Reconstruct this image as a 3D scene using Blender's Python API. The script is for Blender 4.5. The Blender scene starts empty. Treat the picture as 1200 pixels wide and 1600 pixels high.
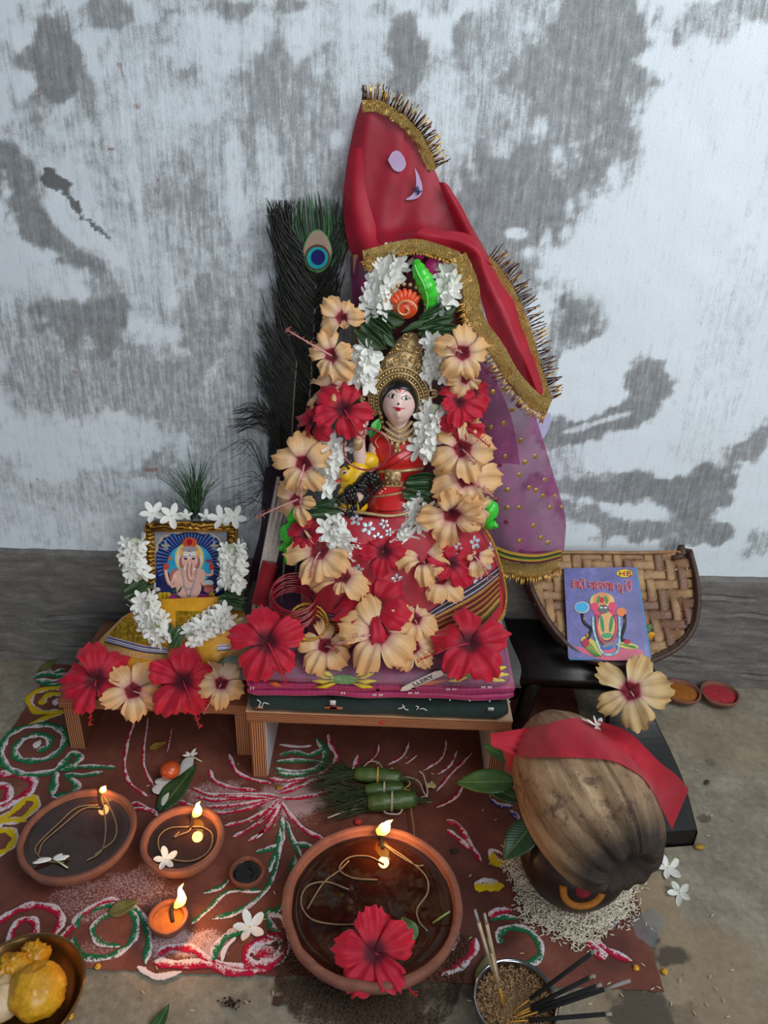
import bpy, bmesh, math, random
import numpy as np
from mathutils import Vector, Matrix
rnd = random.Random(7)
R = math.radians
scene = bpy.context.scene
COL = scene.collection
# ------------------------------------------------------------------ camera, light, exposure
CAM = np.array([0, -1.25, 1.0]); PITCH, ROLL, F = R(27), R(2.2), 1200.0
_f = np.array([0, math.cos(PITCH), -math.sin(PITCH)])
_r = np.array([1., 0, 0]); _u = np.cross(_r, _f)
FW, RT, UP = _f, math.cos(ROLL)*_r + math.sin(ROLL)*_u, -math.sin(ROLL)*_r + math.cos(ROLL)*_u
cd = bpy.data.cameras.new('camera'); cam = bpy.data.objects.new('camera', cd); COL.objects.link(cam)
cd.sensor_fit = 'VERTICAL'; cd.sensor_height = 36; cd.sensor_width = 27; cd.lens = 36*F/1600; cd.clip_start = .02
cam.matrix_world = Matrix(((RT[0], UP[0], -FW[0], CAM[0]), (RT[1], UP[1], -FW[1], CAM[1]), (RT[2], UP[2], -FW[2], CAM[2]), (0, 0, 0, 1)))
scene.camera = cam
scene.view_settings.view_transform = 'Standard'; scene.view_settings.look = 'None'
scene.view_settings.gamma = 1; scene.view_settings.use_curve_mapping = False
scene.view_settings.exposure = 0.2
world = bpy.data.worlds.new('world'); scene.world = world; world.use_nodes = True
world.node_tree.nodes['Background'].inputs[0].default_value = (.62, .74, .9, 1)
world.node_tree.nodes['Background'].inputs[1].default_value = 0.15
def area(name, loc, target, size, power, col):
    l = bpy.data.lights.new(name, 'AREA'); l.shape = 'RECTANGLE'; l.size, l.size_y = size; l.energy = power; l.color = col
    o = bpy.data.objects.new(name, l); COL.objects.link(o); o.location = loc
    o.rotation_euler = (Vector(target)-Vector(loc)).to_track_quat('-Z', 'Y').to_euler(); return o
kl = area('doorway_daylight', (1.15, -1.15, 1.95), (0.15, 0, .75), (1.2, 1.2), 14.5, (.95, .98, 1)); kl.data.spread = R(130)
area('front_fill', (.5, -2.9, 1.25), (0, 0, .5), (1.3, 1.3), 21, (.96, .98, 1))  # fill lamp added on the camera side to brighten the statue's front

def ray(px, py): return FW*F + RT*(px-600) + UP*(800-py)
def PY(px, py, Y): d = ray(px, py); return CAM + d*(Y-CAM[1])/d[1]
def PZ(px, py, Z=0.0): d = ray(px, py); return CAM + d*(Z-CAM[2])/d[2]
def sc(p): return float((np.array(p)-CAM)@FW)/F          # metres per pixel at p
def nrm(v): v = np.array(v, float); return v/(np.linalg.norm(v)+1e-12)

# ------------------------------------------------------------------ mesh helpers
class MB:
    def __init__(s): s.v, s.f, s.uv = [], [], []
    def add(s, v, f, uv=None):
        n = len(s.v); s.v += [tuple(map(float, p)) for p in v]; s.f += [tuple(i+n for i in q) for q in f]
        s.uv += [tuple(p) for p in uv] if uv is not None else [(0, 0)]*len(v); return s
    def grid(s, P, wrapu=False, wrapv=False, flip=False, uv=None):
        P = np.asarray(P, float); m, n = P.shape[:2]; f = []
        for i in range(m if wrapu else m-1):
            for j in range(n if wrapv else n-1):
                a, b, c, d = i*n+j, ((i+1) % m)*n+j, ((i+1) % m)*n+(j+1) % n, i*n+(j+1) % n
                f.append((a, d, c, b) if flip else (a, b, c, d))
        if uv is None: uv = [(j/max(1, n-1), i/max(1, m-1)) for i in range(m) for j in range(n)]
        return s.add(P.reshape(-1, 3), f, uv)
    def tube(s, pts, r, n=8, caps=True):
        pts = [np.array(p, float) for p in pts]; k = len(pts)
        rs = list(r) if hasattr(r, '__len__') else [r]*k
        T = [nrm(pts[min(i+1, k-1)]-pts[max(i-1, 0)]) for i in range(k)]
        N = np.cross(T[0], [0, 0, 1]);
        if np.linalg.norm(N) < .1: N = np.cross(T[0], [1, 0, 0])
        N = nrm(N); G = []
        for i in range(k):
            N = nrm(N - T[i]*(N@T[i])); B = np.cross(T[i], N)
            G.append([pts[i]+rs[i]*(math.cos(a)*N+math.sin(a)*B) for a in np.linspace(0, 2*math.pi, n, endpoint=False)])
        b = len(s.v); s.grid(G, wrapv=True)
        if caps: s.f += [tuple(b+j for j in range(n)), tuple(b+(k-1)*n+j for j in reversed(range(n)))]
        return s
    def lathe(s, prof, c=(0, 0, 0), n=48, M=None, wob=0):
        G = [[(r*math.cos(a)*(1+wob*math.sin(3*a+1)), r*math.sin(a)*(1+wob*math.sin(2*a)), z) for a in np.linspace(0, 2*math.pi, n, endpoint=False)] for r, z in prof]
        G = np.array(G)
        if M is not None: G = G@np.array(M).T
        return s.grid(G+np.array(c), wrapv=True, flip=True)
    def ell(s, c, r, n=14, M=None):
        r = (r,)*3 if not hasattr(r, '__len__') else r
        G = np.array([[(r[0]*math.sin(t)*math.cos(a), r[1]*math.sin(t)*math.sin(a), r[2]*math.cos(t)) for a in np.linspace(0, 2*math.pi, n, endpoint=False)] for t in np.linspace(.001, math.pi-.001, max(5, n//2+1))])
        if M is not None: G = G@np.array(M).T
        return s.grid(G+np.array(c), wrapv=True)
    def box(s, c, d, M=None, bev=0.0):
        bm = bmesh.new(); bmesh.ops.create_cube(bm, size=1); bmesh.ops.scale(bm, vec=d, verts=bm.verts)
        if bev: bmesh.ops.bevel(bm, geom=bm.edges[:], offset=bev, segments=2, affect='EDGES')
        V = np.array([v.co for v in bm.verts])
        if M is not None: V = V@np.array(M).T
        bm.verts.index_update(); s.add(V+np.array(c), [[v.index for v in f.verts] for f in bm.faces]); bm.free(); return s
    def prism(s, outline, M, c, d):
        """outline (x,y) polygon in plane of M columns 0,1; thickness d along column 2"""
        M = np.array(M); n = len(outline); c = np.array(c)
        A = [c+M@np.array([x, y, d]) for x, y in outline]; B = [c+M@np.array([x, y, 0]) for x, y in outline]
        s.add(A+B, [tuple(range(n)), tuple(range(2*n-1, n-1, -1))]+[(i, i+n, (i+1) % n+n, (i+1) % n) for i in range(n)]); return s
    def build(s, name, mat, parent=None, smooth=True, label=None, kind=None, loc=None, solid=0, subsurf=0):
        off = np.array(loc if loc is not None else (0, 0, 0), float)
        me = bpy.data.meshes.new(name)
        base = parent_world(parent) if parent else off
        V = np.array(s.v)-base if len(s.v) else np.zeros((0, 3))
        me.from_pydata(V.tolist(), [], s.f); me.update()
        ul = me.uv_layers.new(name='UVMap')
        li = np.empty(len(me.loops), dtype=np.int32); me.loops.foreach_get('vertex_index', li)
        ul.data.foreach_set('uv', np.array(s.uv, dtype=np.float32)[li].ravel())
        me.polygons.foreach_set('use_smooth', [smooth]*len(me.polygons))
        for m in (mat if isinstance(mat, (list, tuple)) else [mat]): me.materials.append(m)
        o = bpy.data.objects.new(name, me); COL.objects.link(o)
        if parent: o.parent = parent
        else: o.location = off
        if label: o['label'] = label
        if kind: o['kind'] = kind
        if solid:
            md = o.modifiers.new('thickness', 'SOLIDIFY'); md.thickness = solid; md.offset = 0
        if subsurf:
            md = o.modifiers.new('subdivision', 'SUBSURF'); md.levels = subsurf; md.render_levels = subsurf
        return o
_pw = {}
def parent_world(p):
    if p is None: return np.zeros(3)
    v = np.array(p.location) if p.type == 'EMPTY' or p.parent is None else np.zeros(3)
    return v + (parent_world(p.parent) if p.parent else 0)
def tag(o, label, cat, group=None, kind=None):
    o['label'] = label; o['category'] = cat
    if group: o['group'] = group
    if kind: o['kind'] = kind
    return o
def thing(name, label, cat, loc, group=None):
    o = bpy.data.objects.new(name, None); COL.objects.link(o); o.location = tuple(map(float, loc)); o.empty_display_size = .02
    return tag(o, label, cat, group)
def rot(ax, a): return np.array(Matrix.Rotation(a, 3, Vector(ax)))
def basis(n, roll=0.0, upv=(0, 0, 1)):
    n = nrm(n); x = np.cross(upv, n)
    if np.linalg.norm(x) < 1e-3: x = np.array([1., 0, 0])
    x = nrm(x); y = np.cross(n, x); c, s_ = math.cos(roll), math.sin(roll)
    return np.stack([c*x+s_*y, -s_*x+c*y, n], 1)
def catmull(P, k):
    P = np.asarray(P, float); n = len(P); out = []
    E_ = np.concatenate([[2*P[0]-P[1]], P, [2*P[-1]-P[-2]]])
    for i in range(n-1):
        a, b, c, d = E_[i], E_[i+1], E_[i+2], E_[i+3]
        for t in np.linspace(0, 1, k, endpoint=False):
            out.append(.5*((2*b)+(c-a)*t+(2*a-5*b+4*c-d)*t*t+(3*b-3*c+d-a)*t**3))
    out.append(P[-1]); return np.array(out)
def surf(rows, ku=6, kv=6):
    """rows of (px,py,Y) or 3-vectors via tuple ('w',x,y,z) -> smooth grid of world points"""
    G = np.array([[PY(*q) if len(q) == 3 else np.array(q[1:]) for q in r] for r in rows])
    G = catmull(G, ku); return np.transpose(catmull(np.transpose(G, (1, 0, 2)), kv), (1, 0, 2))
def gnormals(G):
    du = np.gradient(G, axis=0); dv = np.gradient(G, axis=1); n = np.cross(du, dv)
    return n/(np.linalg.norm(n, axis=2, keepdims=True)+1e-12)
def vnoise(x, y, seed=0):
    """smooth value noise on arrays"""
    xi, yi = np.floor(x).astype(int), np.floor(y).astype(int); fx, fy = x-xi, y-yi
    fx, fy = fx*fx*(3-2*fx), fy*fy*(3-2*fy)
    def h(a, b):
        n = (a*374761393+b*668265263+seed*974634777) & 0x7fffffff; n = ((n ^ (n >> 13))*1274126177) & 0x7fffffff
        return ((n ^ (n >> 16)) & 0xffff)/65535.
    return (h(xi, yi)*(1-fx)+h(xi+1, yi)*fx)*(1-fy)+(h(xi, yi+1)*(1-fx)+h(xi+1, yi+1)*fx)*fy
def fbm(x, y, o=4, seed=0):
    s_, a = 0, .5
    for i in range(o): s_ = s_+a*vnoise(x*2**i, y*2**i, seed+i); a *= .5
    return s_/(1-.5**o)

# ------------------------------------------------------------------ materials
def rgb(h):
    if isinstance(h, (tuple, list)): return tuple(h[:3])+(1,)
    h = h.lstrip('#'); c = [int(h[i:i+2], 16)/255 for i in (0, 2, 4)]
    return tuple(x/12.92 if x <= .04045 else ((x+.055)/1.055)**2.4 for x in c)+(1,)
class NT:
    def __init__(s, name):
        s.m = bpy.data.materials.new(name); s.m.use_nodes = True; s.t = s.m.node_tree; s.b = s.t.nodes['Principled BSDF']; s.out = s.t.nodes['Material Output']
    def n(s, typ, **kw):
        nd = s.t.nodes.new('ShaderNode'+typ)
        for k, v in kw.items():
            if k.startswith('i_'):
                key = k[2:]; key = int(key) if key.isdigit() else key.replace('_', ' '); nd.inputs[key].default_value = v
            else: setattr(nd, k, v)
        return nd
    def l(s, a, b): s.t.links.new(a, b); return s
    def co(s, kind='Object', scale=(1, 1, 1), rotz=0):
        c = s.n('TexCoord'); mp = s.n('Mapping'); mp.inputs['Scale'].default_value = scale; mp.inputs['Rotation'].default_value = (0, 0, rotz)
        s.l(c.outputs[kind], mp.inputs[0]); return mp.outputs[0]
    def noise(s, vec, scale=5, detail=4, rough=.6):
        nd = s.n('TexNoise'); nd.inputs['Scale'].default_value = scale; nd.inputs['Detail'].default_value = detail; nd.inputs['Roughness'].default_value = rough
        if vec is not None: s.l(vec, nd.inputs['Vector'])
        return nd.outputs['Fac']
    def ramp(s, fac, stops, interp='LINEAR'):
        r = s.n('ValToRGB'); e = r.color_ramp.elements; r.color_ramp.interpolation = interp
        while len(e) < len(stops): e.new(.5)
        for k, (p, c) in enumerate(stops): e[k].position = p; e[k].color = rgb(c) if not isinstance(c, float) else (c, c, c, 1)
        s.l(fac, r.inputs[0]); return r.outputs[0]
    def mix(s, fac, a, b, mode='MIX'):
        m = s.n('Mix', data_type='RGBA', blend_type=mode)
        for v, i in ((fac, 0), (a, 6), (b, 7)):
            if isinstance(v, (int, float)): m.inputs[i].default_value = v
            elif isinstance(v, (str, tuple)): m.inputs[i].default_value = rgb(v)
            else: s.l(v, m.inputs[i])
        return m.outputs[2]
    def math(s, op, a, b=0.0, c=None):
        m = s.n('Math', operation=op)
        for v, i in ((a, 0), (b, 1), (c, 2)):
            if v is None: continue
            if isinstance(v, (int, float)): m.inputs[i].default_value = v
            else: s.l(v, m.inputs[i])
        return m.outputs[0]
    def bump(s, h, strength=.3, dist=.002):
        b = s.n('Bump'); b.inputs['Strength'].default_value = strength; b.inputs['Distance'].default_value = dist
        s.l(h, b.inputs['Height']); s.l(b.outputs[0], s.b.inputs['Normal']); return s
    def color(s, c):
        if isinstance(c, (str, tuple)): s.b.inputs['Base Color'].default_value = rgb(c)
        else: s.l(c, s.b.inputs['Base Color'])
        return s
    def set(s, **kw):
        for k, v in kw.items():
            i = s.b.inputs[k.replace('_', ' ')]
            if isinstance(v, (int, float, tuple)): i.default_value = v
            else: s.l(v, i)
        return s
    def translucent(s, fac, col):
        tr = s.n('BsdfTranslucent'); mx = s.n('MixShader'); mx.inputs[0].default_value = fac
        if isinstance(col, str): tr.inputs[0].default_value = rgb(col)
        else: s.l(col, tr.inputs[0])
        s.l(s.b.outputs[0], mx.inputs[1]); s.l(tr.outputs[0], mx.inputs[2]); s.l(mx.outputs[0], s.out.inputs[0]); return s
_mc = {}
def mat(c1, c2=None, rough=.6, metal=0., scale=30, bump=0., bscale=200, coat=0., tl=0., sss=0., spec=.5, stretch=(1, 1, 1), emit=0, name=None, bdist=.001):
    key = (c1, c2, rough, metal, scale, bump, bscale, coat, tl, sss, spec, stretch, emit, bdist)
    if key in _mc: return _mc[key]
    t = NT(name or 'paint_'+str(c1).strip('#')); v = t.co('Object', stretch)
    if c2: c = t.ramp(t.noise(v, scale), [(.32, c1), (.68, c2)])
    else: c = c1
    t.color(c).set(Roughness=rough, Metallic=metal, Specular_IOR_Level=spec)
    if coat: t.set(Coat_Weight=coat, Coat_Roughness=.08)
    if sss: t.set(Subsurface_Weight=sss); t.b.inputs['Subsurface Radius'].default_value = (.01, .006, .004); t.b.inputs['Subsurface Scale'].default_value = .5
    if bump: t.bump(t.noise(v, bscale, 3), bump, bdist)
    if emit: t.b.inputs['Emission Strength'].default_value = emit; t.b.inputs['Emission Color'].default_value = rgb(c1)
    if tl: t.translucent(tl, c)
    _mc[key] = t.m; return t.m
# ------------------------------------------------------------------ wall, cement band, floor
def plane_attr(name, mat_, O, U, Vv, nu, nv, attrs, bulge=None):
    """subdivided sheet with float attributes; attrs name -> function(pixel-free world grid)"""
    a, b = np.meshgrid(np.linspace(0, 1, nu), np.linspace(0, 1, nv)); O, U, Vv = map(np.array, (O, U, Vv))
    P = O+a[..., None]*U+b[..., None]*Vv
    if bulge is not None: P = P+bulge(P)
    mb = MB(); mb.grid(P); o = mb.build(name, mat_, None)
    for k, fn in attrs.items():
        at = o.data.attributes.new(k, 'FLOAT', 'POINT'); at.data.foreach_set('value', fn(P).ravel().astype(np.float32))
    o['kind'] = 'structure'; return o
def blobs(P, L, i, j, n1=0.0, seed=0, freq=30, amp=.35):
    """soft stains: L = (centre, rx, ry, angle, value)"""
    out = np.zeros(P.shape[:2])
    X, Y = P[..., i], P[..., j]; nz = (fbm(X*freq+50, Y*freq+50, 4, seed)-.5)*2*amp
    for c, rx, ry, ang, val in L:
        dx, dy = X-c[i], Y-c[j]; ca, sa = math.cos(ang), math.sin(ang)
        d = np.sqrt(((dx*ca+dy*sa)/rx)**2+((-dx*sa+dy*ca)/ry)**2)
        out = np.where(val > 0, np.maximum(out, val*np.clip((1.15-d-nz)*2.2, 0, 1)), out*(1-abs(val)*np.clip((1.15-d-nz)*2.2, 0, 1)))
    return out
def WB(px, py, rx, ry, ang=0, val=.8):
    c = PY(px, py, 0); s_ = sc(c); return (c, rx*s_, ry*s_*1.08, R(ang), val)
# grey cement showing through the whitewash (angle counter-clockwise); negative value paints white back
GREY = [WB(460, 200, 95, 140, 0, .55), WB(300, 300, 260, 330, 0, .42), WB(90, 85, 48, 85, -20, .8), WB(160, 20, 60, 30, 0, .65), WB(270, 95, 40, 60, 0, .55), WB(360, 15, 40, 16, 0, .7), WB(455, 5, 30, 12, 0, .7), WB(130, 130, 30, 60, 25, .6),
        WB(290, 110, 30, 30, 0, .6), WB(430, 130, 70, 60, 0, .6), WB(50, 330, 40, 90, 20, .8), WB(110, 400, 30, 80, 35, .75), WB(90, 490, 45, 50, 0, .75), WB(170, 500, 40, 60, 0, .8), WB(140, 420, 25, 60, 40, .8),
        WB(310, 450, 60, 190, 8, .6), WB(300, 300, 30, 90, 15, .55), WB(200, 590, 210, 90, 0, .55), WB(330, 640, 130, 80, 0, .5), WB(120, 620, 100, 60, 0, .55), WB(250, 725, 60, 45, 0, .55), WB(380, 740, 80, 80, 0, .45), WB(200, 780, 330, 110, 0, .40), WB(420, 600, 110, 250, 0, .5), WB(620, 260, 150, 260, 0, .42), WB(820, 120, 170, 160, 0, .45), WB(60, 560, 90, 160, 0, .45), WB(760, 480, 60, 160, 0, .4), WB(1150, 500, 60, 300, 0, .15),
        WB(500, 480, 60, 250, 0, .5), WB(500, 60, 50, 40, 0, .2), WB(600, 520, 120, 260, 0, .5), WB(635, 100, 38, 72, 0, .8), WB(730, 60, 25, 50, 0, .6), WB(700, 290, 40, 60, 0, .5), WB(790, 330, 130, 90, 25, .78), WB(840, 270, 55, 65, 20, .75),
        WB(770, 420, 90, 70, 10, .6), WB(900, 490, 48, 40, 0, .85), WB(860, 560, 18, 60, 0, .6), WB(950, 60, 100, 85, 0, .75), WB(900, 150, 110, 110, 0, .68), WB(960, 230, 45, 70, 25, .75), WB(1100, 30, 60, 30, 0, .5), WB(1180, 10, 40, 20, 0, .6), WB(780, 170, 60, 60, 0, .5),
        WB(1000, 630, 55, 20, 30, .8), WB(950, 660, 75, 24, 18, .85), WB(1020, 600, 36, 34, 20, .75), WB(880, 680, 50, 26, 15, .8), WB(1000, 650, 45, 14, 30, .8), WB(890, 760, 90, 18, -4, .75), WB(990, 768, 110, 22, -5, .85), WB(1095, 775, 50, 45, 30, .85), WB(1170, 700, 40, 30, 40, .7),
        WB(930, 810, 80, 20, -20, .7), WB(1010, 830, 90, 22, 5, .75), WB(1080, 840, 60, 16, 20, .7), WB(1130, 835, 28, 18, 10, .8), WB(1190, 850, 30, 25, 0, .5), WB(880, 720, 30, 60, 0, .4),
        WB(230, 175, 60, 90, 0, -.35), WB(330, 70, 60, 30, 0, -.7), WB(80, 705, 55, 55, 0, -.85), WB(190, 675, 70, 30, -10, -.75), WB(150, 715, 60, 22, 0, -.5), WB(70, 440, 80, 30, 0, -.5), WB(120, 300, 40, 50, 30, -.7), WB(100, 350, 60, 15, -50, -.8), WB(160, 370, 60, 15, -50, -.7), WB(205, 250, 8, 170, 3, -.5), WB(150, 120, 10, 120, 5, -.4),
        WB(370, 310, 14, 90, 2, -.7), WB(420, 260, 16, 60, 0, -.5), WB(300, 160, 60, 30, 10, -.5), WB(90, 440, 45, 22, 0, -.6), WB(60, 820, 190, 40, 0, -.35), WB(250, 410, 90, 60, 0, -.3), WB(230, 760, 30, 12, 0, -.5), WB(560, 120, 30, 100, 0, -.5),
        WB(690, 190, 40, 70, 0, -.5), WB(805, 365, 18, 8, 0, -.9), WB(1080, 300, 100, 110, 0, -.8), WB(960, 400, 70, 80, -30, -.7), WB(935, 660, 50, 5, 20, -.7), WB(1000, 800, 40, 7, 0, -.6)]
MOULD = [WB(88, 285, 30, 14, -35, .9), WB(115, 320, 34, 9, -60, .8), WB(150, 355, 30, 6, -40, .7), WB(75, 268, 8, 6, 0, .9)]
RUST = [WB(190, 110, 5, 18, 15, .8), WB(60, 145, 12, 10, 0, .55), WB(215, 167, 12, 4, 0, .8), WB(173, 233, 5, 3, 0, 1.), WB(15, 208, 14, 7, 0, .6), WB(246, 280, 4, 3, 0, 1.), WB(435, 75, 12, 4, 0, .6), WB(116, 582, 8, 5, 0, .7), WB(235, 735, 14, 6, 0, .8), WB(150, 175, 5, 10, 0, .6), WB(188, 265, 3, 8, 0, .6), WB(378, 210, 8, 14, 0, .35), WB(58, 750, 4, 3, 0, .9)]
t = NT('whitewashed_plaster')
at = t.n('Attribute', attribute_name='grey').outputs['Fac']; am = t.n('Attribute', attribute_name='mould').outputs['Fac']; ar = t.n('Attribute', attribute_name='rust').outputs['Fac']
vs = t.co('Object', (1, 1, .10), 0); vo = t.co('Object')
streak = t.noise(vs, 170, 5, .75); fine = t.noise(vo, 900, 3, .7); mid = t.noise(vo, 60, 6, .7)
k = t.math('ADD', at, t.math('MULTIPLY', t.math('SUBTRACT', streak, .5), 1.1))
k = t.math('ADD', k, t.math('MULTIPLY', t.math('SUBTRACT', fine, .5), .9))
k = t.math('ADD', k, t.math('MULTIPLY', t.math('SUBTRACT', mid, .5), .75))
c = t.ramp(k, [(.10, '#dfe8ee'), (.34, '#c8d0d5'), (.56, '#a0a4a6'), (.95, '#7a7e80')])
c = t.mix(t.math('MULTIPLY', t.ramp(t.math('ADD', am, t.math('MULTIPLY', t.math('SUBTRACT', fine, .5), 1.3)), [(.45, 0.0), (.6, 1.0)]), .85), c, '#4a4744')
c = t.mix(t.math('MULTIPLY', t.ramp(t.math('ADD', ar, t.math('MULTIPLY', t.math('SUBTRACT', fine, .5), 1.6)), [(.5, 0.0), (.75, 1.0)]), .7), c, '#8e5a40')
t.color(c).set(Roughness=.9, Specular_IOR_Level=.2)
hh = t.math('ADD', t.math('MULTIPLY', streak, .6), t.math('MULTIPLY', t.noise(vo, 420, 3), .7)); t.bump(hh, .55, .0016)
M_WALL = t.m
plane_attr('wall_back', M_WALL, (-1.1, .0, 0), (2.2, 0, 0), (0, 0, 1.5), 420, 300,
           dict(grey=lambda P: blobs(P, GREY, 0, 2, seed=3, freq=34, amp=.85)*.95, mould=lambda P: blobs(P, MOULD, 0, 2, seed=9, freq=90, amp=.6), rust=lambda P: blobs(P, RUST, 0, 2, seed=5, freq=120, amp=.5)),
           lambda P: np.stack([0*P[..., 0], (fbm(P[..., 0]*9+9, P[..., 2]*9+9, 3, 1)-.5)*.006+.002, 0*P[..., 0]], -1))
# rough cement skirting band, trowel ridges
t = NT('rough_cement_band'); vo = t.co('Object'); vw = t.co('Object', (.8, 1, 3.2))
a1 = t.noise(vw, 22, 5, .7); a2 = t.noise(vo, 380, 4, .75)
c = t.ramp(t.math('ADD', t.math('MULTIPLY', a1, .6), t.math('MULTIPLY', a2, .4)), [(.3, '#5d5a57'), (.5, '#7b7874'), (.66, '#9a9690')])
t.color(c).set(Roughness=.95, Specular_IOR_Level=.2).bump(t.math('ADD', a2, t.math('MULTIPLY', a1, .8)), .9, .003); M_BAND = t.m
def bandy(P):
    x, z = P[..., 0], P[..., 2]; w = np.zeros_like(x)
    for k_, (z0, ph) in enumerate([(.215, 0), (.165, 2), (.118, 4), (.07, 1), (.03, 5)]):
        zz = z0+.008*np.sin(x*9+ph)+.006*np.sin(x*23+2*ph)+.014*(fbm(x*7+k_*9, x*0+k_, 3, 8)-.5); msk = np.clip((fbm(x*6+k_*3.3, x*0+3, 2, 11)-.42)*9, 0, 1)
        w += -.0055*np.exp(-((z-zz)/.0024)**2)*msk+.003*np.exp(-((z-zz+.005)/.004)**2)*msk
    top = np.clip((z-.251)/.004, 0, 1)
    return np.stack([0*x, -(w+(fbm(x*30+5, z*30+5, 4, 2)-.5)*.006)*(1-top)+top*.014, -top*.0+(fbm(x*14+2, x*0, 3, 6)-.5)*.008*(z > .24)], -1)
plane_attr('trim_1', M_BAND, (-1.1, -.010, -.002), (2.2, 0, 0), (0, 0, .259), 620, 120, {}, bandy)
# floor
def FB(px, py, rx, ry, ang=0, val=.8):
    c = PZ(px, py, 0); s_ = sc(c); d = ray(px, py); el = abs(d[2])/np.linalg.norm(d); return (c, rx*s_, ry*s_/el, R(ang), val)
STAIN = [FB(1010, 1590, 50, 50, 0, .9), FB(985, 1545, 30, 40, 0, .8), FB(1060, 1590, 40, 25, 0, .5), FB(1050, 1490, 28, 14, 0, .95), FB(1000, 1470, 40, 25, 20, .9), FB(1100, 1277, 14, 8, 0, .7), FB(580, 1560, 170, 45, 0, .85), FB(620, 1530, 120, 50, 0, .7), FB(730, 1570, 20, 30, 0, .45), FB(360, 1565, 12, 6, 0, .8), FB(850, 1540, 60, 10, 0, .6), FB(435, 1565, 10, 6, 0, .9), FB(1110, 1190, 12, 8, 0, .5)]
WARM = [FB(980, 1420, 110, 90, 0, .8), FB(1080, 1490, 110, 60, 0, .6), FB(1060, 1590, 160, 60, 0, .6), FB(1130, 1150, 90, 40, 0, .4), FB(1180, 1180, 30, 10, 0, .5)]
t = NT('cement_floor'); vo = t.co('Object')
st = t.n('Attribute', attribute_name='stain').outputs['Fac']; wm = t.n('Attribute', attribute_name='warm').outputs['Fac']
n1 = t.noise(vo, 14, 6, .7); n2 = t.noise(vo, 700, 3, .7); n3 = t.noise(vo, 90, 5, .7)
c = t.ramp(t.math('ADD', t.math('MULTIPLY', n1, .5), t.math('ADD', t.math('MULTIPLY', n3, .3), t.math('MULTIPLY', n2, .2))), [(.38, '#6c6558'), (.5, '#877e6d'), (.62, '#a19886')])
c = t.mix(t.math('MULTIPLY', wm, .8), c, t.mix(n3, '#8d765c', '#a38c6c'))
c = t.mix(t.ramp(t.math('ADD', st, t.math('MULTIPLY', t.math('SUBTRACT', n3, .5), .8)), [(.3, 0.0), (.75, .9)]), c, '#494036')
vor = t.n('TexVoronoi', i_Scale=55.); t.l(vo, vor.inputs['Vector'])
c = t.mix(t.math('MULTIPLY', t.ramp(vor.outputs['Distance'], [(.05, 1.0), (.13, 0.0)]), t.ramp(t.noise(vo, 9, 2), [(.5, 0.0), (.62, .8)])), c, '#4e4a44')
t.color(c).set(Roughness=t.ramp(st, [(.1, .85), (.9, .35)]), Specular_IOR_Level=.35)
t.bump(t.math('ADD', n2, t.math('MULTIPLY', n3, 1.5)), .5, .0012); M_FLOOR = t.m
plane_attr('floor', M_FLOOR, (-1.2, -1.6, 0), (2.4, 0, 0), (0, 1.62, 0), 420, 300,
           dict(stain=lambda P: blobs(P, STAIN, 0, 1, seed=4, freq=45, amp=.6), warm=lambda P: blobs(P, WARM, 0, 1, seed=6, freq=12, amp=.5)),
           lambda P: np.stack([0*P[..., 0], 0*P[..., 0], (fbm(P[..., 0]*8+9, P[..., 1]*8+9, 3, 1)-.5)*.0012-.0018], -1))
# red oxide painted rectangle
t = NT('red_oxide_paint'); vo = t.co('Object')
n1 = t.noise(vo, 9, 6, .72); n2 = t.noise(vo, 500, 3, .7); n3 = t.noise(vo, 70, 5, .7)
c = t.ramp(n1, [(.33, '#5a3026'), (.52, '#6d3c2f'), (.68, '#834f40')])
c = t.mix(t.ramp(n3, [(.52, 0.0), (.72, .5)]), c, '#6a382d')
wp = t.n('Attribute', attribute_name='powder').outputs['Fac']
c = t.mix(t.ramp(t.math('ADD', wp, t.math('MULTIPLY', t.math('SUBTRACT', n2, .5), 2.6)), [(.42, 0.0), (.8, .75)]), c, '#c9adb0')
dk = t.n('Attribute', attribute_name='damp').outputs['Fac']
c = t.mix(t.math('MULTIPLY', dk, .7), c, '#3a1c17')
t.color(c).set(Roughness=t.math('SUBTRACT', .72, t.math('MULTIPLY', dk, .3)), Specular_IOR_Level=.4).bump(n3, .25, .0008)
POWD = [FB(190, 1400, 100, 30, 10, .5), FB(210, 1375, 50, 22, 0, .55), FB(280, 1475, 80, 26, 0, .75), FB(450, 1245, 90, 26, 0, .95), FB(360, 1245, 90, 26, 5, .6), FB(140, 1480, 60, 20, 0, .4), FB(450, 1250, 90, 40, 0, .35), FB(560, 1200, 60, 10, 0, .2)]
DAMP = [FB(735, 1440, 60, 90, 0, .9), FB(960, 1480, 45, 30, 0, .6), FB(520, 1230, 130, 40, 0, .4), FB(470, 1520, 60, 30, 0, .6), FB(750, 1260, 60, 40, 0, .2)]
plane_attr('trim_2', t.m, (-.655, -.634, .0007), (1.045, 0, 0), (0, .612, 0), 300, 180,
           dict(powder=lambda P: blobs(P, POWD, 0, 1, seed=14, freq=25, amp=.8), damp=lambda P: blobs(P, DAMP, 0, 1, seed=16, freq=25, amp=.6)),
           lambda P: np.stack([(fbm(P[..., 1]*60, P[..., 0]*0, 3, 3)-.5)*.004*(np.abs(P[..., 0]+.1325) > .52)-0.10*np.clip(-.05-P[..., 1], 0, 1)*(P[..., 0] < -.65)*0, (fbm(P[..., 0]*60, P[..., 1]*0, 3, 4)-.5)*.005*(np.abs(P[..., 1]+.328) > .304), 0*P[..., 0]], -1))
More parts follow.
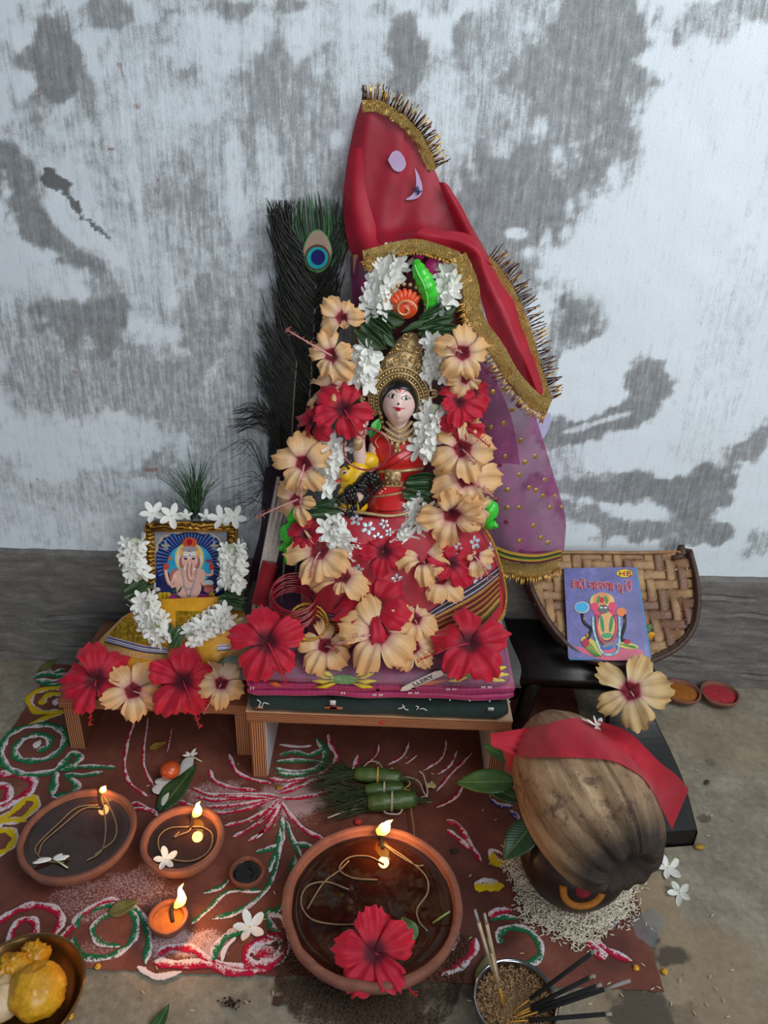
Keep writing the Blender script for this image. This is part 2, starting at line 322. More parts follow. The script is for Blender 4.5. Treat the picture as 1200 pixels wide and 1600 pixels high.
# ------------------------------------------------------------------ plywood benches and folded saris
t = NT('plywood_edge'); vz = t.co('Object', (.05, .05, 1)); vo = t.co('Object')
wv = t.n('TexWave', wave_type='BANDS', bands_direction='Z', i_Scale=85., i_Distortion=1.2, i_Detail=2.); wv.inputs['Detail Scale'].default_value = 3; t.l(vz, wv.inputs[0])
c = t.ramp(wv.outputs['Fac'], [(.25, '#4c2c1c'), (.5, '#8e5a3a'), (.8, '#b98257')]); c = t.mix(t.math('MULTIPLY', t.noise(t.co('Object', (1, 1, 4)), 90, 4), .5), c, '#6d4129')
t.color(c).set(Roughness=.75).bump(wv.outputs['Fac'], .3, .001); M_PLYH = t.m
t = NT('plywood_edge_upright'); vz = t.co('Object', (1, .05, .05))
wv = t.n('TexWave', wave_type='BANDS', bands_direction='X', i_Scale=85., i_Distortion=1.2, i_Detail=2.); t.l(vz, wv.inputs[0])
c = t.ramp(wv.outputs['Fac'], [(.25, '#4c2c1c'), (.5, '#9a6340'), (.8, '#bf8a5e')]); c = t.mix(t.math('MULTIPLY', t.noise(t.co('Object'), 90, 4), .4), c, '#6d4129')
t.color(c).set(Roughness=.75).bump(wv.outputs['Fac'], .3, .001); M_PLYV = t.m
M_LAM = mat('#b9bec4', '#c9cdd1', rough=.4)
M_CREAM = mat('#a98a6d', '#bb9b7c', rough=.8)
b = thing('plywood_bench', 'low plywood bench carrying the framed elephant-headed god picture', 'bench', (-.37, -.14, 0))
MB().box((-.372, -.138, .104), (.332, .226, .019), bev=.001).build('seat_board', M_PLYH, b, smooth=False)
for x in (-.520, -.228): MB().box((x, -.14, .047), (.026, .215, .094), bev=.001).build('leg', M_PLYV, b, smooth=False)
b = thing('plywood_bench', 'taller plywood bench carrying the folded saris and the statue', 'bench', (0, -.16, 0))
MB().box((.005, -.166, .133), (.43, .262, .020), bev=.001).build('seat_board', M_PLYH, b, smooth=False)
MB().box((.005, -.166, .1445), (.431, .262, .003)).build('laminate_top', M_CREAM, b, smooth=False)
for x, k_ in ((-.193, 1), (.204, -1)):
    lg = MB().box((x, -.168, .0615), (.024, .256, .123), bev=.001).build('leg', M_PLYV, b, smooth=False)
    MB().box((x+k_*.0125, -.168, .0615), (.0015, .25, .12)).build('laminate_face', M_LAM, lg, smooth=False, label='pale grey laminate inner face of the leg')
MB().ell(PY(597, 1129, -.2975), (.0045, .001, .0035)).build('vermilion_dot', mat('#b3202a'), b, label='red vermilion dab on the front edge')
# red cloth under the picture
t = NT('maroon_cloth'); t.color(t.ramp(t.noise(t.co(), 60, 4), [(.3, '#6d2a26'), (.7, '#8b3a32')])).set(Roughness=.9).bump(t.noise(t.co(), 600, 2), .3, .0005)
G = surf([[('w', -.51, -.05, .116), ('w', -.38, -.05, .117), ('w', -.225, -.05, .116)], [('w', -.512, -.15, .117), ('w', -.38, -.15, .119), ('w', -.222, -.15, .117)], [('w', -.505, -.243, .117), ('w', -.38, -.248, .118), ('w', -.225, -.24, .117)]])
tag(MB().grid(G).build('bench_cloth', t.m, None, solid=.002), 'maroon cloth spread over the low plywood bench', 'cloth')
def fold(name, label, m, x0, x1, y0, y1, z0, z1, layers, seed, lean=0.0, group=None):
    """folded textile: stacked soft layers whose front edge is a row of rounded folds"""
    th = thing(name, label, 'folded sari', ((x0+x1)/2, (y0+y1)/2, z0), group)
    h = (z1-z0)/layers
    for k_ in range(layers):
        zc = z0+h*(k_+.5); rr = random.Random(seed+k_); P = []
        n = 60; e = (.5*h)
        for i in range(n+1):
            x = x0+(x1-x0)*i/n; dx = rr.uniform(-.001, .001) if i % 9 == 0 else 0
            sag = .0015*math.sin(x*40+seed+k_)+lean*(x-x0); row = []
            endr = min(1, (i+.3)/2., (n-i+.3)/2.)
            for a in np.linspace(-math.pi/2, math.pi/2, 8): row.append((x, y0-e*math.cos(a)*endr+.001*math.sin(x*70+k_)+.004*(seed % 3)/3, zc+sag+e*math.sin(a)*endr**.5))
            row += [(x, y1, zc+sag+e), (x, y1, zc+sag-e)]; P.append(row)
        mb = MB(); mb.grid(P, wrapv=True, flip=True)
        for q in (0, n): mb.f.append(tuple(q*10+j for j in (range(10) if q == 0 else reversed(range(10)))))
        mb.build('fold', m, th)
    return th
t = NT('dark_green_cotton'); t.color(t.ramp(t.noise(t.co(), 120, 3), [(.3, '#0b211e'), (.7, '#122d28')])).set(Roughness=.85, Sheen_Weight=.1).bump(t.noise(t.co(), 900, 2), .2, .0004)
g = fold('folded_sari', 'dark green folded sari, lowest of the stack on the tall bench', t.m, -.205, .212, -.292, -.04, .147, .173, 1, 1, .0)
W = mat('#c9cfcf', rough=.8); OR = mat('#a9663a', rough=.8); RD = mat('#8f2436', rough=.8)
def onfold(px, py): return PY(px, py, -.3065)
def motif(th, name, m, shapes):
    mb = MB()
    for s_ in shapes:
        if s_[0] == 'r': p = onfold(s_[1], s_[2]); k_ = sc(p); mb.box(p, (s_[3]*k_, .0012, s_[4]*k_))
        else: mb.tube(catmull([onfold(*q) for q in s_[1]], 5), .0009, 5)
    return mb.build(name, m, th)
motif(g, 'woven_motif', W, [('r', 520, 1098, 9, 9), ('r', 767, 1108, 9, 6), ('t', [(402, 1093), (407, 1098), (404, 1104), (410, 1104)]), ('t', [(410, 1103), (412, 1098), (420, 1100)]), ('t', [(622, 1107), (628, 1106), (632, 1103)]), ('t', [(629, 1101), (633, 1108), (638, 1109)]), ('t', [(650, 1103), (654, 1105), (651, 1109)]), ('t', [(656, 1108), (661, 1107), (667, 1110)])]+[('r', 672+31*i, 1093+.9*i, 2.2, 2.2) for i in range(5)])
motif(g, 'woven_border', OR, [('r', 521, 1106, 28, 4), ('r', 405, 1106, 12, 2.5)]); motif(g, 'woven_block', RD, [('r', 521, 1106, 11, 6.5)])
t = NT('magenta_silk'); wx = t.n('TexWave', bands_direction='X', i_Scale=36., i_Distortion=.3); t.l(t.co(), wx.inputs[0])
c = t.mix(t.math('MULTIPLY', t.ramp(wx.outputs['Fac'], [(.35, 0.0), (.5, 1.0)]), .35), '#a3145c', '#7d0f49'); t.color(c).set(Roughness=.5, Sheen_Weight=.4).bump(t.noise(t.co(), 500, 2), .2, .0005)
g = fold('folded_sari', 'bright magenta folded sari with tiny white woven motifs', t.m, -.207, .218, -.292, -.04, .175, .203, 2, 5, .02)
sh = []
for px, py in [(590, 1078), (646, 1075), (705, 1069), (760, 1066)]:
    for a, b_ in ((0, 0), (-5, 8), (5, 8), (0, 0)): sh += [('r', px+a-2, py+b_, 1.8, 4), ('r', px+a+2, py+b_, 1.8, 4), ('r', px+a, py+b_, 4, 1.6)]
for px, py in ((394, 1075), (536, 1083)): sh += [('r', px-2, py, 1.8, 5), ('r', px+2, py, 1.8, 5)]
motif(g, 'woven_motif', mat('#e6d6de'), sh)
t = NT('purple_print_cotton'); v = t.co(); vor = t.n('TexVoronoi', i_Scale=22.); t.l(v, vor.inputs[0])
sep = t.n('SeparateColor'); t.l(vor.outputs['Color'], sep.inputs[0])
c = t.ramp(t.noise(v, 30, 2), [(.45, '#6b1652'), (.6, '#861f63')])
t.color(c).set(Roughness=.6).bump(t.noise(v, 500, 2), .2, .0005); M_PURP = t.m
g = fold('folded_sari', 'purple printed sari with yellow and green pods, topmost of the folded stack', M_PURP, -.21, .208, -.288, -.04, .2045, .232, 1, 3, .02)
def onp(px, py, d=.302): return PY(px, py, -d)
yl = mat('#c9b21c', '#dcc92a', rough=.7); gr = mat('#3f8a2d', '#4d9a38', rough=.7); orr = mat('#c2592a', rough=.7); dk = mat('#3b2a16', rough=.8)
for (cx, cy) in ((538, 1062), (745, 1052)):
    mb = MB(); mb.ell(onp(cx, cy), (.021, .002, .0095)); e = mb.build('printed_pod', gr, g, label='green pod print')
    mb = MB(); rr = random.Random(4)
    for i in range(26): a, q = rr.uniform(0, 6.3), rr.uniform(0, .9)**.5; mb.ell(onp(cx+18*q*math.cos(a), cy+8*q*math.sin(a), .3045), .0007, 6)
    mb.build('pod_dots', W, e)
    mb = MB()
    for sx in (-1, 1):
        for k_, (dx, dy, ex, ey) in enumerate(((16, -2, 46, -10), (16, 2, 50, 2), (14, 6, 44, 12), (18, -5, 34, -14))):
            a, b_ = onp(cx+sx*dx, cy+dy), onp(cx+sx*ex, cy+ey); mb.tube([a, (a+b_)/2, b_], [.001, .005, .0012], 6)
    o = mb.build('printed_petals', yl, g, label='yellow petal print')
    mb = MB()
    for sx in (-1, 1):
        for dy in (-6, 0, 7): a, b_ = onp(cx+sx*20, cy+dy*.5, .3075), onp(cx+sx*38, cy+dy*1.4, .3075); mb.tube([a, b_], [.0012, .0003], 4)
    mb.build('petal_veins', dk, o)
mb = MB()
for q in ((648, 1070, 700, 1062), (770, 1060, 790, 1052), (420, 1066, 440, 1072)): a, b_ = onp(q[0], q[1]), onp(q[2], q[3]); mb.tube([a, (a+b_)/2, b_], [.0008, .0045, .0008], 6)
mb.build('printed_leaf', orr, g, label='orange leaf print')
# shop tag
tg = thing('paper_tag', 'white paper shop tag lettered in black on the purple sari', 'tag', onp(656, 1066, .306))
A = np.array([onp(625, 1079, .308), onp(690, 1050, .308)]); xx = nrm(A[1]-A[0]); nn = nrm(np.cross(xx, [0, -.25, 1])); yy = nrm(np.cross(nn, xx)) ; nn = nrm(np.cross(xx, yy)); L = np.linalg.norm(A[1]-A[0])
if yy[2] < 0: yy, nn = -yy, -nn
Mx = np.stack([xx, yy, nn], 1); h_ = .0085
MB().prism([(0, -.001), (L*.12, -h_*.8), (L, -h_), (L*1.02, h_*.5), (L*.9, h_), (L*.1, h_*.7)], Mx, A[0]-nn*(0 if nn[1] < 0 else .001), .0006).build('paper', mat('#d9d6d0'), tg, smooth=False)
def text(s_, size, M, c, m, parent, name='lettering', ext=.0003, font=None):
    cu = bpy.data.curves.new(name, 'FONT'); cu.body = s_; cu.size = size; cu.extrude = ext; cu.align_x = 'LEFT'; cu.align_y = 'CENTER'; cu.offset = size*.02
    ob = bpy.data.objects.new('tmp', cu); COL.objects.link(ob); bpy.context.view_layer.update()
    me = bpy.data.meshes.new_from_object(ob.evaluated_get(bpy.context.evaluated_depsgraph_get())); bpy.data.objects.remove(ob)
    V = np.array([v.co for v in me.vertices])@np.array(M).T+np.array(c)-parent_world(parent)
    me.vertices.foreach_set('co', V.ravel()); me.update(); me.materials.clear(); me.materials.append(m); me.name = name
    o = bpy.data.objects.new(name, me); COL.objects.link(o); o.parent = parent; return o
fr = nn if nn[1] < 0 else -nn
M_INK = mat('#17171a', rough=.5)
text('LLERY', .013, Mx, A[0]+xx*L*.32+fr*.0012, M_INK, tg)
# clear plastic sleeve over the top sari
t = NT('clear_plastic'); t.color('#ffffff').set(Roughness=.12, Alpha=.09, Specular_IOR_Level=.9).bump(t.noise(t.co('Object', (4, 4, 14)), 12, 4), .9, .004)
G = surf([[('w', -.235, -.05, .240), ('w', 0, -.05, .24), ('w', .212, -.05, .242)], [('w', -.238, -.2, .240), ('w', 0, -.2, .242), ('w', .214, -.2, .246)], [('w', -.24, -.285, .242), ('w', 0, -.29, .243), ('w', .222, -.288, .25)], [('w', -.243, -.312, .234), ('w', 0, -.316, .236), ('w', .218, -.314, .241)], [('w', -.24, -.312, .222), ('w', 0, -.317, .226), ('w', .222, -.315, .229)]], 5, 14)
nz = fbm(G[..., 0]*60+9, G[..., 1]*60+9+G[..., 2]*90, 3, 2)-.5; G = G+nz[..., None]*.006*np.array([0, -.4, 1])
tag(MB().grid(G).build('plastic_sleeve', t.m, None), 'clear crinkled plastic sleeve over the purple printed sari', 'plastic bag')
# ------------------------------------------------------------------ coloured powder drawings
def powder(name, c, wside):
    t = NT(name); vo = t.co('Object'); uv = t.n('TexCoord').outputs['UV']; sp = t.n('SeparateXYZ'); t.l(uv, sp.inputs[0])
    n = t.noise(vo, 420, 4, .8); n2 = t.noise(vo, 60, 3, .7); x = sp.outputs[0]
    w = t.math('ADD', x, t.math('ADD', t.math('MULTIPLY', t.math('SUBTRACT', n, .5), 1.8), t.math('MULTIPLY', t.math('SUBTRACT', n2, .5), 1.4)))
    t.color(t.mix(t.ramp(w, [(wside-.08, 0.0), (wside+.08, 1.0)]), c, '#d8ccd0')).set(Roughness=.95, Specular_IOR_Level=.1)
    e = t.math('MULTIPLY', t.math('MULTIPLY', x, t.math('SUBTRACT', 1.0, x)), 4.0)      # 0 at the edges, 1 mid-line
    a = t.math('ADD', e, t.math('MULTIPLY', t.math('SUBTRACT', n, .5), 2.6)); a = t.math('ADD', a, t.math('MULTIPLY', t.math('SUBTRACT', n2, .5), .9))
    t.set(Alpha=t.ramp(a, [(.18, 0.0), (.42, 1.0)])); t.bump(n, .6, .001); return t.m
PG, PR, PYL, PW, PV = powder('green_powder', '#1f6a42', .62), powder('red_powder', '#a81838', .55), powder('yellow_powder', '#cfae1c', .8), powder('white_powder', '#d8ccd0', .2), powder('violet_powder', '#35318a', .5)
_rz = [0]
def rangoli(name, label, strokes, cat='rangoli'):
    c0 = PZ(*strokes[0][1][0]); th = thing(name, label, cat, (c0[0], c0[1], .001), 'coloured powder drawings on the red floor')
    for st_ in strokes:
        m, pts = st_[0], st_[1]; w = st_[2] if len(st_) > 2 else 9
        _rz[0] += 1; z = .0012+.00012*(_rz[0] % 9)
        P = catmull([PZ(*p, z) for p in pts], 7); n = len(P); G = []
        for i in range(n):
            tn = nrm(P[min(i+1, n-1)]-P[max(i-1, 0)]); sd = np.cross([0, 0, 1], tn); e = min(1, (i+1)/3, (n-i)/3)
            ww = w*sc(P[i])*.80*e*(.9+.18*math.sin(i*.7+_rz[0])); G.append([P[i]-sd*ww, P[i]-sd*ww*.4+[0, 0, .0006], P[i]+sd*ww*.4+[0, 0, .0006], P[i]+sd*ww])
        MB().grid(G).build('powder_line', m, th)
    return th
def z2(L, ox=0, oy=1000, k=420/1200): return [(ox+x*k, oy+y*k) for x, y in L]
def z3(L): return z2(L, 0, 1200, 460/1200)
def z4(L): return z2(L, 400, 1080, 1/3)
def z5(L): return z2(L, 420, 1260, 380/1200)
rangoli('rangoli_spiral', 'yellow powder spiral on the red floor left of the low bench', [(PYL, z2([(280, 212), (215, 218), (150, 238), (132, 275), (165, 318), (230, 322), (285, 318)])), (PYL, z2([(275, 242), (225, 243), (195, 265), (190, 290)])), (PYL, z2([(290, 322), (200, 350), (120, 385)]), 8), (PW, z2([(235, 274), (268, 276)]), 13)])
rangoli('rangoli_spiral', 'large green powder spiral with a white heart left of the lamps', [(PG, z2([(165, 495), (212, 478), (222, 440), (170, 422), (100, 445), (66, 490), (80, 528), (140, 540), (220, 525), (278, 480), (290, 430), (258, 392), (190, 378), (100, 392), (34, 430), (6, 490), (14, 545), (60, 585), (130, 600), (240, 585), (290, 540), (322, 508), (357, 518), (335, 550), (270, 578)])), (PG, z2([(270, 585), (350, 566), (440, 566), (515, 570)]), 7), (PG, z2([(290, 600), (380, 603), (460, 588)]), 7), (PG, z2([(250, 590), (242, 640), (232, 695)]), 10), (PG, z2([(290, 602), (345, 650), (305, 690), (230, 698)]), 9), (PW, z2([(148, 466), (182, 466)]), 13)])
rangoli('rangoli_spiral', 'crimson powder spiral cut by the left edge of the photo', [(PR, z2([(-30, 598), (60, 598), (145, 622), (135, 672), (60, 722), (-30, 765)]), 11), (PR, z2([(-30, 650), (35, 655), (32, 710), (-30, 738)]), 10)])
rangoli('rangoli_petals', 'yellow powder petals beside the large left oil lamp', [(PYL, z2([(-20, 812), (60, 762), (110, 712), (155, 708), (158, 745), (95, 800), (20, 812), (-20, 830)]), 10), (PYL, z2([(-20, 850), (40, 850), (68, 880), (40, 930), (-20, 960)]), 10), (PYL, z2([(-10, 812), (60, 800), (120, 810)]), 7)])
rangoli('rangoli_petals', 'green powder leaves on the floor corner behind the low bench', [(PG, z2([(150, 168), (200, 150), (260, 160), (300, 150)]), 9), (PG, z2([(160, 178), (220, 185), (300, 176)]), 9), (PG, z2([(200, 130), (230, 148), (290, 130)]), 8), (PG, z2([(190, 192), (240, 200), (290, 195)]), 8)])
rangoli('rangoli_line', 'pair of faint crimson lines under the low bench', [(PR, z2([(600, 360), (570, 450), (555, 560), (580, 640), (660, 700)]), 4.5), (PR, z2([(660, 350), (640, 500), (648, 580), (690, 660)]), 3.5), (PR, z2([(765, 400), (745, 500)]), 3), (PR, z2([(580, 735), (620, 730), (690, 775)]), 5), (PR, z2([(590, 750), (680, 760), (700, 790)]), 5)])
fan = []
for q in ([(1022, 510), (1050, 580), (1110, 618), (1210, 640)], [(935, 580), (960, 630), (1040, 660), (1150, 672)], [(860, 660), (930, 690), (1050, 690), (1220, 690)], [(870, 700), (960, 715), (1060, 708), (1230, 700)], [(905, 745), (1010, 742), (1130, 725), (1240, 705)], [(780, 715), (830, 730), (950, 770), (1080, 760), (1210, 715)], [(1000, 830), (1090, 810), (1190, 760), (1245, 710)], [(1040, 880), (1120, 840), (1200, 780), (1250, 720)], [(1110, 900), (1180, 850), (1230, 790), (1255, 730)], [(1130, 690), (1190, 690), (1250, 702)], [(1000, 700), (1100, 700), (1200, 705)]): fan.append((PR, z2(q), 5.5))
for q in ([(105, 470), (180, 430), (250, 405), (320, 380), (365, 340), (378, 300), (350, 250), (340, 200)], [(110, 480), (200, 450), (300, 400)], [(60, 410), (150, 420), (240, 410), (350, 400)], [(120, 500), (200, 500), (330, 470), (440, 400), (480, 300)], [(120, 520), (160, 580), (230, 650), (330, 700)], [(100, 520), (40, 590), (0, 620)], [(105, 530), (60, 620), (0, 690)]): fan.append((PR, z4(q), 6))
rangoli('rangoli_sunburst', 'crimson and white powder sunburst in front of the tall bench', fan)
rangoli('rangoli_arcs', 'faint crimson powder arcs under the tall bench', [(PR, z4([(575, 250), (560, 300), (510, 345)]), 3.5), (PR, z4([(715, 240), (690, 300), (620, 345)]), 3.5), (PR, z4([(890, 230), (870, 310), (780, 375)]), 4), (PR, z4([(940, 280), (910, 345), (850, 390)]), 4), (PR, z4([(1010, 290), (960, 340), (900, 400), (845, 470)]), 4), (PR, z4([(975, 430), (930, 500), (845, 545)]), 5), (PR, z4([(755, 300), (700, 340)]), 3), (PR, z4([(890, 605), (950, 630), (1000, 710), (1055, 800)]), 7), (PR, z4([(895, 650), (950, 690), (1000, 740)]), 7)])
rangoli('rangoli_petals', 'green powder scallops on the floor between the bench legs', [(PG, z4([(110, 300), (180, 285), (250, 300), (320, 270)]), 7), (PG, z4([(95, 330), (180, 325), (300, 330)]), 7), (PG, z4([(90, 360), (160, 380), (290, 360), (325, 290), (285, 220)]), 8), (PW, z4([(110, 250), (200, 260), (260, 255)]), 4), (PG, z4([(100, 385), (180, 392), (250, 385)]), 7)])
rangoli('rangoli_vine', 'green powder vine running down beside the large oil bowl', [(PG, z4([(120, 590), (125, 660), (115, 720), (80, 790), (60, 850)]), 6), (PG, z4([(140, 610), (170, 690), (215, 785)]), 6), (PG, z4([(0, 755), (60, 740), (115, 715)]), 7), (PG, z4([(170, 715), (230, 720), (285, 740)]), 7), (PG, z4([(180, 770), (170, 850), (130, 960)]), 8), (PG, z3([(1140, 240), (1130, 380), (1080, 500), (960, 590), (865, 615)]), 6), (PG, z3([(1075, 500), (930, 505), (850, 575), (780, 635)]), 6), (PG, z3([(1075, 510), (1000, 575), (880, 605)]), 5), (PG, z3([(930, 455), (900, 485), (830, 510)]), 6), (PG, z3([(1195, 430), (1170, 520), (1130, 580), (1080, 600)]), 8), (PG, z3([(1140, 590), (1090, 590), (1110, 650), (1150, 680)]), 8)])
rangoli('rangoli_spiral', 'crimson powder spiral near the plate of yellow sweets', [(PR, z3([(-20, 640), (50, 590), (130, 560), (210, 570), (250, 610), (225, 670), (165, 705)]), 10), (PR, z3([(40, 735), (48, 665), (90, 620), (140, 625), (145, 670), (100, 690)]), 9), (PR, z3([(60, 740), (180, 735), (260, 680), (300, 640)]), 8)])
rangoli('rangoli_spiral', 'green powder spiral under a leaf left of the little burning lamp', [(PG, z3([(490, 725), (410, 715), (378, 670), (395, 625), (460, 590)]), 7), (PG, z3([(320, 650), (310, 620), (350, 585), (430, 560), (500, 555), (550, 600), (550, 680), (510, 735), (440, 770), (350, 770), (305, 730), (300, 690)]), 9), (PG, z3([(470, 540), (545, 570), (595, 630), (605, 720), (590, 800)]), 9), (PR, z3([(330, 600), (390, 560), (450, 538), (490, 545)]), 8)])
rangoli('rangoli_line', 'pink and white powder scrawl in front of the little burning lamp', [(PR, z3([(640, 760), (700, 730), (790, 740), (860, 790), (960, 810), (1060, 820), (1120, 800)]), 10), (PR, z3([(630, 790), (720, 800), (850, 800), (950, 830), (1050, 830)]), 12), (PW, z3([(560, 810), (640, 850), (740, 830)]), 8)])
rangoli('rangoli_spiral', 'crimson and green powder curl left of the large oil bowl', [(PG, z3([(870, 785), (880, 735), (930, 680), (1000, 660), (1040, 650)]), 11), (PW, z3([(905, 790), (915, 740), (960, 690)]), 6), (PR, z3([(1120, 700), (1050, 710), (1010, 740), (1005, 780), (1050, 800), (1120, 790), (1150, 740), (1140, 690), (1090, 680)]), 11), (PR, z3([(1030, 760), (1080, 740), (1110, 760), (1060, 775)]), 13), (PW, z3([(1100, 600), (1150, 610), (1180, 700), (1150, 780), (1090, 815)]), 6)])
rangoli('rangoli_spiral', 'green powder ring behind the incense cup', [(PG, z2([(200, 275), (190, 240), (230, 215), (300, 225), (345, 280), (340, 330), (270, 355), (190, 340)], 700, 1360, 500/1200), 9), (PG, z2([(160, 185), (210, 175), (265, 180)], 700, 1360, 500/1200), 7), (PR, z2([(150, 165), (190, 150), (240, 150)], 700, 1360, 500/1200), 7)])
rangoli('rangoli_line', 'crimson powder arc right of the large oil bowl', [(PR, z5([(1020, 650), (1005, 720), (950, 780), (850, 830)]), 11), (PR, z5([(935, 610), (920, 680), (900, 710)]), 5), (PR, z5([(1085, 545), (1130, 520), (1190, 510)]), 8)])
rangoli('rangoli_petals', 'yellow and white powder petals left of the rice ring', [(PYL, z5([(1015, 400), (1080, 395), (1160, 390)]), 13), (PW, z5([(1015, 385), (1060, 365), (1130, 368)]), 6), (PYL, z5([(1095, 225), (1120, 270), (1180, 290)]), 13), (PW, z5([(1090, 250), (1100, 215), (1150, 230)]), 5)])
rangoli('rangoli_line', 'violet powder arc right of the rice ring', [(PV, z2([(600, 210), (635, 180), (640, 140), (620, 100)], 700, 1360, 500/1200), 8), (PR, z2([(520, 265), (560, 290), (585, 335)], 700, 1360, 500/1200), 14), (PR, z2([(545, 255), (600, 300), (690, 340)], 700, 1360, 500/1200), 9), (PV, (lambda L: [(700+x*.35, 1060+y*.35) for x, y in L])([(190, 540), (230, 565), (290, 570)]), 7), (PV, (lambda L: [(700+x*.35, 1060+y*.35) for x, y in L])([(275, 590), (300, 610), (320, 640)]), 8)])
# ------------------------------------------------------------------ clay oil lamps
def clay(name, c1, c2, dark='#3a2018'):
    t = NT(name); v = t.co(); c = t.ramp(t.noise(v, 35, 5, .7), [(.35, c1), (.65, c2)]); c = t.mix(t.ramp(t.noise(v, 18, 4, .7), [(.62, 0.0), (.75, .55)]), c, dark)
    t.color(c).set(Roughness=.8).bump(t.noise(v, 300, 4), .3, .0008); return t.m
M_CLAY = clay('terracotta', '#704537', '#885644'); M_CLAYD = clay('sooty_terracotta', '#5a3526', '#7a4733', '#221410')
def oil(name, c1, c2):
    t = NT(name); c = t.ramp(t.noise(t.co(), 16, 4), [(.35, c1), (.65, c2)])
    t.color(c).set(Roughness=.035, Specular_IOR_Level=.45, Coat_Weight=.15, Coat_Roughness=.02); return t.m
M_OIL = oil('lamp_oil', '#2c1a14', '#3c251b'); M_OILR = oil('dark_lamp_oil', '#1c0e0a', '#33180f')
M_WICK = mat('#6b5a45', '#88745a', rough=.8, scale=200, bump=.4, bscale=900); M_CHAR = mat('#0d0b0a', rough=.95)
def flame_mat():
    t = NT('flame'); g = t.n('TexCoord').outputs['UV']; sp = t.n('SeparateXYZ'); t.l(g, sp.inputs[0])
    c = t.ramp(sp.outputs[1], [(0, '#ff8a1e'), (.3, '#ffd35a'), (.75, '#fff0b0'), (1, '#ffb040')])
    e = t.n('Emission'); t.l(c, e.inputs[0]); e.inputs[1].default_value = 4.5; t.l(e.outputs[0], t.out.inputs[0]); return t.m
M_FLAME = flame_mat()
def flame(px, py, Y, tip, w, label, power=.25):
    """flame from its root pixel to its tip pixel, standing at depth Y"""
    a, b = PY(px, py, Y), PY(tip[0], tip[1], Y); s_ = sc(a); b2 = b-a
    side = np.array([1, 0, 0.]); pts = [a, a+b2*.25+side*.10*np.linalg.norm(b2), a+b2*.5+side*.05*np.linalg.norm(b2), a+b2*.75-side*.04*np.linalg.norm(b2), b]
    rs = np.array([.45, .85, .62, .34, .03])*w*s_/2
    P = catmull(pts, 4); rr = catmull(np.stack([rs, rs, rs], 1), 4)[:, 0]
    o = MB().tube(P, rr, 10).build('flame', M_FLAME, None, loc=a); tag(o, label, 'flame')
    l = bpy.data.lights.new('flame_light', 'POINT'); l.energy = power; l.color = (1, .42, .12); l.shadow_soft_size = .008
    q = bpy.data.objects.new('flame_light', l); COL.objects.link(q); q.location = tuple((a+b)/2+np.array([0, -.012, .004])); return o
def bowl(name, label, c, rx, H, m, tilt=(0, 0), th=.008, spout=None, cat='oil lamp', foot=.55):
    """clay dish: outer wall, rolled rim, inner wall; tilt = radians about x and y"""
    t_ = thing(name, label, cat, c); M = rot((1, 0, 0), tilt[0])@rot((0, 1, 0), tilt[1])
    prof = [(0.001, 0), (rx*foot, 0), (rx*.80, H*.28), (rx*.96, H*.62), (rx, H*.86), (rx*.99, H*.97), (rx-th*.4, H*1.0), (rx-th, H*.97), (rx-th*1.25, H*.8), (rx*.74, H*.32), (rx*.4, H*.16), (.001, H*.14)]
    P = np.array(prof); P = catmull(np.stack([P[:, 0], P[:, 1], P[:, 1]*0], 1), 3)[:, :2]
    G = np.array([[(r*math.cos(a), r*math.sin(a), z) for a in np.linspace(0, 2*math.pi, 72, endpoint=False)] for r, z in P])
    if spout is not None:
        a0, d = spout; ang = np.arctan2(G[..., 1], G[..., 0]); w = np.exp(-(((ang-a0+math.pi) % (2*math.pi)-math.pi)/.28)**2)*np.clip(G[..., 2]/H, 0, 1)
        k_ = 1+d*w; G[..., 0] *= k_; G[..., 1] *= k_; G[..., 2] -= H*.10*w
    G += (fbm(G[..., 0]*40+G[..., 2]*30+9, G[..., 1]*40+9, 2, 5)-.5)[..., None]*.0022
    G = G@M.T+np.array(c); G[..., 2] -= G[..., 2].min()-c[2]
    MB().grid(G, wrapv=True, flip=True).build('clay_dish', m, t_); return t_
def pool(parent, c, r, m, name='oil', n=64, sq=(1, 1)):
    mb = MB(); rings = [0.001, .4, .8, .97, 1.0]; G = [[(c[0]+sq[0]*r*k_*math.cos(a), c[1]+sq[1]*r*k_*math.sin(a), c[2]+(.0012 if k_ == 1.0 else .0003 if k_ > .95 else 0)) for a in np.linspace(0, 2*math.pi, n, endpoint=False)] for k_ in rings]
    mb.grid(G, wrapv=True, flip=True); return mb.build(name, m, parent)
def wick(parent, pts, z, r=.0022, up=None, m=None):
    P = [PZ(*p, z) for p in pts]
    if up is not None: P = P+[np.array(q) for q in up]
    return MB().tube(catmull(P, 6), r, 6).build('wick', m or M_WICK, parent)
# big left lamp
rimz = .040; c = PZ(122, 1300, rimz); 
L1 = bowl('clay_oil_lamp', 'large clay oil lamp full of dark oil with a tiny flame, at the far left', (c[0], c[1], 0), .084, rimz, M_CLAY, tilt=(0, -.02))
pool(L1, (c[0], c[1], .033), .077, M_OIL)
for q in ([(160, 1240), (172, 1262), (182, 1290), (178, 1312), (158, 1328), (148, 1336)], [(158, 1240), (163, 1270), (165, 1300), (158, 1330), (135, 1345)], [(154, 1258), (120, 1262), (90, 1288), (62, 1315), (55, 1330), (70, 1344), (100, 1348)], [(160, 1262), (130, 1264), (95, 1292), (68, 1315), (60, 1335)]): wick(L1, q, .0345, .0013)
e = PZ(155, 1236, rimz+.002); wick(L1, [(160, 1262), (156, 1248)], .0348, .0026, [e, e+[0, .002, .006]], M_CHAR)
flame(157, 1236, e[1], (166, 1228), 12, 'tiny orange flame on the large left oil lamp', .06)
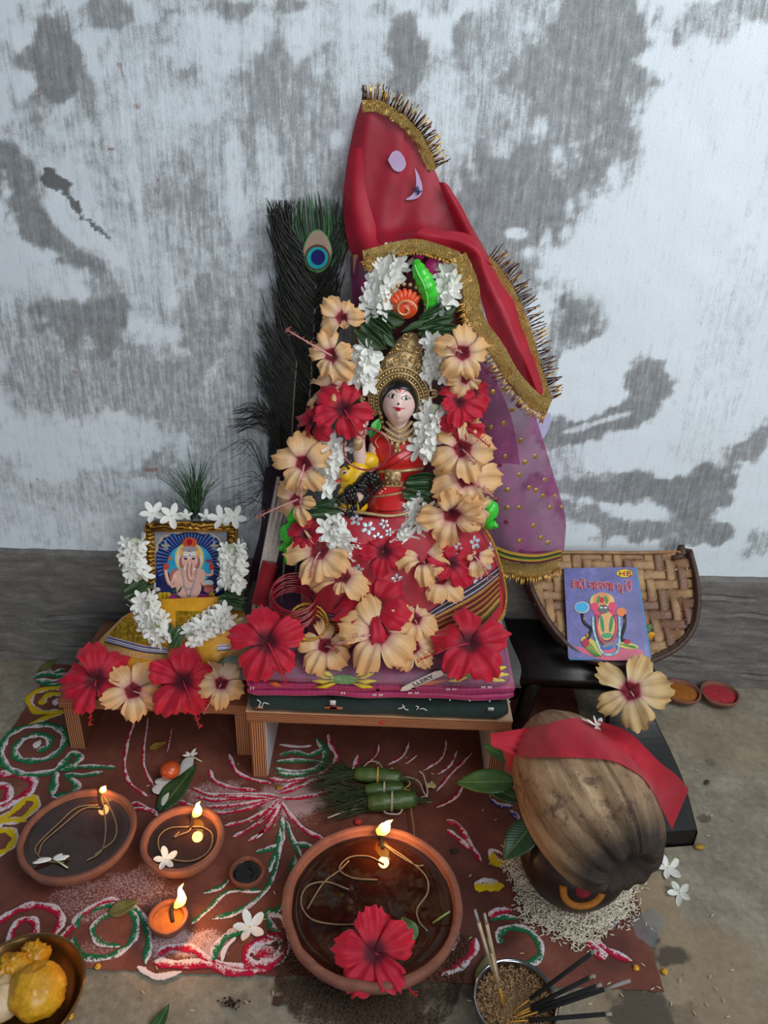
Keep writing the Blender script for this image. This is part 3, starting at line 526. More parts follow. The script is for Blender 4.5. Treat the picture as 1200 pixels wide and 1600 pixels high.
# second lamp
rimz = .040; c = PZ(285, 1308, rimz)
L2 = bowl('clay_oil_lamp', 'medium clay oil lamp with a flame, between the left lamp and the leaf', (c[0], c[1], 0), .061, rimz, M_CLAY)
pool(L2, (c[0], c[1], .032), .055, M_OIL)
wick(L2, [(300, 1284), (296, 1298), (282, 1304), (272, 1308), (280, 1300)], .0335, .0013); wick(L2, [(296, 1292), (265, 1294), (248, 1308), (250, 1330), (266, 1342), (300, 1345), (326, 1330), (332, 1305), (318, 1293), (300, 1292)], .0335, .0012)
e = PZ(300, 1270, rimz+.004); wick(L2, [(297, 1294), (300, 1284)], .0335, .0026, [e], M_CHAR)
flame(302, 1274, e[1], (313, 1252), 17, 'small flame on the medium clay oil lamp', .16)
# big bowl
rimz = .055; c = PZ(582, 1404, rimz)
L3 = bowl('clay_oil_lamp', 'largest clay bowl lamp brimming with dark oil in front of the bench', (c[0], c[1], 0), .123, rimz, M_CLAY, th=.010, foot=.6)
pool(L3, (c[0], c[1], .045), .1115, M_OILR)
for q in ([(598, 1318), (620, 1335), (650, 1352), (662, 1352)], [(603, 1320), (640, 1345), (666, 1370), (668, 1395), (652, 1420), (655, 1440), (668, 1455)], [(600, 1350), (575, 1338), (545, 1340), (530, 1358), (552, 1372), (590, 1375)], [(545, 1390), (510, 1378), (480, 1385), (470, 1410), (485, 1435), (520, 1444), (560, 1445)], [(480, 1420), (505, 1380), (530, 1360), (545, 1345)]): wick(L3, q, .0462, .0012)
e = PZ(593, 1302, rimz+.004); wick(L3, [(598, 1325), (596, 1312)], .0465, .003, [e], M_CHAR)
flame(590, 1300, e[1], (614, 1281), 22, 'bright flame at the back rim of the largest clay bowl', .32)
# small burning lamp
rimz = .024; c = PZ(262, 1432, rimz)
L4 = bowl('clay_oil_lamp', 'small clay lamp with the tallest flame, near the front left', (c[0], c[1], 0), .0268, rimz, M_CLAYD, th=.005, spout=(R(80), .12))
pool(L4, (c[0], c[1]-.001, .016), .0225, mat('#7d4c1e', '#94602a', rough=.15, scale=60), 'melted_ghee')
e = PZ(272, 1412, .030); MB().tube(catmull([PZ(270, 1440, .017), PZ(268, 1422, .022), e], 5), .0026, 8).build('wick', M_CHAR, L4)
flame(274, 1416, e[1], (287, 1380), 18, 'tall bright flame of the small front lamp', .24)
# small burnt lamp
rimz = .022; c = PZ(386, 1360, rimz)
L5 = bowl('clay_oil_lamp', 'small unlit clay lamp blackened with soot, left of the largest bowl', (c[0], c[1], 0), .0255, rimz, M_CLAYD, th=.004)
pool(L5, (c[0], c[1], .016), .021, oil('burnt_oil', '#0e0d0d', '#1a1716'))
MB().tube(catmull([PZ(392, 1368, .0175), PZ(396, 1360, .018), PZ(390, 1354, .018), PZ(391, 1346, .02)], 5), .0016, 6).build('wick', M_CHAR, L5)
# two saucers of powder by the wall
def saucer(px, py, r, label, pc, pc2):
    rz = .018; c = PZ(px, py, rz); t_ = bowl('clay_saucer', label, (c[0], c[1], 0), r, rz, M_CLAY, th=.004, cat='saucer', foot=.5)
    mb = MB(); mb.lathe([(r*.80, .0128), (r*.55, .0142), (r*.2, .0165), (.0005, .017)], (c[0], c[1], 0), 32, wob=.05); mb.build('powder_heap', mat(pc, pc2, rough=.95, scale=90, bump=.6, bscale=500), t_)
saucer(1066, 1079, .036, 'clay saucer of orange turmeric powder by the wall', '#8e5214', '#a8641c')
saucer(1125, 1082, .037, 'clay saucer of red vermilion powder, rightmost by the wall', '#96202c', '#b02f3a')
# ------------------------------------------------------------------ flowers and leaves
def petal_mat(name, stops, vein, tl=.18, rough=.55):
    t = NT(name); uv = t.n('TexCoord').outputs['UV']; sp = t.n('SeparateXYZ'); t.l(uv, sp.inputs[0])
    vo = t.co('Object'); x, y = sp.outputs[0], sp.outputs[1]
    mp = t.n('Mapping'); mp.inputs['Scale'].default_value = (26, 2.2, 1); t.l(uv, mp.inputs[0]); vn = t.noise(mp.outputs[0], 1, 3, .6)
    yy = t.math('ADD', y, t.math('MULTIPLY', t.math('SUBTRACT', vn, .5), .10))
    c = t.ramp(yy, stops); om = t.ramp(y, [(.26, 0.0), (.46, 1.0)]); c = t.mix(t.math('MULTIPLY', om, t.math('MULTIPLY', t.ramp(vn, [(.40, 1.0), (.52, 0.0)]), .5)), c, vein)
    c = t.mix(t.math('MULTIPLY', om, t.math('MULTIPLY', t.ramp(t.noise(vo, 50, 3), [(.4, 0.0), (.7, 1.0)]), .3)), c, vein)
    t.color(c).set(Roughness=rough, Sheen_Weight=.15, Specular_IOR_Level=.35); t.bump(vn, .55, .0012); t.translucent(tl, c); return t.m
M_RED = petal_mat('red_petal', [(0, '#3d0312'), (.2, '#650820'), (.36, '#b8102e'), (.7, '#c81432'), (1, '#d01e3c')], '#9a0a26')
M_PEACH = petal_mat('peach_petal', [(0, '#5a0a1c'), (.21, '#8a1426'), (.28, '#dca698'), (.45, '#eccda4'), (.7, '#ecc18a'), (1, '#e8b47a')], '#dba468', tl=.22)
M_CREAMP = petal_mat('cream_petal', [(0, '#5a0a1c'), (.20, '#8a1a2c'), (.27, '#d9a89a'), (.36, '#e8d0a4'), (.7, '#e3c48e'), (1, '#d8b57c')], '#c8a56e', tl=.2)
M_STP, M_STR = mat('#c9868a', '#d99a96', rough=.5), mat('#a3152f', '#bb2440', rough=.5)
M_ANP, M_ANR = mat('#b06a58', rough=.7), mat('#c23a2a', rough=.7)
M_GREEN = mat('#3d6b2c', '#578740', rough=.5, scale=80); M_STEM = mat('#7f9a4a', rough=.6)
def leaf_mat(name, c1, c2):
    t = NT(name); uv = t.n('TexCoord').outputs['UV']; sp = t.n('SeparateXYZ'); t.l(uv, sp.inputs[0])
    mid = t.math('ABSOLUTE', t.math('SUBTRACT', sp.outputs[0], .5)); w = t.n('TexWave', bands_direction='Y', i_Scale=5., i_Distortion=0.)
    cb = t.n('CombineXYZ'); t.l(sp.outputs[0], cb.inputs[0]); t.l(t.math('SUBTRACT', sp.outputs[1], t.math('MULTIPLY', mid, .5)), cb.inputs[1]); t.l(cb.outputs[0], w.inputs[0])
    c = t.ramp(t.noise(t.co(), 60, 3), [(.3, c1), (.7, c2)]); c = t.mix(t.ramp(mid, [(.015, .7), (.04, 0.0)]), c, '#6f8a4c'); c = t.mix(t.ramp(w.outputs['Fac'], [(.9, 0.0), (1, .35)]), c, '#6f8a4c')
    t.color(c).set(Roughness=.38, Specular_IOR_Level=.5).bump(w.outputs['Fac'], .25, .0006); return t.m
M_LEAF = leaf_mat('dark_leaf', '#1d3a1e', '#2a4f2a'); M_LEAF2 = leaf_mat('mid_leaf', '#2c4f22', '#416b31'); M_DRY = leaf_mat('dry_leaf', '#4d4a22', '#6b6532')
def petal(L, W, cup, curl, ruf, rr, nu=15, nv=17):
    ph, ph2 = rr.uniform(0, 6), rr.uniform(0, 6); G = np.zeros((nu, nv, 3)); k3 = rr.uniform(5, 8)
    for i in range(nu):
        u = i/(nu-1)
        for j in range(nv):
            v = 2*j/(nv-1)-1; w = W*(.10+1.02*u**.85)*(1-.30*u**4)
            al = L*(u-.26*v*v*u*u+.045*u**4*math.sin(k3*1.7*v+ph)+.03*u**6*math.sin(19*v+ph2))
            z = cup*L*(1.6*u*math.exp(-1.5*u)-.15)-curl*L*u**2.6 + .10*L*v*v*u*(1-u) + ruf*L*u**1.6*(.055*math.sin(k3*v+ph)+.04*math.sin(2.1*k3*v+ph2)*abs(v)+.02*math.sin(13*u+ph2)) + .012*L*(1-abs(v))*u
            G[i, j] = (al, w*v, z)
    return G
_fs = [100]
def hibiscus(px, py, Y, rpx, kind, label, tilt=(0, 0), roll=0., st=None, cup=.5, curl=.25, ruf=1., petals=5, pl=None, group=None, fold=None):
    """px,py = flower centre, Y = its depth, rpx = petal length in pixels, tilt = lean of the face to the right / up, st = stamen tip offset in pixels"""
    _fs[0] += 1; rr = random.Random(_fs[0]); c = PY(px, py, Y) if not hasattr(Y, '__len__') else PZ(px, py, Y[1]); s_ = sc(c); L = rpx*s_
    n = nrm(-nrm(ray(px, py))+tilt[0]*RT+tilt[1]*UP); B = np.stack([nrm(np.cross(UP, n)), nrm(np.cross(n, np.cross(UP, n))), n], 1)
    cat, m, ms, ma = {'red': ('hibiscus', M_RED, M_STR, M_ANR), 'peach': ('hibiscus', M_PEACH, M_STP, M_ANP), 'cream': ('hibiscus', M_CREAMP, M_STP, M_ANP)}[kind]
    th = thing('hibiscus_flower', label, cat, c, group or ('red hibiscus flowers' if kind == 'red' else 'peach hibiscus flowers'))
    for k_ in range(petals):
        a = roll+2*math.pi*k_/5+rr.uniform(-.12, .12); f_ = (pl[k_] if pl else 1)*rr.uniform(.93, 1.05)
        if f_ <= .05: continue
        cc = curl*rr.uniform(.5, 1.5) if not fold or k_ not in fold else fold[k_]
        G = petal(L*f_, L*f_*rr.uniform(.42, .58), cup*rr.uniform(.7, 1.4), cc, ruf*rr.uniform(1.1, 1.9), rr)
        tw = rr.uniform(.12, .22); G = G@rot((1, 0, 0), tw*rr.uniform(.6, 1.8)).T@rot((0, 1, 0), rr.uniform(-.22, .16)).T@rot((0, 0, 1), a).T
        MB().grid(G@B.T+c+n*.0004*k_).build('petal', m, th)
    if st is not None:
        k0 = -.12*cup*L; e = c+RT*st[0]*s_+UP*(-st[1])*s_+n*(st[2] if len(st) > 2 else .45)*L; m1 = c+(e-c)*.5+n*.16*L
        P = catmull([c+n*k0, c+n*.06*L+(e-c)*.12, m1, e], 7); s1 = MB().tube(P, list(np.linspace(.0016, .0010, len(P))), 7).build('stamen_column', ms, th)
        mb = MB(); k2 = len(P)
        for q in range(34):
            t_ = P[min(k2-1, int(k2*(.55+.45*rr.random())))]; d = nrm([rr.gauss(0, 1) for _ in range(3)]); d = nrm(d+nrm(e-c)*.3); q2 = t_+d*.0055*rr.uniform(.7, 1.2)
            mb.tube([t_, q2], .00022, 3, caps=False); mb.ell(q2, .0008, 5)
        for q in range(5): d = nrm(nrm(e-c)+.55*np.array([rr.gauss(0, 1) for _ in range(3)])); mb.tube([e, e+d*.006], .0003, 4, caps=False); mb.ell(e+d*.006, .0011, 6)
        mb.build('anthers', ma, s1)
    return th
M_JAS = NT('jasmine_white'); M_JAS.color('#f4f4ee').set(Roughness=.5, Sheen_Weight=.1); M_JAS.translucent(.22, '#dfe6dc'); M_JAS = M_JAS.m
M_JTUBE = mat('#b9c79a', rough=.6); M_JEYE = mat('#c9bf6a', rough=.6)
def blossom_mesh(seed, r=1.0, cup=.25):
    rr = random.Random(seed); mb = MB()
    for k_ in range(5):
        a = 2*math.pi*k_/5+rr.uniform(-.1, .1); f_ = rr.uniform(.9, 1.1); tw = rr.uniform(.2, .45); cu = cup+rr.uniform(-.15, .2); G = np.zeros((6, 5, 3))
        for i in range(6):
            u = i/5.
            for j in range(5):
                v = j/2.-1; w = r*f_*.32*(.22+1.5*u*(1.1-u)+.35*u)*(1-.45*u**6); G[i, j] = (r*f_*(u-.05*v*v*u), w*v+.10*r*u*u, r*(cu*u*u-.35*cu*u**4+.06*v*v*u+.07*v*u*tw))
        G = G@rot((1, 0, 0), tw*.6).T@rot((0, 0, 1), a).T; mb.grid(G)
    mb.tube([(0, 0, .02*r), (0, 0, -.3*r), (.05*r, 0, -.75*r)], [.09*r, .07*r, .05*r], 6)
    me = mb.build('blossom', M_JAS); dm = me.data; bpy.data.objects.remove(me); dm.materials.append(M_JTUBE); n_ = 5*20
    for i, p in enumerate(dm.polygons):
        if i >= n_: p.material_index = 1
    return dm
BL = [blossom_mesh(s_, 1.0, .12+.16*(s_ % 3)) for s_ in range(6)]
def blossom(name, c, n, r, parent, rr, roll=None):
    o = bpy.data.objects.new(name, rr.choice(BL)); COL.objects.link(o); M = basis(n, roll if roll is not None else rr.uniform(0, 6.3))*r
    pw = parent_world(parent) if parent else np.zeros(3); c = np.array(c)-pw
    o.matrix_local = Matrix([list(M[i])+[c[i]] for i in range(3)]+[[0, 0, 0, 1]]); 
    if parent: o.parent = parent; o.matrix_local = Matrix([list(M[i])+[c[i]] for i in range(3)]+[[0, 0, 0, 1]])
    return o
def loose_jasmine(px, py, z, rpx, label, tilt=(0, 0), roll=0, stalk=None, Y=None, group='loose jasmine blossoms'):
    c = PY(px, py, Y) if Y is not None else PZ(px, py, z); s_ = sc(c); n = nrm(-nrm(ray(px, py))+tilt[0]*RT+tilt[1]*UP); th = thing('jasmine_blossom', label, 'jasmine flower', c, group)
    rr = random.Random(int(px*7+py)); blossom('corolla', c, n, rpx*s_, th, rr, roll)
    if stalk:
        e = c+RT*stalk[0]*s_-UP*stalk[1]*s_; e[2] = max(e[2], (z or 0)+.001) if Y is None else e[2]; MB().tube(catmull([c-n*.2*rpx*s_, (c+e)/2+[0, 0, .001], e], 4), [.0009]*9, 6).build('stalk', M_JTUBE, th)
    return th
def leaf(M, c, L, W, m, name, parent=None, bend=.15, fold=.25, twist=0., nu=14, wav=.02):
    """pointed leaf along local +y, face +z"""
    G = np.zeros((nu, 9, 3))
    for i in range(nu):
        u = i/(nu-1); w = W*.5*(math.sin(math.pi*u**.8)**.85*(1-.12*u)+.02)
        for j in range(9):
            v = j/4.-1; G[i, j] = (w*v, L*u, L*(-bend*(u-.0)**2)+fold*w*abs(v)+wav*L*math.sin(9*u+2*v)*abs(v))
        if twist: G[i] = G[i]@rot((0, 1, 0), twist*u).T
    G = G@np.array(M).T+np.array(c); mb = MB(); mb.grid(G); return mb.build(name, m, parent, solid=.0004, loc=c if parent is None else None)
def leaf_bundle(px, py, Y, w, h, parent, ang=0., n=6, seed=1):
    """stack of folded leaves tied into the garland"""
    rr = random.Random(seed); c = PY(px, py, Y); s_ = sc(c); B = basis(-nrm(ray(px, py)), ang, upv=UP)
    b = None
    for k_ in range(n):
        f_ = k_/(n-1)-.5; q = c+B@np.array([rr.uniform(-.10, .10)*w*s_, f_*h*s_, rr.uniform(0, .006)]); a = rr.uniform(-.2, .2)+f_*.35; M = B@rot((0, 0, 1), a-math.pi/2*(1 if k_ % 2 else -1))@rot((0, 1, 0), .5*(1 if k_ % 2 else -1))
        ln = w*s_*rr.uniform(.85, 1.05); o = leaf(M, q-M[:, 1]*ln*.5, ln, h*s_*rr.uniform(.42, .6), M_LEAF, 'leaf', b or parent, bend=rr.uniform(-.1, .15), fold=.5)
        if b is None: o.name = 'leaf_bundle'; b = o
    return b
_gn = [0]
def segment(th, pts, w, n, seed, r=.0175, face=(0, 0)):
    """one fat run of blossoms along a pixel path [(px,py,Y)...]"""
    rr = random.Random(seed); P = catmull([PY(*p) for p in pts], 12); d = np.r_[0, np.cumsum(np.linalg.norm(np.diff(P, axis=0), axis=1))]
    n = int(n*1.9); Rr = w*.5*sc(P[len(P)//2])*.72; k_ = np.linspace(0, d[-1], 14); C = np.stack([np.interp(k_, d, P[:, i]) for i in range(3)], 1)
    rs = [Rr*.8*(.65+.35*math.sin(math.pi*min(1, max(0, i/13)))) for i in range(14)]
    core = MB().tube(C, rs, 10).build('flower_string', mat('#a9b48a', '#d3d6c4', rough=.7, scale=120), th)
    for q in range(n):
        f_ = (q+.5)/n; s_ = d[-1]*(f_*.96+.02); c = np.array([np.interp(s_, d, P[:, i]) for i in range(3)]); t0 = nrm(P[min(len(P)-1, int(f_*len(P))+1)]-P[max(0, int(f_*len(P))-1)])
        vw = -nrm(ray(*pts[0][:2])); sd = nrm(np.cross(t0, vw)); a = ((q*2.399) % 3.6)-1.8+rr.uniform(-.25, .25)
        n_ = nrm(math.cos(a)*vw+math.sin(a)*sd+rr.uniform(-.35, .35)*t0)
        blossom('blossom', c+(math.cos(a)*vw+math.sin(a)*sd)*Rr*rr.uniform(.85, 1.15), n_, r*rr.uniform(.85, 1.12), core, rr)
    return core
# ------------------------------------------------------------------ statue of the goddess
from mathutils.bvhtree import BVHTree
def Q(px, py, d): return PY(px, py, -d)
def bvh(o):
    me = o.data; b = parent_world(o.parent) if o.parent else np.array(o.location)
    return BVHTree.FromPolygons([Vector(v.co)+Vector(b) for v in me.vertices], [tuple(p.vertices) for p in me.polygons])
def cast(tree, px, py, off=.001):
    d = nrm(ray(px, py)); h = tree.ray_cast(Vector(CAM), Vector(d))
    if h[0] is None: return None, None
    n = np.array(h[1]); n = n if n@d < 0 else -n; return np.array(h[0])+n*off, n
def onmesh(tree, pts, off=.001):
    out = []
    for p in pts:
        h, n = cast(tree, p[0], p[1], off)
        if h is not None: out.append(h)
    return out
def loft(rows, n=28, k=5, fr=None):
    """rows (py, xl, xr, Y, depth_radius): closed body seen from the front"""
    G = []
    for py, xl, xr, Y, dr in catmull(rows, k):
        a, b = PY(xl, py, Y), PY(xr, py, Y); c, w = (a+b)/2, np.linalg.norm(b-a)/2
        G.append([c+np.array([w*math.cos(t_), dr*math.sin(t_), 0]) + (fr(t_, py)*np.array([math.cos(t_), math.sin(t_), 0]) if fr else 0) for t_ in np.linspace(0, 2*math.pi, n, endpoint=False)])
    mb = MB(); mb.grid(G, wrapv=True); m_ = len(G); mb.f += [tuple(reversed(range(n))), tuple((m_-1)*n+j for j in range(n))]; return mb
GOLD = mat('#a98c5e', '#cdb488', rough=.4, metal=.45, scale=150, bump=.3, bscale=700)
GOLDB = mat('#c48a2a', '#f0c860', rough=.22, metal=.95, scale=400, bump=.8, bscale=900, bdist=.002)
SKIN = mat('#e2bfb4', '#e8c9be', rough=.28, scale=20, coat=.3); REDP = mat('#c01f22', '#d12a2a', rough=.3, scale=40, coat=.4); BLK = mat('#101012', rough=.3, coat=.3)
LIME = mat('#2fae2a', '#43cf34', rough=.35, scale=60, coat=.3); YEL = mat('#dfae14', '#ecc023', rough=.35, scale=40, coat=.3); WHT = mat('#e6e2da', rough=.4); PINK = mat('#b0186a', '#c42a7c', rough=.4); ORG = mat('#d8401c', '#e65a28', rough=.35, scale=90, coat=.3)
MAROON = mat('#3d1218', '#561a22', rough=.6)
S = thing('goddess_statue', 'painted plaster statue of a seated goddess with a white face and golden crown', 'statue', Q(625, 985, .14))
# back arch
out = [(566, 960), (560, 700), (566, 520), (578, 450), (602, 410), (640, 392), (684, 402), (714, 440), (728, 520), (742, 700), (744, 960)]
P = catmull([(x, y, 0) for x, y in out], 6); A = [PY(x, y, -.085) for x, y, _ in P]; mb = MB(); n = len(A)
mb.add(A+[a+np.array([0, .03, 0]) for a in A], [tuple(range(n)), tuple(range(2*n-1, n-1, -1))]+[(i, i+n, (i+1) % n+n, (i+1) % n) for i in range(n)]); mb.build('back_arch', MAROON, S)
# back support between the arch and the stack
MB().tube([a+np.array([0, -.004, 0]) for a in A[8:-8]], .005, 8).build('arch_rim', GOLD, S)
for (px, py, r) in ((577, 449, 15), (678, 419, 16), (655, 396, 10)): c = PY(px, py, -.098); MB().ell(c, (r*sc(c), .008, r*sc(c)*1.1), 20).build('button', PINK, S, label='bright magenta domed button')
# crumpled gold cloth over the arch top
def ruffle(name, rows, m, parent, amp=.004, fq=90, seed=1, ku=6, kv=12, label=None):
    G = surf(rows, ku, kv); N = gnormals(G); G = G+N*((fbm(G[..., 0]*fq+9, G[..., 2]*fq*.4+9, 3, seed)-.5)*2*amp)[..., None]
    return MB().grid(G).build(name, m, parent, label=label)
# green plume and red topknot
C = catmull([Q(650, 408, .115), Q(656, 425, .128), Q(666, 445, .132), Q(672, 470, .128), Q(668, 492, .12)], 6); k_ = len(C)
MB().tube(C, [.0135*math.sin(math.pi*(.12+.8*i/k_))*(1+.10*math.sin(i*2.1)) for i in range(k_)], 14).build('plume', LIME, S, label='bright green ribbed plume')
for i in range(2, k_-2, 2): pass
e = C[k_//2]; mb = MB(); mb.tube([p+np.array([-.004, -.013, .002]) for p in C[2:-2]], .0012, 6); mb.build('plume_rib', mat('#7fe070', rough=.3), S)
fan = MB(); cc = Q(633, 480, .13)
for i in range(7):
    a = R(40+i*18+0); d = np.array([math.cos(a), -.15, math.sin(a)]); fan.tube([cc, cc+d*.018, cc+d*.027], [.005, .0065, .002], 8)
fan.ell(cc, (.019, .014, .017), 18); fan.build('topknot', ORG, S, label='orange-red scalloped topknot')
sp_ = [cc+np.array([math.cos(a)*(.016-.0018*a), -.016, math.sin(a)*(.015-.0017*a)]) for a in np.linspace(0, 7.5, 30)]
MB().tube(sp_, .0018, 6).build('topknot_scroll', mat('#d9a070', rough=.35, metal=.3), S)
mb = MB()
for i in range(15): a = R(-40+i*17); mb.ell(cc+np.array([math.cos(a)*.030, -.004, math.sin(a)*.033]), .0032, 8)
mb.build('topknot_beads', GOLD, S)
for (px, py, rx, rz_) in ((598, 500, 16, 9), (580, 478, 10, 16), (617, 502, 14, 9)): c = Q(px, py, .118); MB().ell(c, (rx*sc(c), .008, rz_*sc(c)), 14).build('green_scroll', LIME, S)
# crown
fc = Q(623, 630, .150); fs = sc(fc)
hx = [(4, .0), (34, -.002), (56, -.006)]
def arc(r, a0, a1, n, sq=1.12, y=0): return [fc+np.array([math.cos(R(a))*r*fs, y, math.sin(R(a))*r*fs*sq]) for a in np.linspace(a0, a1, n)]
cr = MB()
halo = [fc+np.array([math.cos(t_)*48*fs, .018, math.sin(t_)*56*fs]) for t_ in np.linspace(R(-35), R(215), 40)]
cr.add([fc+np.array([0, .018, 0])]+halo, [(0, i, i+1) for i in range(1, 40)]); cr.add([p+np.array([0, .006, 0]) for p in [fc+np.array([0, .018, 0])]+halo], [(0, i+1, i) for i in range(1, 40)])
for r, w in ((32, .0022), (39.5, .0016), (47, .0022)): cr.tube(arc(r, -28, 208, 40, 1.16, .012+(.0002 if r > 40 else -.004)), w, 8)
cro = cr.build('crown', GOLD, S)
mb = MB()
for r, n_ in ((35.5, 30), (43.5, 36)):
    for p in arc(r, -25, 205, n_, 1.16, .008): mb.ell(p, .0021, 8)
mb.build('crown_beads', mat('#d8b878', rough=.3, metal=.7), cro)
mb = MB()
for i, a in enumerate(np.linspace(-30, 210, 21)):      # outer flame curls
    b0 = arc(48, a, a+1, 2, 1.16, .014)[0]; d = nrm([math.cos(R(a)), 0, math.sin(R(a))]); s_ = np.cross(d, [0, 1, 0])*(1 if i % 2 else -1)
    mb.tube(catmull([b0, b0+d*.008+s_*.001, b0+d*.012+s_*.005, b0+d*.007+s_*.007, b0+d*.005+s_*.0035], 4), [.0021]*16+[.0012], 6)
mb.build('crown_scrolls', GOLD, cro)
tw = loft([(585, 590, 664, -.125, .012), (565, 596, 664, -.122, .013), (548, 610, 660, -.118, .012), (530, 622, 656, -.114, .009), (520, 636, 650, -.112, .004)], 20, 4); tw.build('crown_tower', GOLD, cro)
mb = MB()
for (x, y) in ((612, 562), (628, 556), (645, 560), (655, 566), (622, 540), (640, 538), (652, 545), (634, 524), (603, 575), (660, 580)):
    p = Q(x, y, .134); mb.tube([p+np.array([math.cos(a)*(.001+.0009*a), -.001, math.sin(a)*(.001+.0009*a)]) for a in np.linspace(0, 6.5, 18)], .0013, 6)
for i in range(3):
    for t_ in np.linspace(-.9, .9, 11): p = Q(627+t_*(36-8*i), 577-15*i+6*t_*t_, .138-.004*i); mb.ell(p, .0021, 7)
mb.build('crown_filigree', mat('#bd9658', '#dcbb7c', rough=.3, metal=.8), cro)
# head
A_, B_, C_ = 26.5*fs, .031, 36*fs
def headpt(u, v):  # u lon, v lat
    x, y, z = math.cos(v)*math.sin(u), -math.cos(v)*math.cos(u), math.sin(v)
    jaw = 1-.22*max(0, -z)**1.4; return fc+np.array([A_*x*jaw, B_*y*(1-.12*max(0, -z)), C_*z])
G = []
for v in np.linspace(-math.pi/2+.001, math.pi/2-.001, 34):
    row = []
    for u in np.linspace(-math.pi, math.pi, 48, endpoint=False):
        p = headpt(u, v); x, z = (p-fc)[0]/A_, (p-fc)[2]/C_; fr = max(0, math.cos(u))
        p[1] -= fr*(.0050*math.exp(-(x/.16)**2-((z+.20)/.20)**2)+.0022*math.exp(-(x/.10)**2-((z+.30)/.09)**2)+.0022*math.exp(-(x/.3)**2-((z+.56)/.10)**2)-.0020*(math.exp(-((x-.42)/.2)**2-((z-.0)/.12)**2)+math.exp(-((x+.42)/.2)**2-((z-.0)/.12)**2))+.0015*(math.exp(-((x-.5)/.2)**2-((z+.35)/.2)**2)+math.exp(-((x+.5)/.2)**2-((z+.35)/.2)**2)))
        row.append(p)
    G.append(row)
head = MB().grid(G, wrapv=True).build('face', SKIN, S, label='pale pink painted face')
T_ = bvh(head)
def fl(name, pts, w, m, off=.0006):
    P = onmesh(T_, pts, off); 
    return MB().tube(catmull(P, 4), w, 6).build(name, m, head) if len(P) > 1 else None
def dot(name, px, py, rx, ry, m, off=.0002, th=.0009, tri=False):
    p, n_ = cast(T_, px, py, off); M = basis(n_, 0, upv=(0, 0, 1)); return MB().ell(p, (rx*fs, ry*fs, th), 14, M).build(name, m, head)
for sx, (ex, ey) in ((-1, (613.5, 619)), (1, (633.5, 622))):
    dot('eye_white', ex, ey, 6.0, 3.3, WHT); dot('iris', ex+.5, ey+.2, 2.5, 2.9, BLK, .0010)
    fl('eyelid', [(ex-6*1, ey+(0 if sx > 0 else .5)), (ex-2, ey-3.4), (ex+3, ey-3.2), (ex+6, ey+.5)] if sx > 0 else [(ex-9, ey+.8), (ex-4, ey-2.4), (ex+1, ey-3.6), (ex+6, ey+1)], .0006, BLK)
    fl('eyelid', [(ex-6, ey+.8), (ex, ey+3.2), (ex+6, ey+.8)], .0003, BLK)
    if sx > 0: fl('eyelid', [(ex+5, ey+0), (ex+9, ey+.6)], .0004, BLK)
fl('eyebrow', [(605.5, 613), (609, 609), (614, 608), (619, 610), (621.5, 614)], .00045, BLK); fl('eyebrow', [(628, 616), (633, 611.5), (638, 611), (642, 614), (644, 618)], .00045, BLK)
dot('forehead_mark', 625, 607.5, 3.2, 3.6, REDP, .0004); dot('forehead_mark', 625.3, 612.3, 1.1, 1.2, REDP, .0004); dot('nose_ring', 622.8, 631, 1.7, 2.0, BLK, .0006)
dot('lips', 622.5, 640, 4.6, 2.3, mat('#b8142a', rough=.3), .0006); dot('lips', 622.3, 637.6, 6.0, 1.2, mat('#b8142a', rough=.3), .0006); fl('lips', [(614.5, 636), (618, 637.5), (623, 638), (628, 638), (632, 638)], .0005, mat('#b8142a', rough=.3))
# hair cap: parting above, running down beside the cheeks
G = []
for q in np.linspace(0, 1, 20):
    row = []
    for u in np.linspace(-2.6, 2.6, 61):
        vl = max(-.42, .86-1.30*(abs(u)/1.38)**3.6); v = math.pi/2-.01-(math.pi/2-.01-vl)*q
        p = headpt(u, v)-fc; e = 1.0 if q < .9 else 1-(q-.9)*.5; row.append(fc+p*np.array([1.075*e, 1.07*e, 1.07])+np.array([0, .001, .0004]))
    G.append(row)
MB().grid(G).build('hair', BLK, S, solid=.0016)
# neck, bust, lap
loft([(650, 608, 640, -.140, .014), (668, 608, 640, -.140, .013), (680, 596, 652, -.138, .018), (690, 592, 658, -.138, .018)], 24, 4).build('neck', SKIN, S)
def fr(t_, py): return .0009*math.sin(py*.5+t_*9)
torso = loft([(672, 584, 668, -.132, .014), (684, 577, 676, -.135, .024), (705, 580, 672, -.138, .032), (725, 584, 664, -.138, .029), (745, 588, 658, -.138, .026), (765, 582, 664, -.146, .040), (785, 574, 668, -.150, .050), (800, 570, 670, -.150, .052)], 36, 5, fr)
torso = torso.build('red_dress', REDP, S); TT = bvh(torso)
def tt(name, pts, w, m, off=.0012): P = onmesh(TT, pts, off); return MB().tube(catmull(P, 4), w, 7).build(name, m, torso)
tt('gold_edge', [(592, 700), (587, 690), (596, 680), (606, 690)], .0008, GOLD); tt('gold_edge', [(598, 724), (612, 716), (630, 704), (648, 690)], .0010, mat('#8e1418', rough=.4)); tt('gold_edge', [(600, 732), (618, 724), (636, 712), (655, 700)], .0009, mat('#8e1418', rough=.4)); tt('gold_edge', [(634, 700), (640, 704), (643, 698)], .0008, GOLD)
tt('gold_edge', [(583, 777), (600, 775), (620, 772), (636, 768)], .0018, GOLD); tt('gold_edge', [(576, 796), (600, 799), (630, 797), (655, 790)], .0012, mat('#8e1418', rough=.4))
mb = MB()
for x, y in ((592, 765), (597, 761), (602, 764), (597, 768), (594, 771)): p, _ = cast(TT, x, y, .0005); mb.ell(p, .0014, 7)
mb.build('dress_dots', WHT, torso)
p, nn_ = cast(TT, 614, 746, .002); M = basis(nn_, 0)
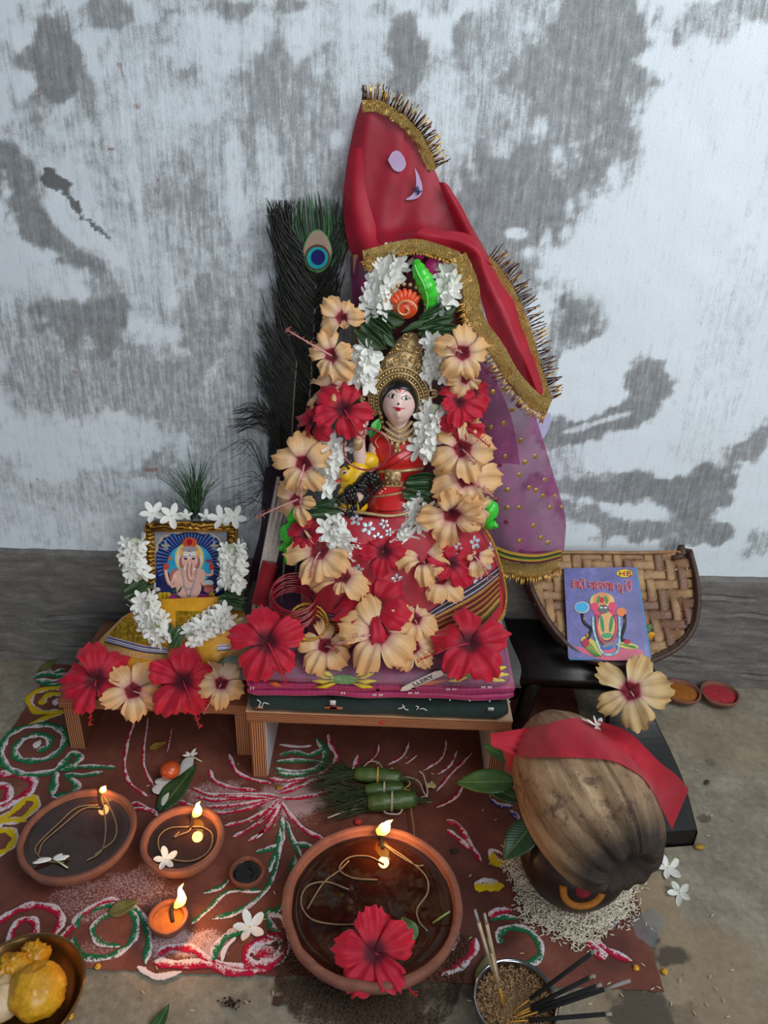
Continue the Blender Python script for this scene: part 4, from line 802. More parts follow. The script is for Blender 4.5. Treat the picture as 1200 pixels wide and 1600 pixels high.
mb = MB(); mb.box(p, (.026, .030, .005), M, .0015)
for a in range(8): mb.ell(p+M@np.array([.010*math.cos(a*.785), .011*math.sin(a*.785), .003]), .0022, 8)
mb.ell(p+M@np.array([0, 0, .003]), (.005, .006, .003), 12, M); mb.build('belt_plaque', GOLD, torso)
tt('belt', [(590, 738), (600, 736), (628, 735), (648, 733), (660, 731)], .0028, GOLD); tt('belt', [(590, 757), (605, 760), (628, 759), (650, 755)], .0018, GOLD)
# necklace
mb = MB(); nb = bvh(bpy.data.objects['neck'])
for k_, (yy, hw, w) in enumerate(((664, 19, .0026), (672, 24, .0024), (680, 28, .0022))):
    P = [Q(624+hw*t_*1.05, yy+10*(1-t_*t_)-6*abs(t_), .158-.006*abs(t_)+.002*k_) for t_ in np.linspace(-1, 1, 15)]; mb.tube(P, w, 8)
    for q in P: mb.ell(q+np.array([0, -.002, -.001]), .0021, 7)
for (x, y, r) in ((620, 697, .0045), (612, 693, .003), (630, 693, .003), (618, 705, .003), (624, 704, .0028)): mb.ell(Q(x, y, .172), (r, .003, r*1.3), 9)
mb.build('necklace', GOLD, S)
mb = MB()
for sx in (-1, 1):
    for k_ in range(4): mb.ell(Q(624+sx*(30-1.5*k_), 645+7*k_, .142), .0042-.0003*k_, 9)
mb.build('earrings', GOLD, S)
# raised arm and hand
A1 = catmull([Q(590, 695, .140), Q(582, 722, .150), Q(568, 728, .165), Q(562, 710, .172), Q(561, 690, .174), Q(563, 680, .174)], 5)
arm = MB().tube(A1, list(np.linspace(.013, .0085, len(A1))), 14).build('arm', SKIN, S)
hd = MB(); hc = Q(564, 672, .174); hd.ell(hc, (.0105, .005, .0125), 14)
for i, (dx, ln) in enumerate(((-.0078, .012), (-.0026, .0145), (.0026, .014), (.0076, .011))):
    b0 = hc+np.array([dx, 0, .008]); hd.tube(catmull([b0, b0+[dx*.1, -.001, ln*.5], b0+[dx*.15, -.0035, ln]], 3), [.0028]*5+[.0024, .0015], 8)
b0 = hc+np.array([.009, -.001, -.004]); hd.tube(catmull([b0, b0+[.005, -.002, .004], b0+[.007, -.003, .010]], 3), [.0032]*5+[.0026, .0016], 8)
ho = hd.build('hand', SKIN, arm); MB().tube([hc+np.array([math.cos(a)*.0055, -.0052, math.sin(a)*.007]) for a in np.linspace(0, 6.2, 18)], .0009, 5).build('palm_pattern', mat('#b8142a', rough=.4), ho)
MB().ell(Q(559, 694, .186), (.008, .004, .0105), 12).build('armlet', GOLD, arm)
leaf(basis(-nrm(ray(584, 665)), R(-20), upv=UP), Q(584, 676, .185), .022, .016, mat('#2c8a2a', '#37a033', rough=.4), 'leaf', S); leaf(basis(-nrm(ray(584, 665)), R(160), upv=UP), Q(583, 670, .184), .014, .012, mat('#1d6a22', rough=.4), 'leaf', S)
# lion
LN = MB(); lc = Q(555, 748, .175); LN.ell(lc, (.023, .020, .030), 22, rot((0, 1, 0), R(20))); LN.ell(Q(542, 740, .185), (.012, .012, .013), 16); LN.ell(Q(538, 775, .185), (.011, .011, .015), 16); LN.ell(Q(575, 720, .165), (.017, .014, .014), 16); LN.ell(Q(553, 790, .18), (.022, .014, .014), 16)
ln_ = LN.build('lion', YEL, S, label='yellow lion with a black mane')
mb = MB(); rr = random.Random(3)
for i in range(40):
    f_ = rr.random(); a = np.array([534+52*f_, 784-44*f_]); o_ = 5*math.sin(i*2.4); p0 = Q(a[0]+o_*.6-6, a[1]+o_-3, .197); p1 = Q(a[0]+o_*.6+4, a[1]+o_+1, .203); p2 = Q(a[0]+12+o_*.4+rr.uniform(-7, 5), a[1]+12+o_+rr.uniform(-8, 8), .190)
    mb.tube(catmull([p0, p1, p2], 4), [.0022, .003, .0034, .0034, .003, .0026, .002, .0014, .0008], 7)
    if i % 2: mb.tube(catmull([Q(a[0]+8, a[1]+14, .195), Q(a[0]+10, a[1]+26-8*f_, .196), Q(a[0]+8, a[1]+34-10*f_, .19)], 4), [.003]*5+[.0025, .002, .0014, .0008], 7)
mb.build('mane', BLK, ln_); MB().ell(Q(562, 773, .198), (.007, .005, .014), 12, rot((0, 1, 0), R(15))).build('lion_chest', SKIN, ln_)
MB().ell(Q(538, 738, .198), (.0050, .002, .0032), 12, rot((0, 1, 0), R(-30))).build('lion_eye', SKIN, ln_); MB().ell(Q(538.5, 738.5, .2015), (.0034, .0012, .0014), 9, rot((0, 1, 0), R(-30))).build('lion_pupil', BLK, ln_)
MB().ell(Q(529, 751, .194), (.0045, .004, .002), 10).build('lion_tongue', REDP, ln_); MB().tube(catmull([Q(531, 731, .1985), Q(538, 727, .2005), Q(546, 733, .1985)], 4), .0016, 6).build('lion_brow', BLK, ln_); MB().ell(Q(547, 722, .190), (.004, .003, .005), 9).build('lion_brow', BLK, ln_)
for i in range(4): MB().tube([Q(529+4*i, 773+2*i, .198), Q(531+4*i, 780+2*i, .199)], [.0014, .0006], 6).build('lion_tooth', BLK if i % 2 else WHT, ln_)
# ledge, parrots, pedestal
MB().tube(catmull([Q(528, 792, .185), Q(548, 798, .195), Q(580, 803, .203), (Q(612, 806, .204)), Q(645, 799, .198), Q(665, 790, .185)], 5), .0026, 8).build('pedestal_rim', GOLD, S)
loft([(800, 535, 680, -.145, .052), (840, 520, 700, -.145, .056), (900, 505, 720, -.145, .06), (960, 500, 730, -.145, .07), (985, 500, 735, -.145, .075)], 32, 4).build('pedestal', MAROON, S)
def parrot(px, py, sx, ht):
    c = Q(px, py, .165); mb = MB(); mb.ell(c, (.014, .012, .022), 18, rot((0, 1, 0), R(18*sx))); mb.ell(c+np.array([-.004*sx, 0, .014]), (.011, .010, .012), 16); mb.ell(c+np.array([.003*sx, 0, -.016]), (.010, .009, .013), 14)
    p = mb.build('painted_bird', LIME, S, label='bright green painted bird on the pedestal side'); MB().tube(catmull([c+np.array([.008*sx, -.002, -.016]), c+np.array([.013*sx, -.004, -.021]), c+np.array([.010*sx, -.004, -.026])], 4), [.004]*5+[.003, .002, .0015, .0006], 8).build('beak', LIME, p)
    MB().ell(c+np.array([.010*sx, -.009, -.006]), (.0022, .0015, .0022), 8).build('eye', BLK, p)
parrot(764, 802, 1, 1); parrot(451, 838, -1, 1); MB().ell(Q(456, 800, .16), (.010, .008, .026), 14).build('green_scroll', LIME, S); MB().ell(Q(450, 868, .17), (.008, .008, .018), 14).build('green_scroll', LIME, S)
# red glass bangle on the arm
tag(MB().tube([Q(573, 702, .196)+np.array([math.cos(a)*.0345, .008*math.sin(a), math.sin(a)*.030]) for a in np.linspace(0, 2*math.pi, 49)], .0016, 7, caps=False).build('bangle', mat('#8e1220', rough=.2, coat=.5), None, loc=Q(573, 702, .196)), 'single red glass bangle hung on the statue\'s raised arm', 'bangle')
# ---- printed skirt
t = NT('crimson_brocade'); t.color(t.ramp(t.noise(t.co(), 40, 3), [(.3, '#9c1226'), (.7, '#b81c32')])).set(Roughness=.5, Sheen_Weight=.3).bump(t.noise(t.co('Object', (1, 1, 3)), 300, 3), .3, .0008); M_SK = t.m
SK = thing('printed_skirt', 'crimson cloth with silver flowers and striped gold border wrapped round the statue base', 'cloth', Q(620, 985, .16))
rows = [[(530, 806, -.188), (570, 808, -.200), (620, 808, -.203), (665, 804, -.19), (700, 800, -.16)],
        [(492, 840, -.190), (540, 842, -.212), (620, 845, -.218), (700, 838, -.20), (752, 828, -.15)],
        [(474, 885, -.190), (530, 890, -.222), (620, 892, -.232), (710, 885, -.21), (776, 868, -.155)],
        [(470, 935, -.195), (530, 940, -.235), (620, 945, -.245), (715, 935, -.222), (790, 915, -.16)],
        [(478, 978, -.21), (530, 985, -.25), (620, 992, -.262), (715, 975, -.235), (788, 955, -.17)],
        [(490, 1000, -.235), (540, 1008, -.265), (620, 1012, -.275), (700, 1000, -.25), (765, 985, -.19)]]
G = surf(rows, 8, 12); N = gnormals(G); G = G+N*((np.sin(G[..., 0]*70+G[..., 2]*25)*.0022+(fbm(G[..., 0]*25+9, G[..., 2]*12+9, 2, 4)-.5)*.008))[..., None]
sk = MB().grid(G).build('draped_cloth', M_SK, SK, solid=.001); TK = bvh(sk)
SIL = mat('#b9bcc4', '#dcdfe4', rough=.35, metal=.5)
rr = random.Random(12); fl_ = []
for (px, py, s_) in ((722, 868, 14), (742, 848, 12), (760, 880, 15), (748, 905, 12), (726, 900, 10), (712, 850, 10), (768, 855, 9), (735, 882, 7), (556, 812, 11), (575, 825, 12), (600, 818, 9), (590, 840, 9), (536, 820, 9), (608, 832, 8), (640, 880, 11), (560, 890, 10), (478, 895, 11), (492, 915, 10), (470, 915, 8), (498, 880, 8), (620, 905, 10), (600, 915, 9), (575, 870, 9), (640, 830, 9)):
    p, n_ = cast(TK, px, py, .0009)
    if p is None: continue
    M = basis(n_, rr.uniform(0, 6)); mb = MB(); r = s_*sc(p)*.95
    for k_ in range(5): a = k_*1.2566; mb.ell(p+M@np.array([math.cos(a)*r*.62, math.sin(a)*r*.62, 0]), (r*.46, r*.32, .0004), 10, M@rot((0, 0, 1), a))
    mb.build('silver_motif', SIL, sk)
t = NT('striped_gold_border'); uv = t.n('TexCoord').outputs['UV']; sp = t.n('SeparateXYZ'); t.l(uv, sp.inputs[0]); y = sp.outputs[1]
c = t.ramp(y, [(0, '#2a2a5a'), (.05, '#d8d8dc'), (.08, '#5a1d2c'), (.12, '#1f4a6a'), (.17, '#e0dcc8'), (.20, '#5c1c6a'), (.25, '#c9a24a'), (.32, '#7c1224'), (.40, '#c9a24a'), (.44, '#7c1224'), (.52, '#b88f3e'), (.58, '#8e1a2c'), (.66, '#c9a24a'), (.72, '#7a3a22'), (.80, '#d8b45c'), (.88, '#8f6f30'), (.94, '#2c4a24'), (1, '#a8843a')], 'CONSTANT')
mp = t.n('Mapping'); mp.inputs['Scale'].default_value = (160, 60, 1); t.l(uv, mp.inputs[0]); nz = t.noise(mp.outputs[0], 1, 2)
t.color(t.mix(t.math('MULTIPLY', nz, .5), c, '#5a3a1c')).set(Metallic=.55, Roughness=.35).bump(nz, .9, .002); M_BORD = t.m
def strip(tree, top, bot, k, off):
    G = []
    for a, b in zip(catmull([(x, y, 0) for x, y in top], k), catmull([(x, y, 0) for x, y in bot], k)):
        row = []
        for f_ in np.linspace(0, 1, 10):
            q = a*(1-f_)+b*f_; p, _ = cast(tree, q[0], q[1], off); row.append(p)
        if all(p is not None for p in row): G.append(row)
    return np.transpose(np.array(G), (1, 0, 2))
G = strip(TK, [(500, 955), (560, 965), (640, 968), (700, 935), (745, 908), (778, 884)], [(500, 992), (560, 1000), (640, 1008), (712, 994), (752, 975), (780, 945)], 8, .0016)
MB().grid(G).build('border_stripes', M_BORD, sk)
ed = onmesh(TK, [(712, 802), (735, 822), (755, 842), (770, 862)], .002)
MB().tube(catmull([Q(735, 790, .165), Q(752, 818, .166), Q(770, 848, .166), Q(783, 888, .168), Q(791, 930, .172), Q(785, 962, .182), Q(765, 985, .20)], 5), .0024, 8).build('gold_piping', GOLDB, SK)
# ------------------------------------------------------------------ garlands
g = thing('jasmine_garland', 'long white jasmine garland with dark leaf knots hung round the statue', 'garland', PY(620, 640, -.16))
Yg = -.175
for i, (pts, w, n) in enumerate([
    ([(626, 400, -.10), (606, 425, -.11), (594, 462, -.12), (588, 492, -.125)], 50, 17), ([(706, 415, -.10), (702, 450, -.12), (692, 485, -.125)], 38, 11),
    ([(578, 538, -.135), (570, 570, -.14), (562, 600, -.14)], 44, 12), ([(684, 528, -.135), (686, 560, -.14), (684, 592, -.14)], 42, 12),
    ([(682, 632, -.15), (672, 670, -.155), (658, 712, -.16)], 44, 15), ([(528, 690, -.165), (514, 725, -.17), (497, 765, -.175)], 46, 15),
    ([(508, 815, -.19), (535, 838, -.20), (566, 858, -.205)], 50, 13), ([(664, 782, -.185), (648, 812, -.19), (624, 842, -.20)], 48, 13)]): segment(g, pts, w, n, 30+i)
for a in [(590, 512, -.14, 66, 44, -.5, 7, 1), (682, 507, -.135, 62, 40, .18, 8, 2), (655, 762, -.18, 50, 34, .0, 7, 3), (505, 795, -.185, 56, 24, .1, 5, 4)]: leaf_bundle(a[0], a[1], a[2], a[3], a[4], g, a[5], a[6], a[7])
leaf(basis(-nrm(ray(628, 520)), R(115), upv=UP), PY(665, 500, -.14), .04, .010, M_LEAF, 'leaf', g); leaf(basis(-nrm(ray(628, 520)), R(215), upv=UP), PY(600, 520, -.145), .028, .012, M_LEAF, 'leaf', g)
g = thing('jasmine_garland', 'shorter white jasmine garland looped round the golden picture frame', 'garland', PY(295, 900, -.16))
for i, (pts, w, n) in enumerate([([(207, 842, -.135), (210, 875, -.14), (216, 905, -.145)], 42, 12), ([(222, 928, -.155), (238, 965, -.18), (258, 1000, -.20)], 50, 16), ([(360, 850, -.13), (366, 885, -.14), (362, 920, -.145)], 46, 15), ([(358, 955, -.16), (330, 975, -.18), (292, 998, -.20)], 48, 15)]): segment(g, pts, w, n, 60+i, r=.0150)
for a in [(212, 915, -.15, 46, 22, .5, 5, 5), (364, 936, -.155, 46, 22, -.15, 6, 6), (274, 993, -.205, 46, 16, 1.45, 5, 7)]: leaf_bundle(a[0], a[1], a[2], a[3], a[4], g, a[5], a[6], a[7])
for i, (px, py, r, tl, lb) in enumerate([(238, 802, 19, (0, .3), 'leftmost'), (268, 806, 20, (.1, 0), 'second from the left'), (322, 808, 12, (0, .8), 'small half-hidden one'), (345, 810, 19, (-.1, .3), 'second from the right'), (366, 808, 19, (.2, .2), 'rightmost'), (290, 806, 12, (0, .9), 'one left of the grass tuft')]):
    loose_jasmine(px, py, None, r, 'white jasmine blossom on top of the picture frame, '+lb, tl, .6+i*.37, Y=-.105-.004*(i % 2), group='jasmine blossoms along the top of the picture frame')

# ------------------------------------------------------------------ hibiscus on the statue, left side
H = hibiscus
H(536, 497, -.150, 44, 'peach', 'peach hibiscus highest on the statue\'s left-hand flower column', (-.2, .1), 1.2, None, pl=[.7, 1, .9, .4, .8])
H(518, 556, -.165, 46, 'peach', 'peach hibiscus with a long pink stamen pointing left over the peacock feather', (-.2, .1), .4, (-62, -36, .3), cup=.7, pl=[.75, 1, .8, .8, 1])
H(520, 610, -.155, 52, 'peach', 'peach hibiscus seen edge-on above the left red hibiscus', (-.5, .9), 2.2, None, cup=.3, pl=[1, 1, .5, .3, .8])
H(537, 640, -.175, 50, 'red', 'large red hibiscus left of the statue\'s face', (-.1, .2), 1.15, (28, 44, .25), cup=.6)
H(492, 658, -.165, 44, 'red', 'red hibiscus petals spread outward at the left of the face', (-.7, .3), 2.8, None, pl=[1, .8, .9, 0, .6])
H(475, 725, -.185, 50, 'peach', 'peach hibiscus with a hanging stamen left of the lion', (-.15, .1), 1.6, (-3, 64, .3), cup=.7)
H(466, 780, -.185, 44, 'peach', 'peach hibiscus drooping below the lion\'s left-side garland', (-.5, -.1), 3.6, (-58, 26, .1), pl=[1, 1, .7, .5, .9])
H(478, 836, -.20, 40, 'red', 'red hibiscus tucked behind the lower left garland', (-.3, .1), .2, None, pl=[1, .8, .9, .8, .6])
H(500, 862, -.22, 56, 'peach', 'peach hibiscus spreading at the lower left of the wrapped skirt', (-.1, .45), .5, (-12, 40, .3), cup=.4, curl=.1)
H(536, 905, -.24, 56, 'peach', 'peach hibiscus lying over the skirt above the red bangles', (0, .8), 3.0, None, cup=.4, pl=[1, .5, .8, 1, .9])
H(600, 862, -.225, 42, 'red', 'red hibiscus at the bottom middle between the garland ends', (0, .1), 1.9, None, cup=.6)
# right side
H(722, 552, -.165, 46, 'peach', 'peach hibiscus highest on the right-hand flower column', (.3, .1), .3, (-22, -6, .3), cup=.7)
H(728, 590, -.155, 38, 'peach', 'crumpled peach hibiscus below the highest right-hand one', (.4, -.3), 4.4, None, pl=[1, .8, .3, .2, .9], ruf=1.8)
H(715, 628, -.165, 46, 'red', 'red hibiscus right of the statue\'s face', (.3, .2), .9, None, pl=[1, .8, .6, .9, 1])
H(738, 612, -.145, 40, 'red', 'red hibiscus petals sticking up at the right edge of the column', (.8, .2), .2, None, pl=[1, 1, .5, .4, .9])
H(722, 662, -.175, 40, 'red', 'drooping red hibiscus above the large peach ones on the right', (.2, -.2), 4.5, (36, 30, .2), pl=[1, 1, .6, .6, 1], cup=.8)
H(722, 702, -.185, 54, 'peach', 'large peach hibiscus on the right just below the drooping red one', (.1, .1), 2.4, (14, 20, .3), cup=.7)
H(728, 748, -.195, 56, 'peach', 'large peach hibiscus with an arching stamen beside the green bird', (.2, .2), 1.2, (40, 30, .2), cup=.5)
H(706, 800, -.205, 56, 'peach', 'peach hibiscus hanging open below the bird, bell-shaped', (.15, -.55), 4.5, None, cup=1.1, curl=0)
H(744, 790, -.195, 42, 'peach', 'folded peach hibiscus just under the green bird', (.6, -.1), 5.2, None, pl=[1, .7, .3, .8, .9])
H(704, 880, -.22, 44, 'red', 'red hibiscus on the skirt below the bell-shaped peach flower', (.3, .2), .3, None, pl=[1, .8, .9, .7, 1])
H(662, 876, -.225, 44, 'peach', 'faded peach hibiscus with curled petals in the middle of the skirt', (.1, .5), 1.0, (6, 46, .2), cup=.9, ruf=1.6)
H(686, 906, -.225, 50, 'peach', 'peach hibiscus right of the curled one, facing the border stripes', (.3, .3), 5.6, None, cup=.5, pl=[1, .8, .9, .6, .8])
H(740, 868, -.215, 40, 'peach', 'narrow peach hibiscus against the silver-flowered cloth', (.4, -.1), 4.9, (22, 32, .1), pl=[.9, 1, .2, .1, .3])
# low front row on the saris
H(585, 950, -.265, 64, 'red', 'large red hibiscus lying on its side in the middle of the bottom pile', (-.2, .5), .9, None, cup=.9, curl=.2)
H(648, 968, -.26, 42, 'peach', 'peach hibiscus lying against the striped border, mid pile', (.2, .7), .7, (4, 30, .2), cup=.4)
H(508, 1010, -.285, 46, 'peach', 'small peach hibiscus between two red ones on the sari edge', (0, .3), .4, (16, 10, .3), cup=.5)
H(592, 990, -.300, 66, 'peach', 'large peach hibiscus hanging over the sari edge with a stamen pointing left', (0, .15), 1.75, (-66, 18, .2), cup=.5)
H(646, 1012, -.285, 42, 'peach', 'smaller peach hibiscus right of the one hanging over the edge', (.1, .3), 1.5, None, cup=.5)
H(418, 1003, -.305, 62, 'red', 'large red hibiscus at the left corner of the sari stack', (0, .15), 1.7, (30, 66, .15), cup=.5)
H(733, 1005, -.30, 64, 'red', 'large red hibiscus at the right corner of the sari stack', (.1, .3), .3, (-76, 28, .15), cup=.6)
# flowers on the low bench
gp = 'hibiscus flowers along the low bench edge'
H(150, 1062, -.262, 60, 'red', 'red hibiscus leftmost on the low bench, hanging over its corner', (-.1, .1), .5, (-8, 66, .2), cup=.6, group=gp)
H(208, 1080, -.268, 50, 'peach', 'pale peach hibiscus second from the left on the low bench', (0, .15), 1.0, (44, 18, .25), cup=.35, curl=.1, group=gp)
H(286, 1064, -.266, 58, 'red', 'red hibiscus with a long drooping stamen on the low bench', (0, .1), 1.45, (24, 68, .2), cup=.6, group=gp)
H(346, 1068, -.262, 40, 'peach', 'small golden peach hibiscus rightmost on the low bench', (.1, .1), .8, (-26, 42, .25), cup=.4, group=gp)
# on the front
H(586, 1488, (0, .066), 66, 'red', 'red hibiscus floating over the front rim of the largest oil bowl', (.1, .05), 1.6, (58, 62, .1), cup=.35, curl=.1, group='red hibiscus flowers')
H(985, 1080, -.235, 62, 'cream', 'large cream hibiscus with a crimson star centre on the black wooden block', (.05, .1), 1.3, (26, 46, .2), cup=.3, curl=.05)
# ------------------------------------------------------------------ veils, gold fringe
def sheer(name, c1, c2, alpha, rough=.55):
    t = NT(name); v = t.co(); n = t.noise(v, 30, 3); f_ = t.noise(v, 1400, 2)
    lw = t.n('LayerWeight', i_Blend=.35); c = t.ramp(n, [(.3, c1), (.7, c2)])
    a = t.math('ADD', alpha, t.math('MULTIPLY', lw.outputs['Facing'], 1.0-alpha)); a = t.math('ADD', a, t.math('MULTIPLY', t.math('SUBTRACT', f_, .5), .25))
    t.color(c).set(Roughness=rough, Sheen_Weight=.05, Alpha=t.ramp(a, [(0, 0.0), (1, 1.0)])).bump(f_, .15, .0003); 
    tr = t.n('BsdfTranslucent'); t.l(c, tr.inputs[0]); ts = t.n('BsdfTransparent'); m1 = t.n('MixShader'); m1.inputs[0].default_value = .35; t.b.inputs['Alpha'].default_value = 1
    for l_ in list(t.t.links):
        if l_.to_node == t.b and l_.to_socket.name == 'Alpha': src = l_.from_socket; t.t.links.remove(l_)
    t.b.inputs['Alpha'].default_value = 1; t.l(t.b.outputs[0], m1.inputs[1]); t.l(tr.outputs[0], m1.inputs[2]); m2 = t.n('MixShader'); t.l(src, m2.inputs[0]); t.l(ts.outputs[0], m2.inputs[1]); t.l(m1.outputs[0], m2.inputs[2]); t.l(m2.outputs[0], t.out.inputs[0]); return t.m
M_VEIL = sheer('red_veil', '#a4082a', '#bc1034', .90); M_NET = sheer('purple_net', '#7a1458', '#a83c80', .66); M_VEILD = sheer('red_veil_double', '#b3142f', '#c81f3c', .97)
TINS = NT('gold_tinsel'); vo = TINS.co(); nz = TINS.noise(vo, 700, 3, .8); wv = TINS.n('TexWave', i_Scale=160., i_Distortion=6.); TINS.l(vo, wv.inputs[0])
TINS.color(TINS.ramp(nz, [(.3, '#a8601c'), (.45, '#e8b048'), (.6, '#fff2b0')])).set(Metallic=.6, Roughness=.25).bump(TINS.math('ADD', nz, wv.outputs['Fac']), 1.0, .003); TINS = TINS.m
BR1, BR2 = mat('#3b2218', '#5d3420', rough=.4, metal=.4), mat('#c89040', '#f0cc70', rough=.3, metal=.9)
def folds(G, amp, fx, fz, seed, nf=25):
    N = gnormals(G); return G+N*(amp*np.sin(G[..., 0]*fx+G[..., 2]*fz+seed)+(fbm(G[..., 0]*nf+9, G[..., 2]*nf*.6+9, 3, seed)-.5)*amp*2.5)[..., None]
V_ = thing('head_veil', 'sheer red veil with a gold tinsel edge peaked against the wall above the statue', 'veil', PY(640, 400, -.05))
rows = [[(564, 160, -.016), (575, 158, -.020), (588, 158, -.022), (600, 162, -.018)],
        [(553, 198, -.016), (575, 196, -.030), (605, 193, -.026), (636, 192, -.018)],
        [(542, 255, -.018), (572, 252, -.036), (615, 248, -.030), (668, 245, -.018)],
        [(536, 310, -.020), (570, 308, -.044), (630, 305, -.036), (700, 308, -.022)],
        [(541, 360, -.028), (575, 358, -.055), (645, 352, -.048), (728, 358, -.030)],
        [(550, 392, -.040), (590, 384, -.075), (650, 368, -.080), (752, 402, -.060)],
        [(552, 405, -.050), (596, 398, -.095), (655, 378, -.105), (738, 404, -.090)]]
G = folds(surf(rows, 8, 14), .0022, 120, -20, 2); MB().grid(G).build('veil_cloth', M_VEIL, V_)
rows = [[(548, 230, -.030), (556, 230, -.034), (566, 232, -.034)], [(538, 300, -.034), (552, 300, -.052), (572, 302, -.048)], [(541, 360, -.045), (560, 362, -.066), (590, 364, -.060)], [(550, 408, -.058), (575, 410, -.090), (600, 392, -.100)]]
MB().grid(folds(surf(rows, 8, 8), .002, 150, 10, 5)).build('veil_fold', M_VEILD, V_)
rows = [[(640, 372, -.112), (655, 362, -.112), (668, 356, -.10)], [(690, 388, -.108), (702, 372, -.118), (712, 360, -.10)], [(728, 402, -.104), (745, 392, -.118), (740, 376, -.09)], [(742, 440, -.108), (760, 430, -.122), (768, 420, -.09)], [(760, 500, -.118), (785, 485, -.134), (800, 470, -.10)], [(778, 540, -.125), (805, 530, -.142), (818, 520, -.11)], [(805, 580, -.130), (826, 575, -.146), (836, 568, -.115)], [(832, 622, -.132), (842, 618, -.145), (852, 612, -.120)]]
MB().grid(folds(surf(rows, 9, 10), .0025, 90, 60, 3)).build('veil_fold', M_VEILD, V_)
# long diagonal edge of the veil from the peak to the shoulder
rows = [[(686, 285, -.028), (694, 285, -.034), (702, 290, -.026)], [(704, 330, -.034), (718, 330, -.050), (728, 335, -.036)], [(722, 375, -.06), (742, 376, -.09), (756, 385, -.06)], [(738, 402, -.10), (758, 408, -.118), (772, 416, -.085)]]
MB().grid(folds(surf(rows, 8, 8), .0015, 90, 60, 4)).build('veil_fold', M_VEILD, V_)
LIL = mat('#b59cc0', '#c4acce', rough=.6)
def flatpx(name, m, parent, pts, Y, th=.0012, k=4, closed=True, loc=None):
    P = catmull([(x, y, 0) for x, y in pts]+([(pts[0][0], pts[0][1], 0)] if closed else []), k)[:-1]; A = [PY(x, y, Y) for x, y, _ in P]; n = len(A); mb = MB()
    mb.add(A+[a+np.array([0, th, 0]) for a in A], [tuple(range(n)), tuple(range(2*n-1, n-1, -1))]+[(i, i+n, (i+1) % n+n, (i+1) % n) for i in range(n)]); return mb.build(name, m, parent, smooth=False)
flatpx('round_patch', LIL, V_, [(606, 250), (613, 238), (623, 236), (632, 247), (634, 259), (626, 268), (615, 265)], -.040)
flatpx('crescent_patch', LIL, V_, [(648, 262), (655, 275), (660, 292), (657, 305), (648, 311), (634, 312), (644, 304), (650, 292), (650, 276)], -.040)
INK = mat('#241c5a', rough=.6)
MB().tube(catmull([PY(646, 297, -.0425), PY(652, 293, -.0425), PY(649, 300, -.0425), PY(655, 296, -.0425), PY(652, 303, -.0425), PY(659, 298, -.0425)], 4), .0008, 5).build('ink_mark', INK, V_); MB().tube(catmull([PY(652, 290, -.0425), PY(655, 298, -.0425), PY(653, 305, -.0425)], 4), .0007, 5).build('ink_mark', INK, V_)
def goldband(parent, path, wid, br, side, seed, dark=.6, name='tinsel_band', blen=1., bm=None):
    """tinsel band along px path [(px,py,Y)], bristles to one side"""
    P = catmull([PY(*p) for p in path], 10); n = len(P); vw = -nrm(ray(*path[len(path)//2][:2])); rr = random.Random(seed); G = []; N_ = []
    for i in range(n):
        T = nrm(P[min(i+1, n-1)]-P[max(i-1, 0)]); sd = nrm(np.cross(T, vw))*side; N_.append(sd); w = wid*sc(P[i])
        G.append([P[i]+sd*w*f_+vw*(.003*math.sin(math.pi*(f_+.5))+.007*(vnoise(np.array([i*.35+seed]), np.array([f_*4]), seed)[0]-.5)) for f_ in np.linspace(-.5, .5, 8)])
    b = MB().grid(G).build(name, TINS, parent, solid=.0008)
    mbs = [MB(), MB()]; L = br*sc(P[0]); m_ = int(n*1.9)
    for q in range(m_):
        f_ = q/m_*(n-1); i = int(f_); p = P[i]+(P[min(i+1, n-1)]-P[i])*(f_-i); sd = N_[i]; T = nrm(P[min(i+1, n-1)]-P[max(i-1, 0)]); p = p+sd*wid*.45*sc(P[i]); d = nrm(sd+T*rr.uniform(-.35, .25)+vw*rr.uniform(-.25, .45)); l_ = L*rr.uniform(.6, 1.1)
        k_ = 0 if rr.random() < dark else 1; mbs[k_].tube([p, p+d*l_*.5, p+d*l_], [.0007, .0009, .0007], 4)
    mbs[0].build('tinsel_fringe', BR1, b, label='dark bronze tinsel fringe'); mbs[1].build('tinsel_fringe', BR2, b, label='bright gold tinsel fringe'); return b
goldband(V_, [(566, 166, -.026), (590, 166, -.030), (618, 182, -.032), (642, 202, -.030), (660, 228, -.026), (676, 266, -.022)], 17, 24, -1, 2, .6)
goldband(V_, [(756, 410, -.088), (785, 445, -.094), (806, 488, -.104), (824, 540, -.112), (838, 590, -.118), (850, 630, -.124)], 26, 27, -1, 3, .72)
goldband(V_, [(735, 470, -.128), (748, 505, -.140), (776, 545, -.148), (802, 590, -.150), (838, 628, -.146), (858, 636, -.140)], 24, 17, 1, 4, .15)
goldband(V_, [(716, 400, -.118), (727, 425, -.122), (736, 450, -.124), (738, 480, -.128)], 26, 3, 1, 6, .1)
goldband(V_, [(568, 402, -.112), (590, 396, -.118), (620, 388, -.120), (652, 384, -.120), (690, 394, -.116), (716, 404, -.114)], 20, 5, 1, 7, .2)
goldband(V_, [(572, 404, -.118), (580, 415, -.120), (578, 424, -.12)], 14, 6, 1, 8, .2)
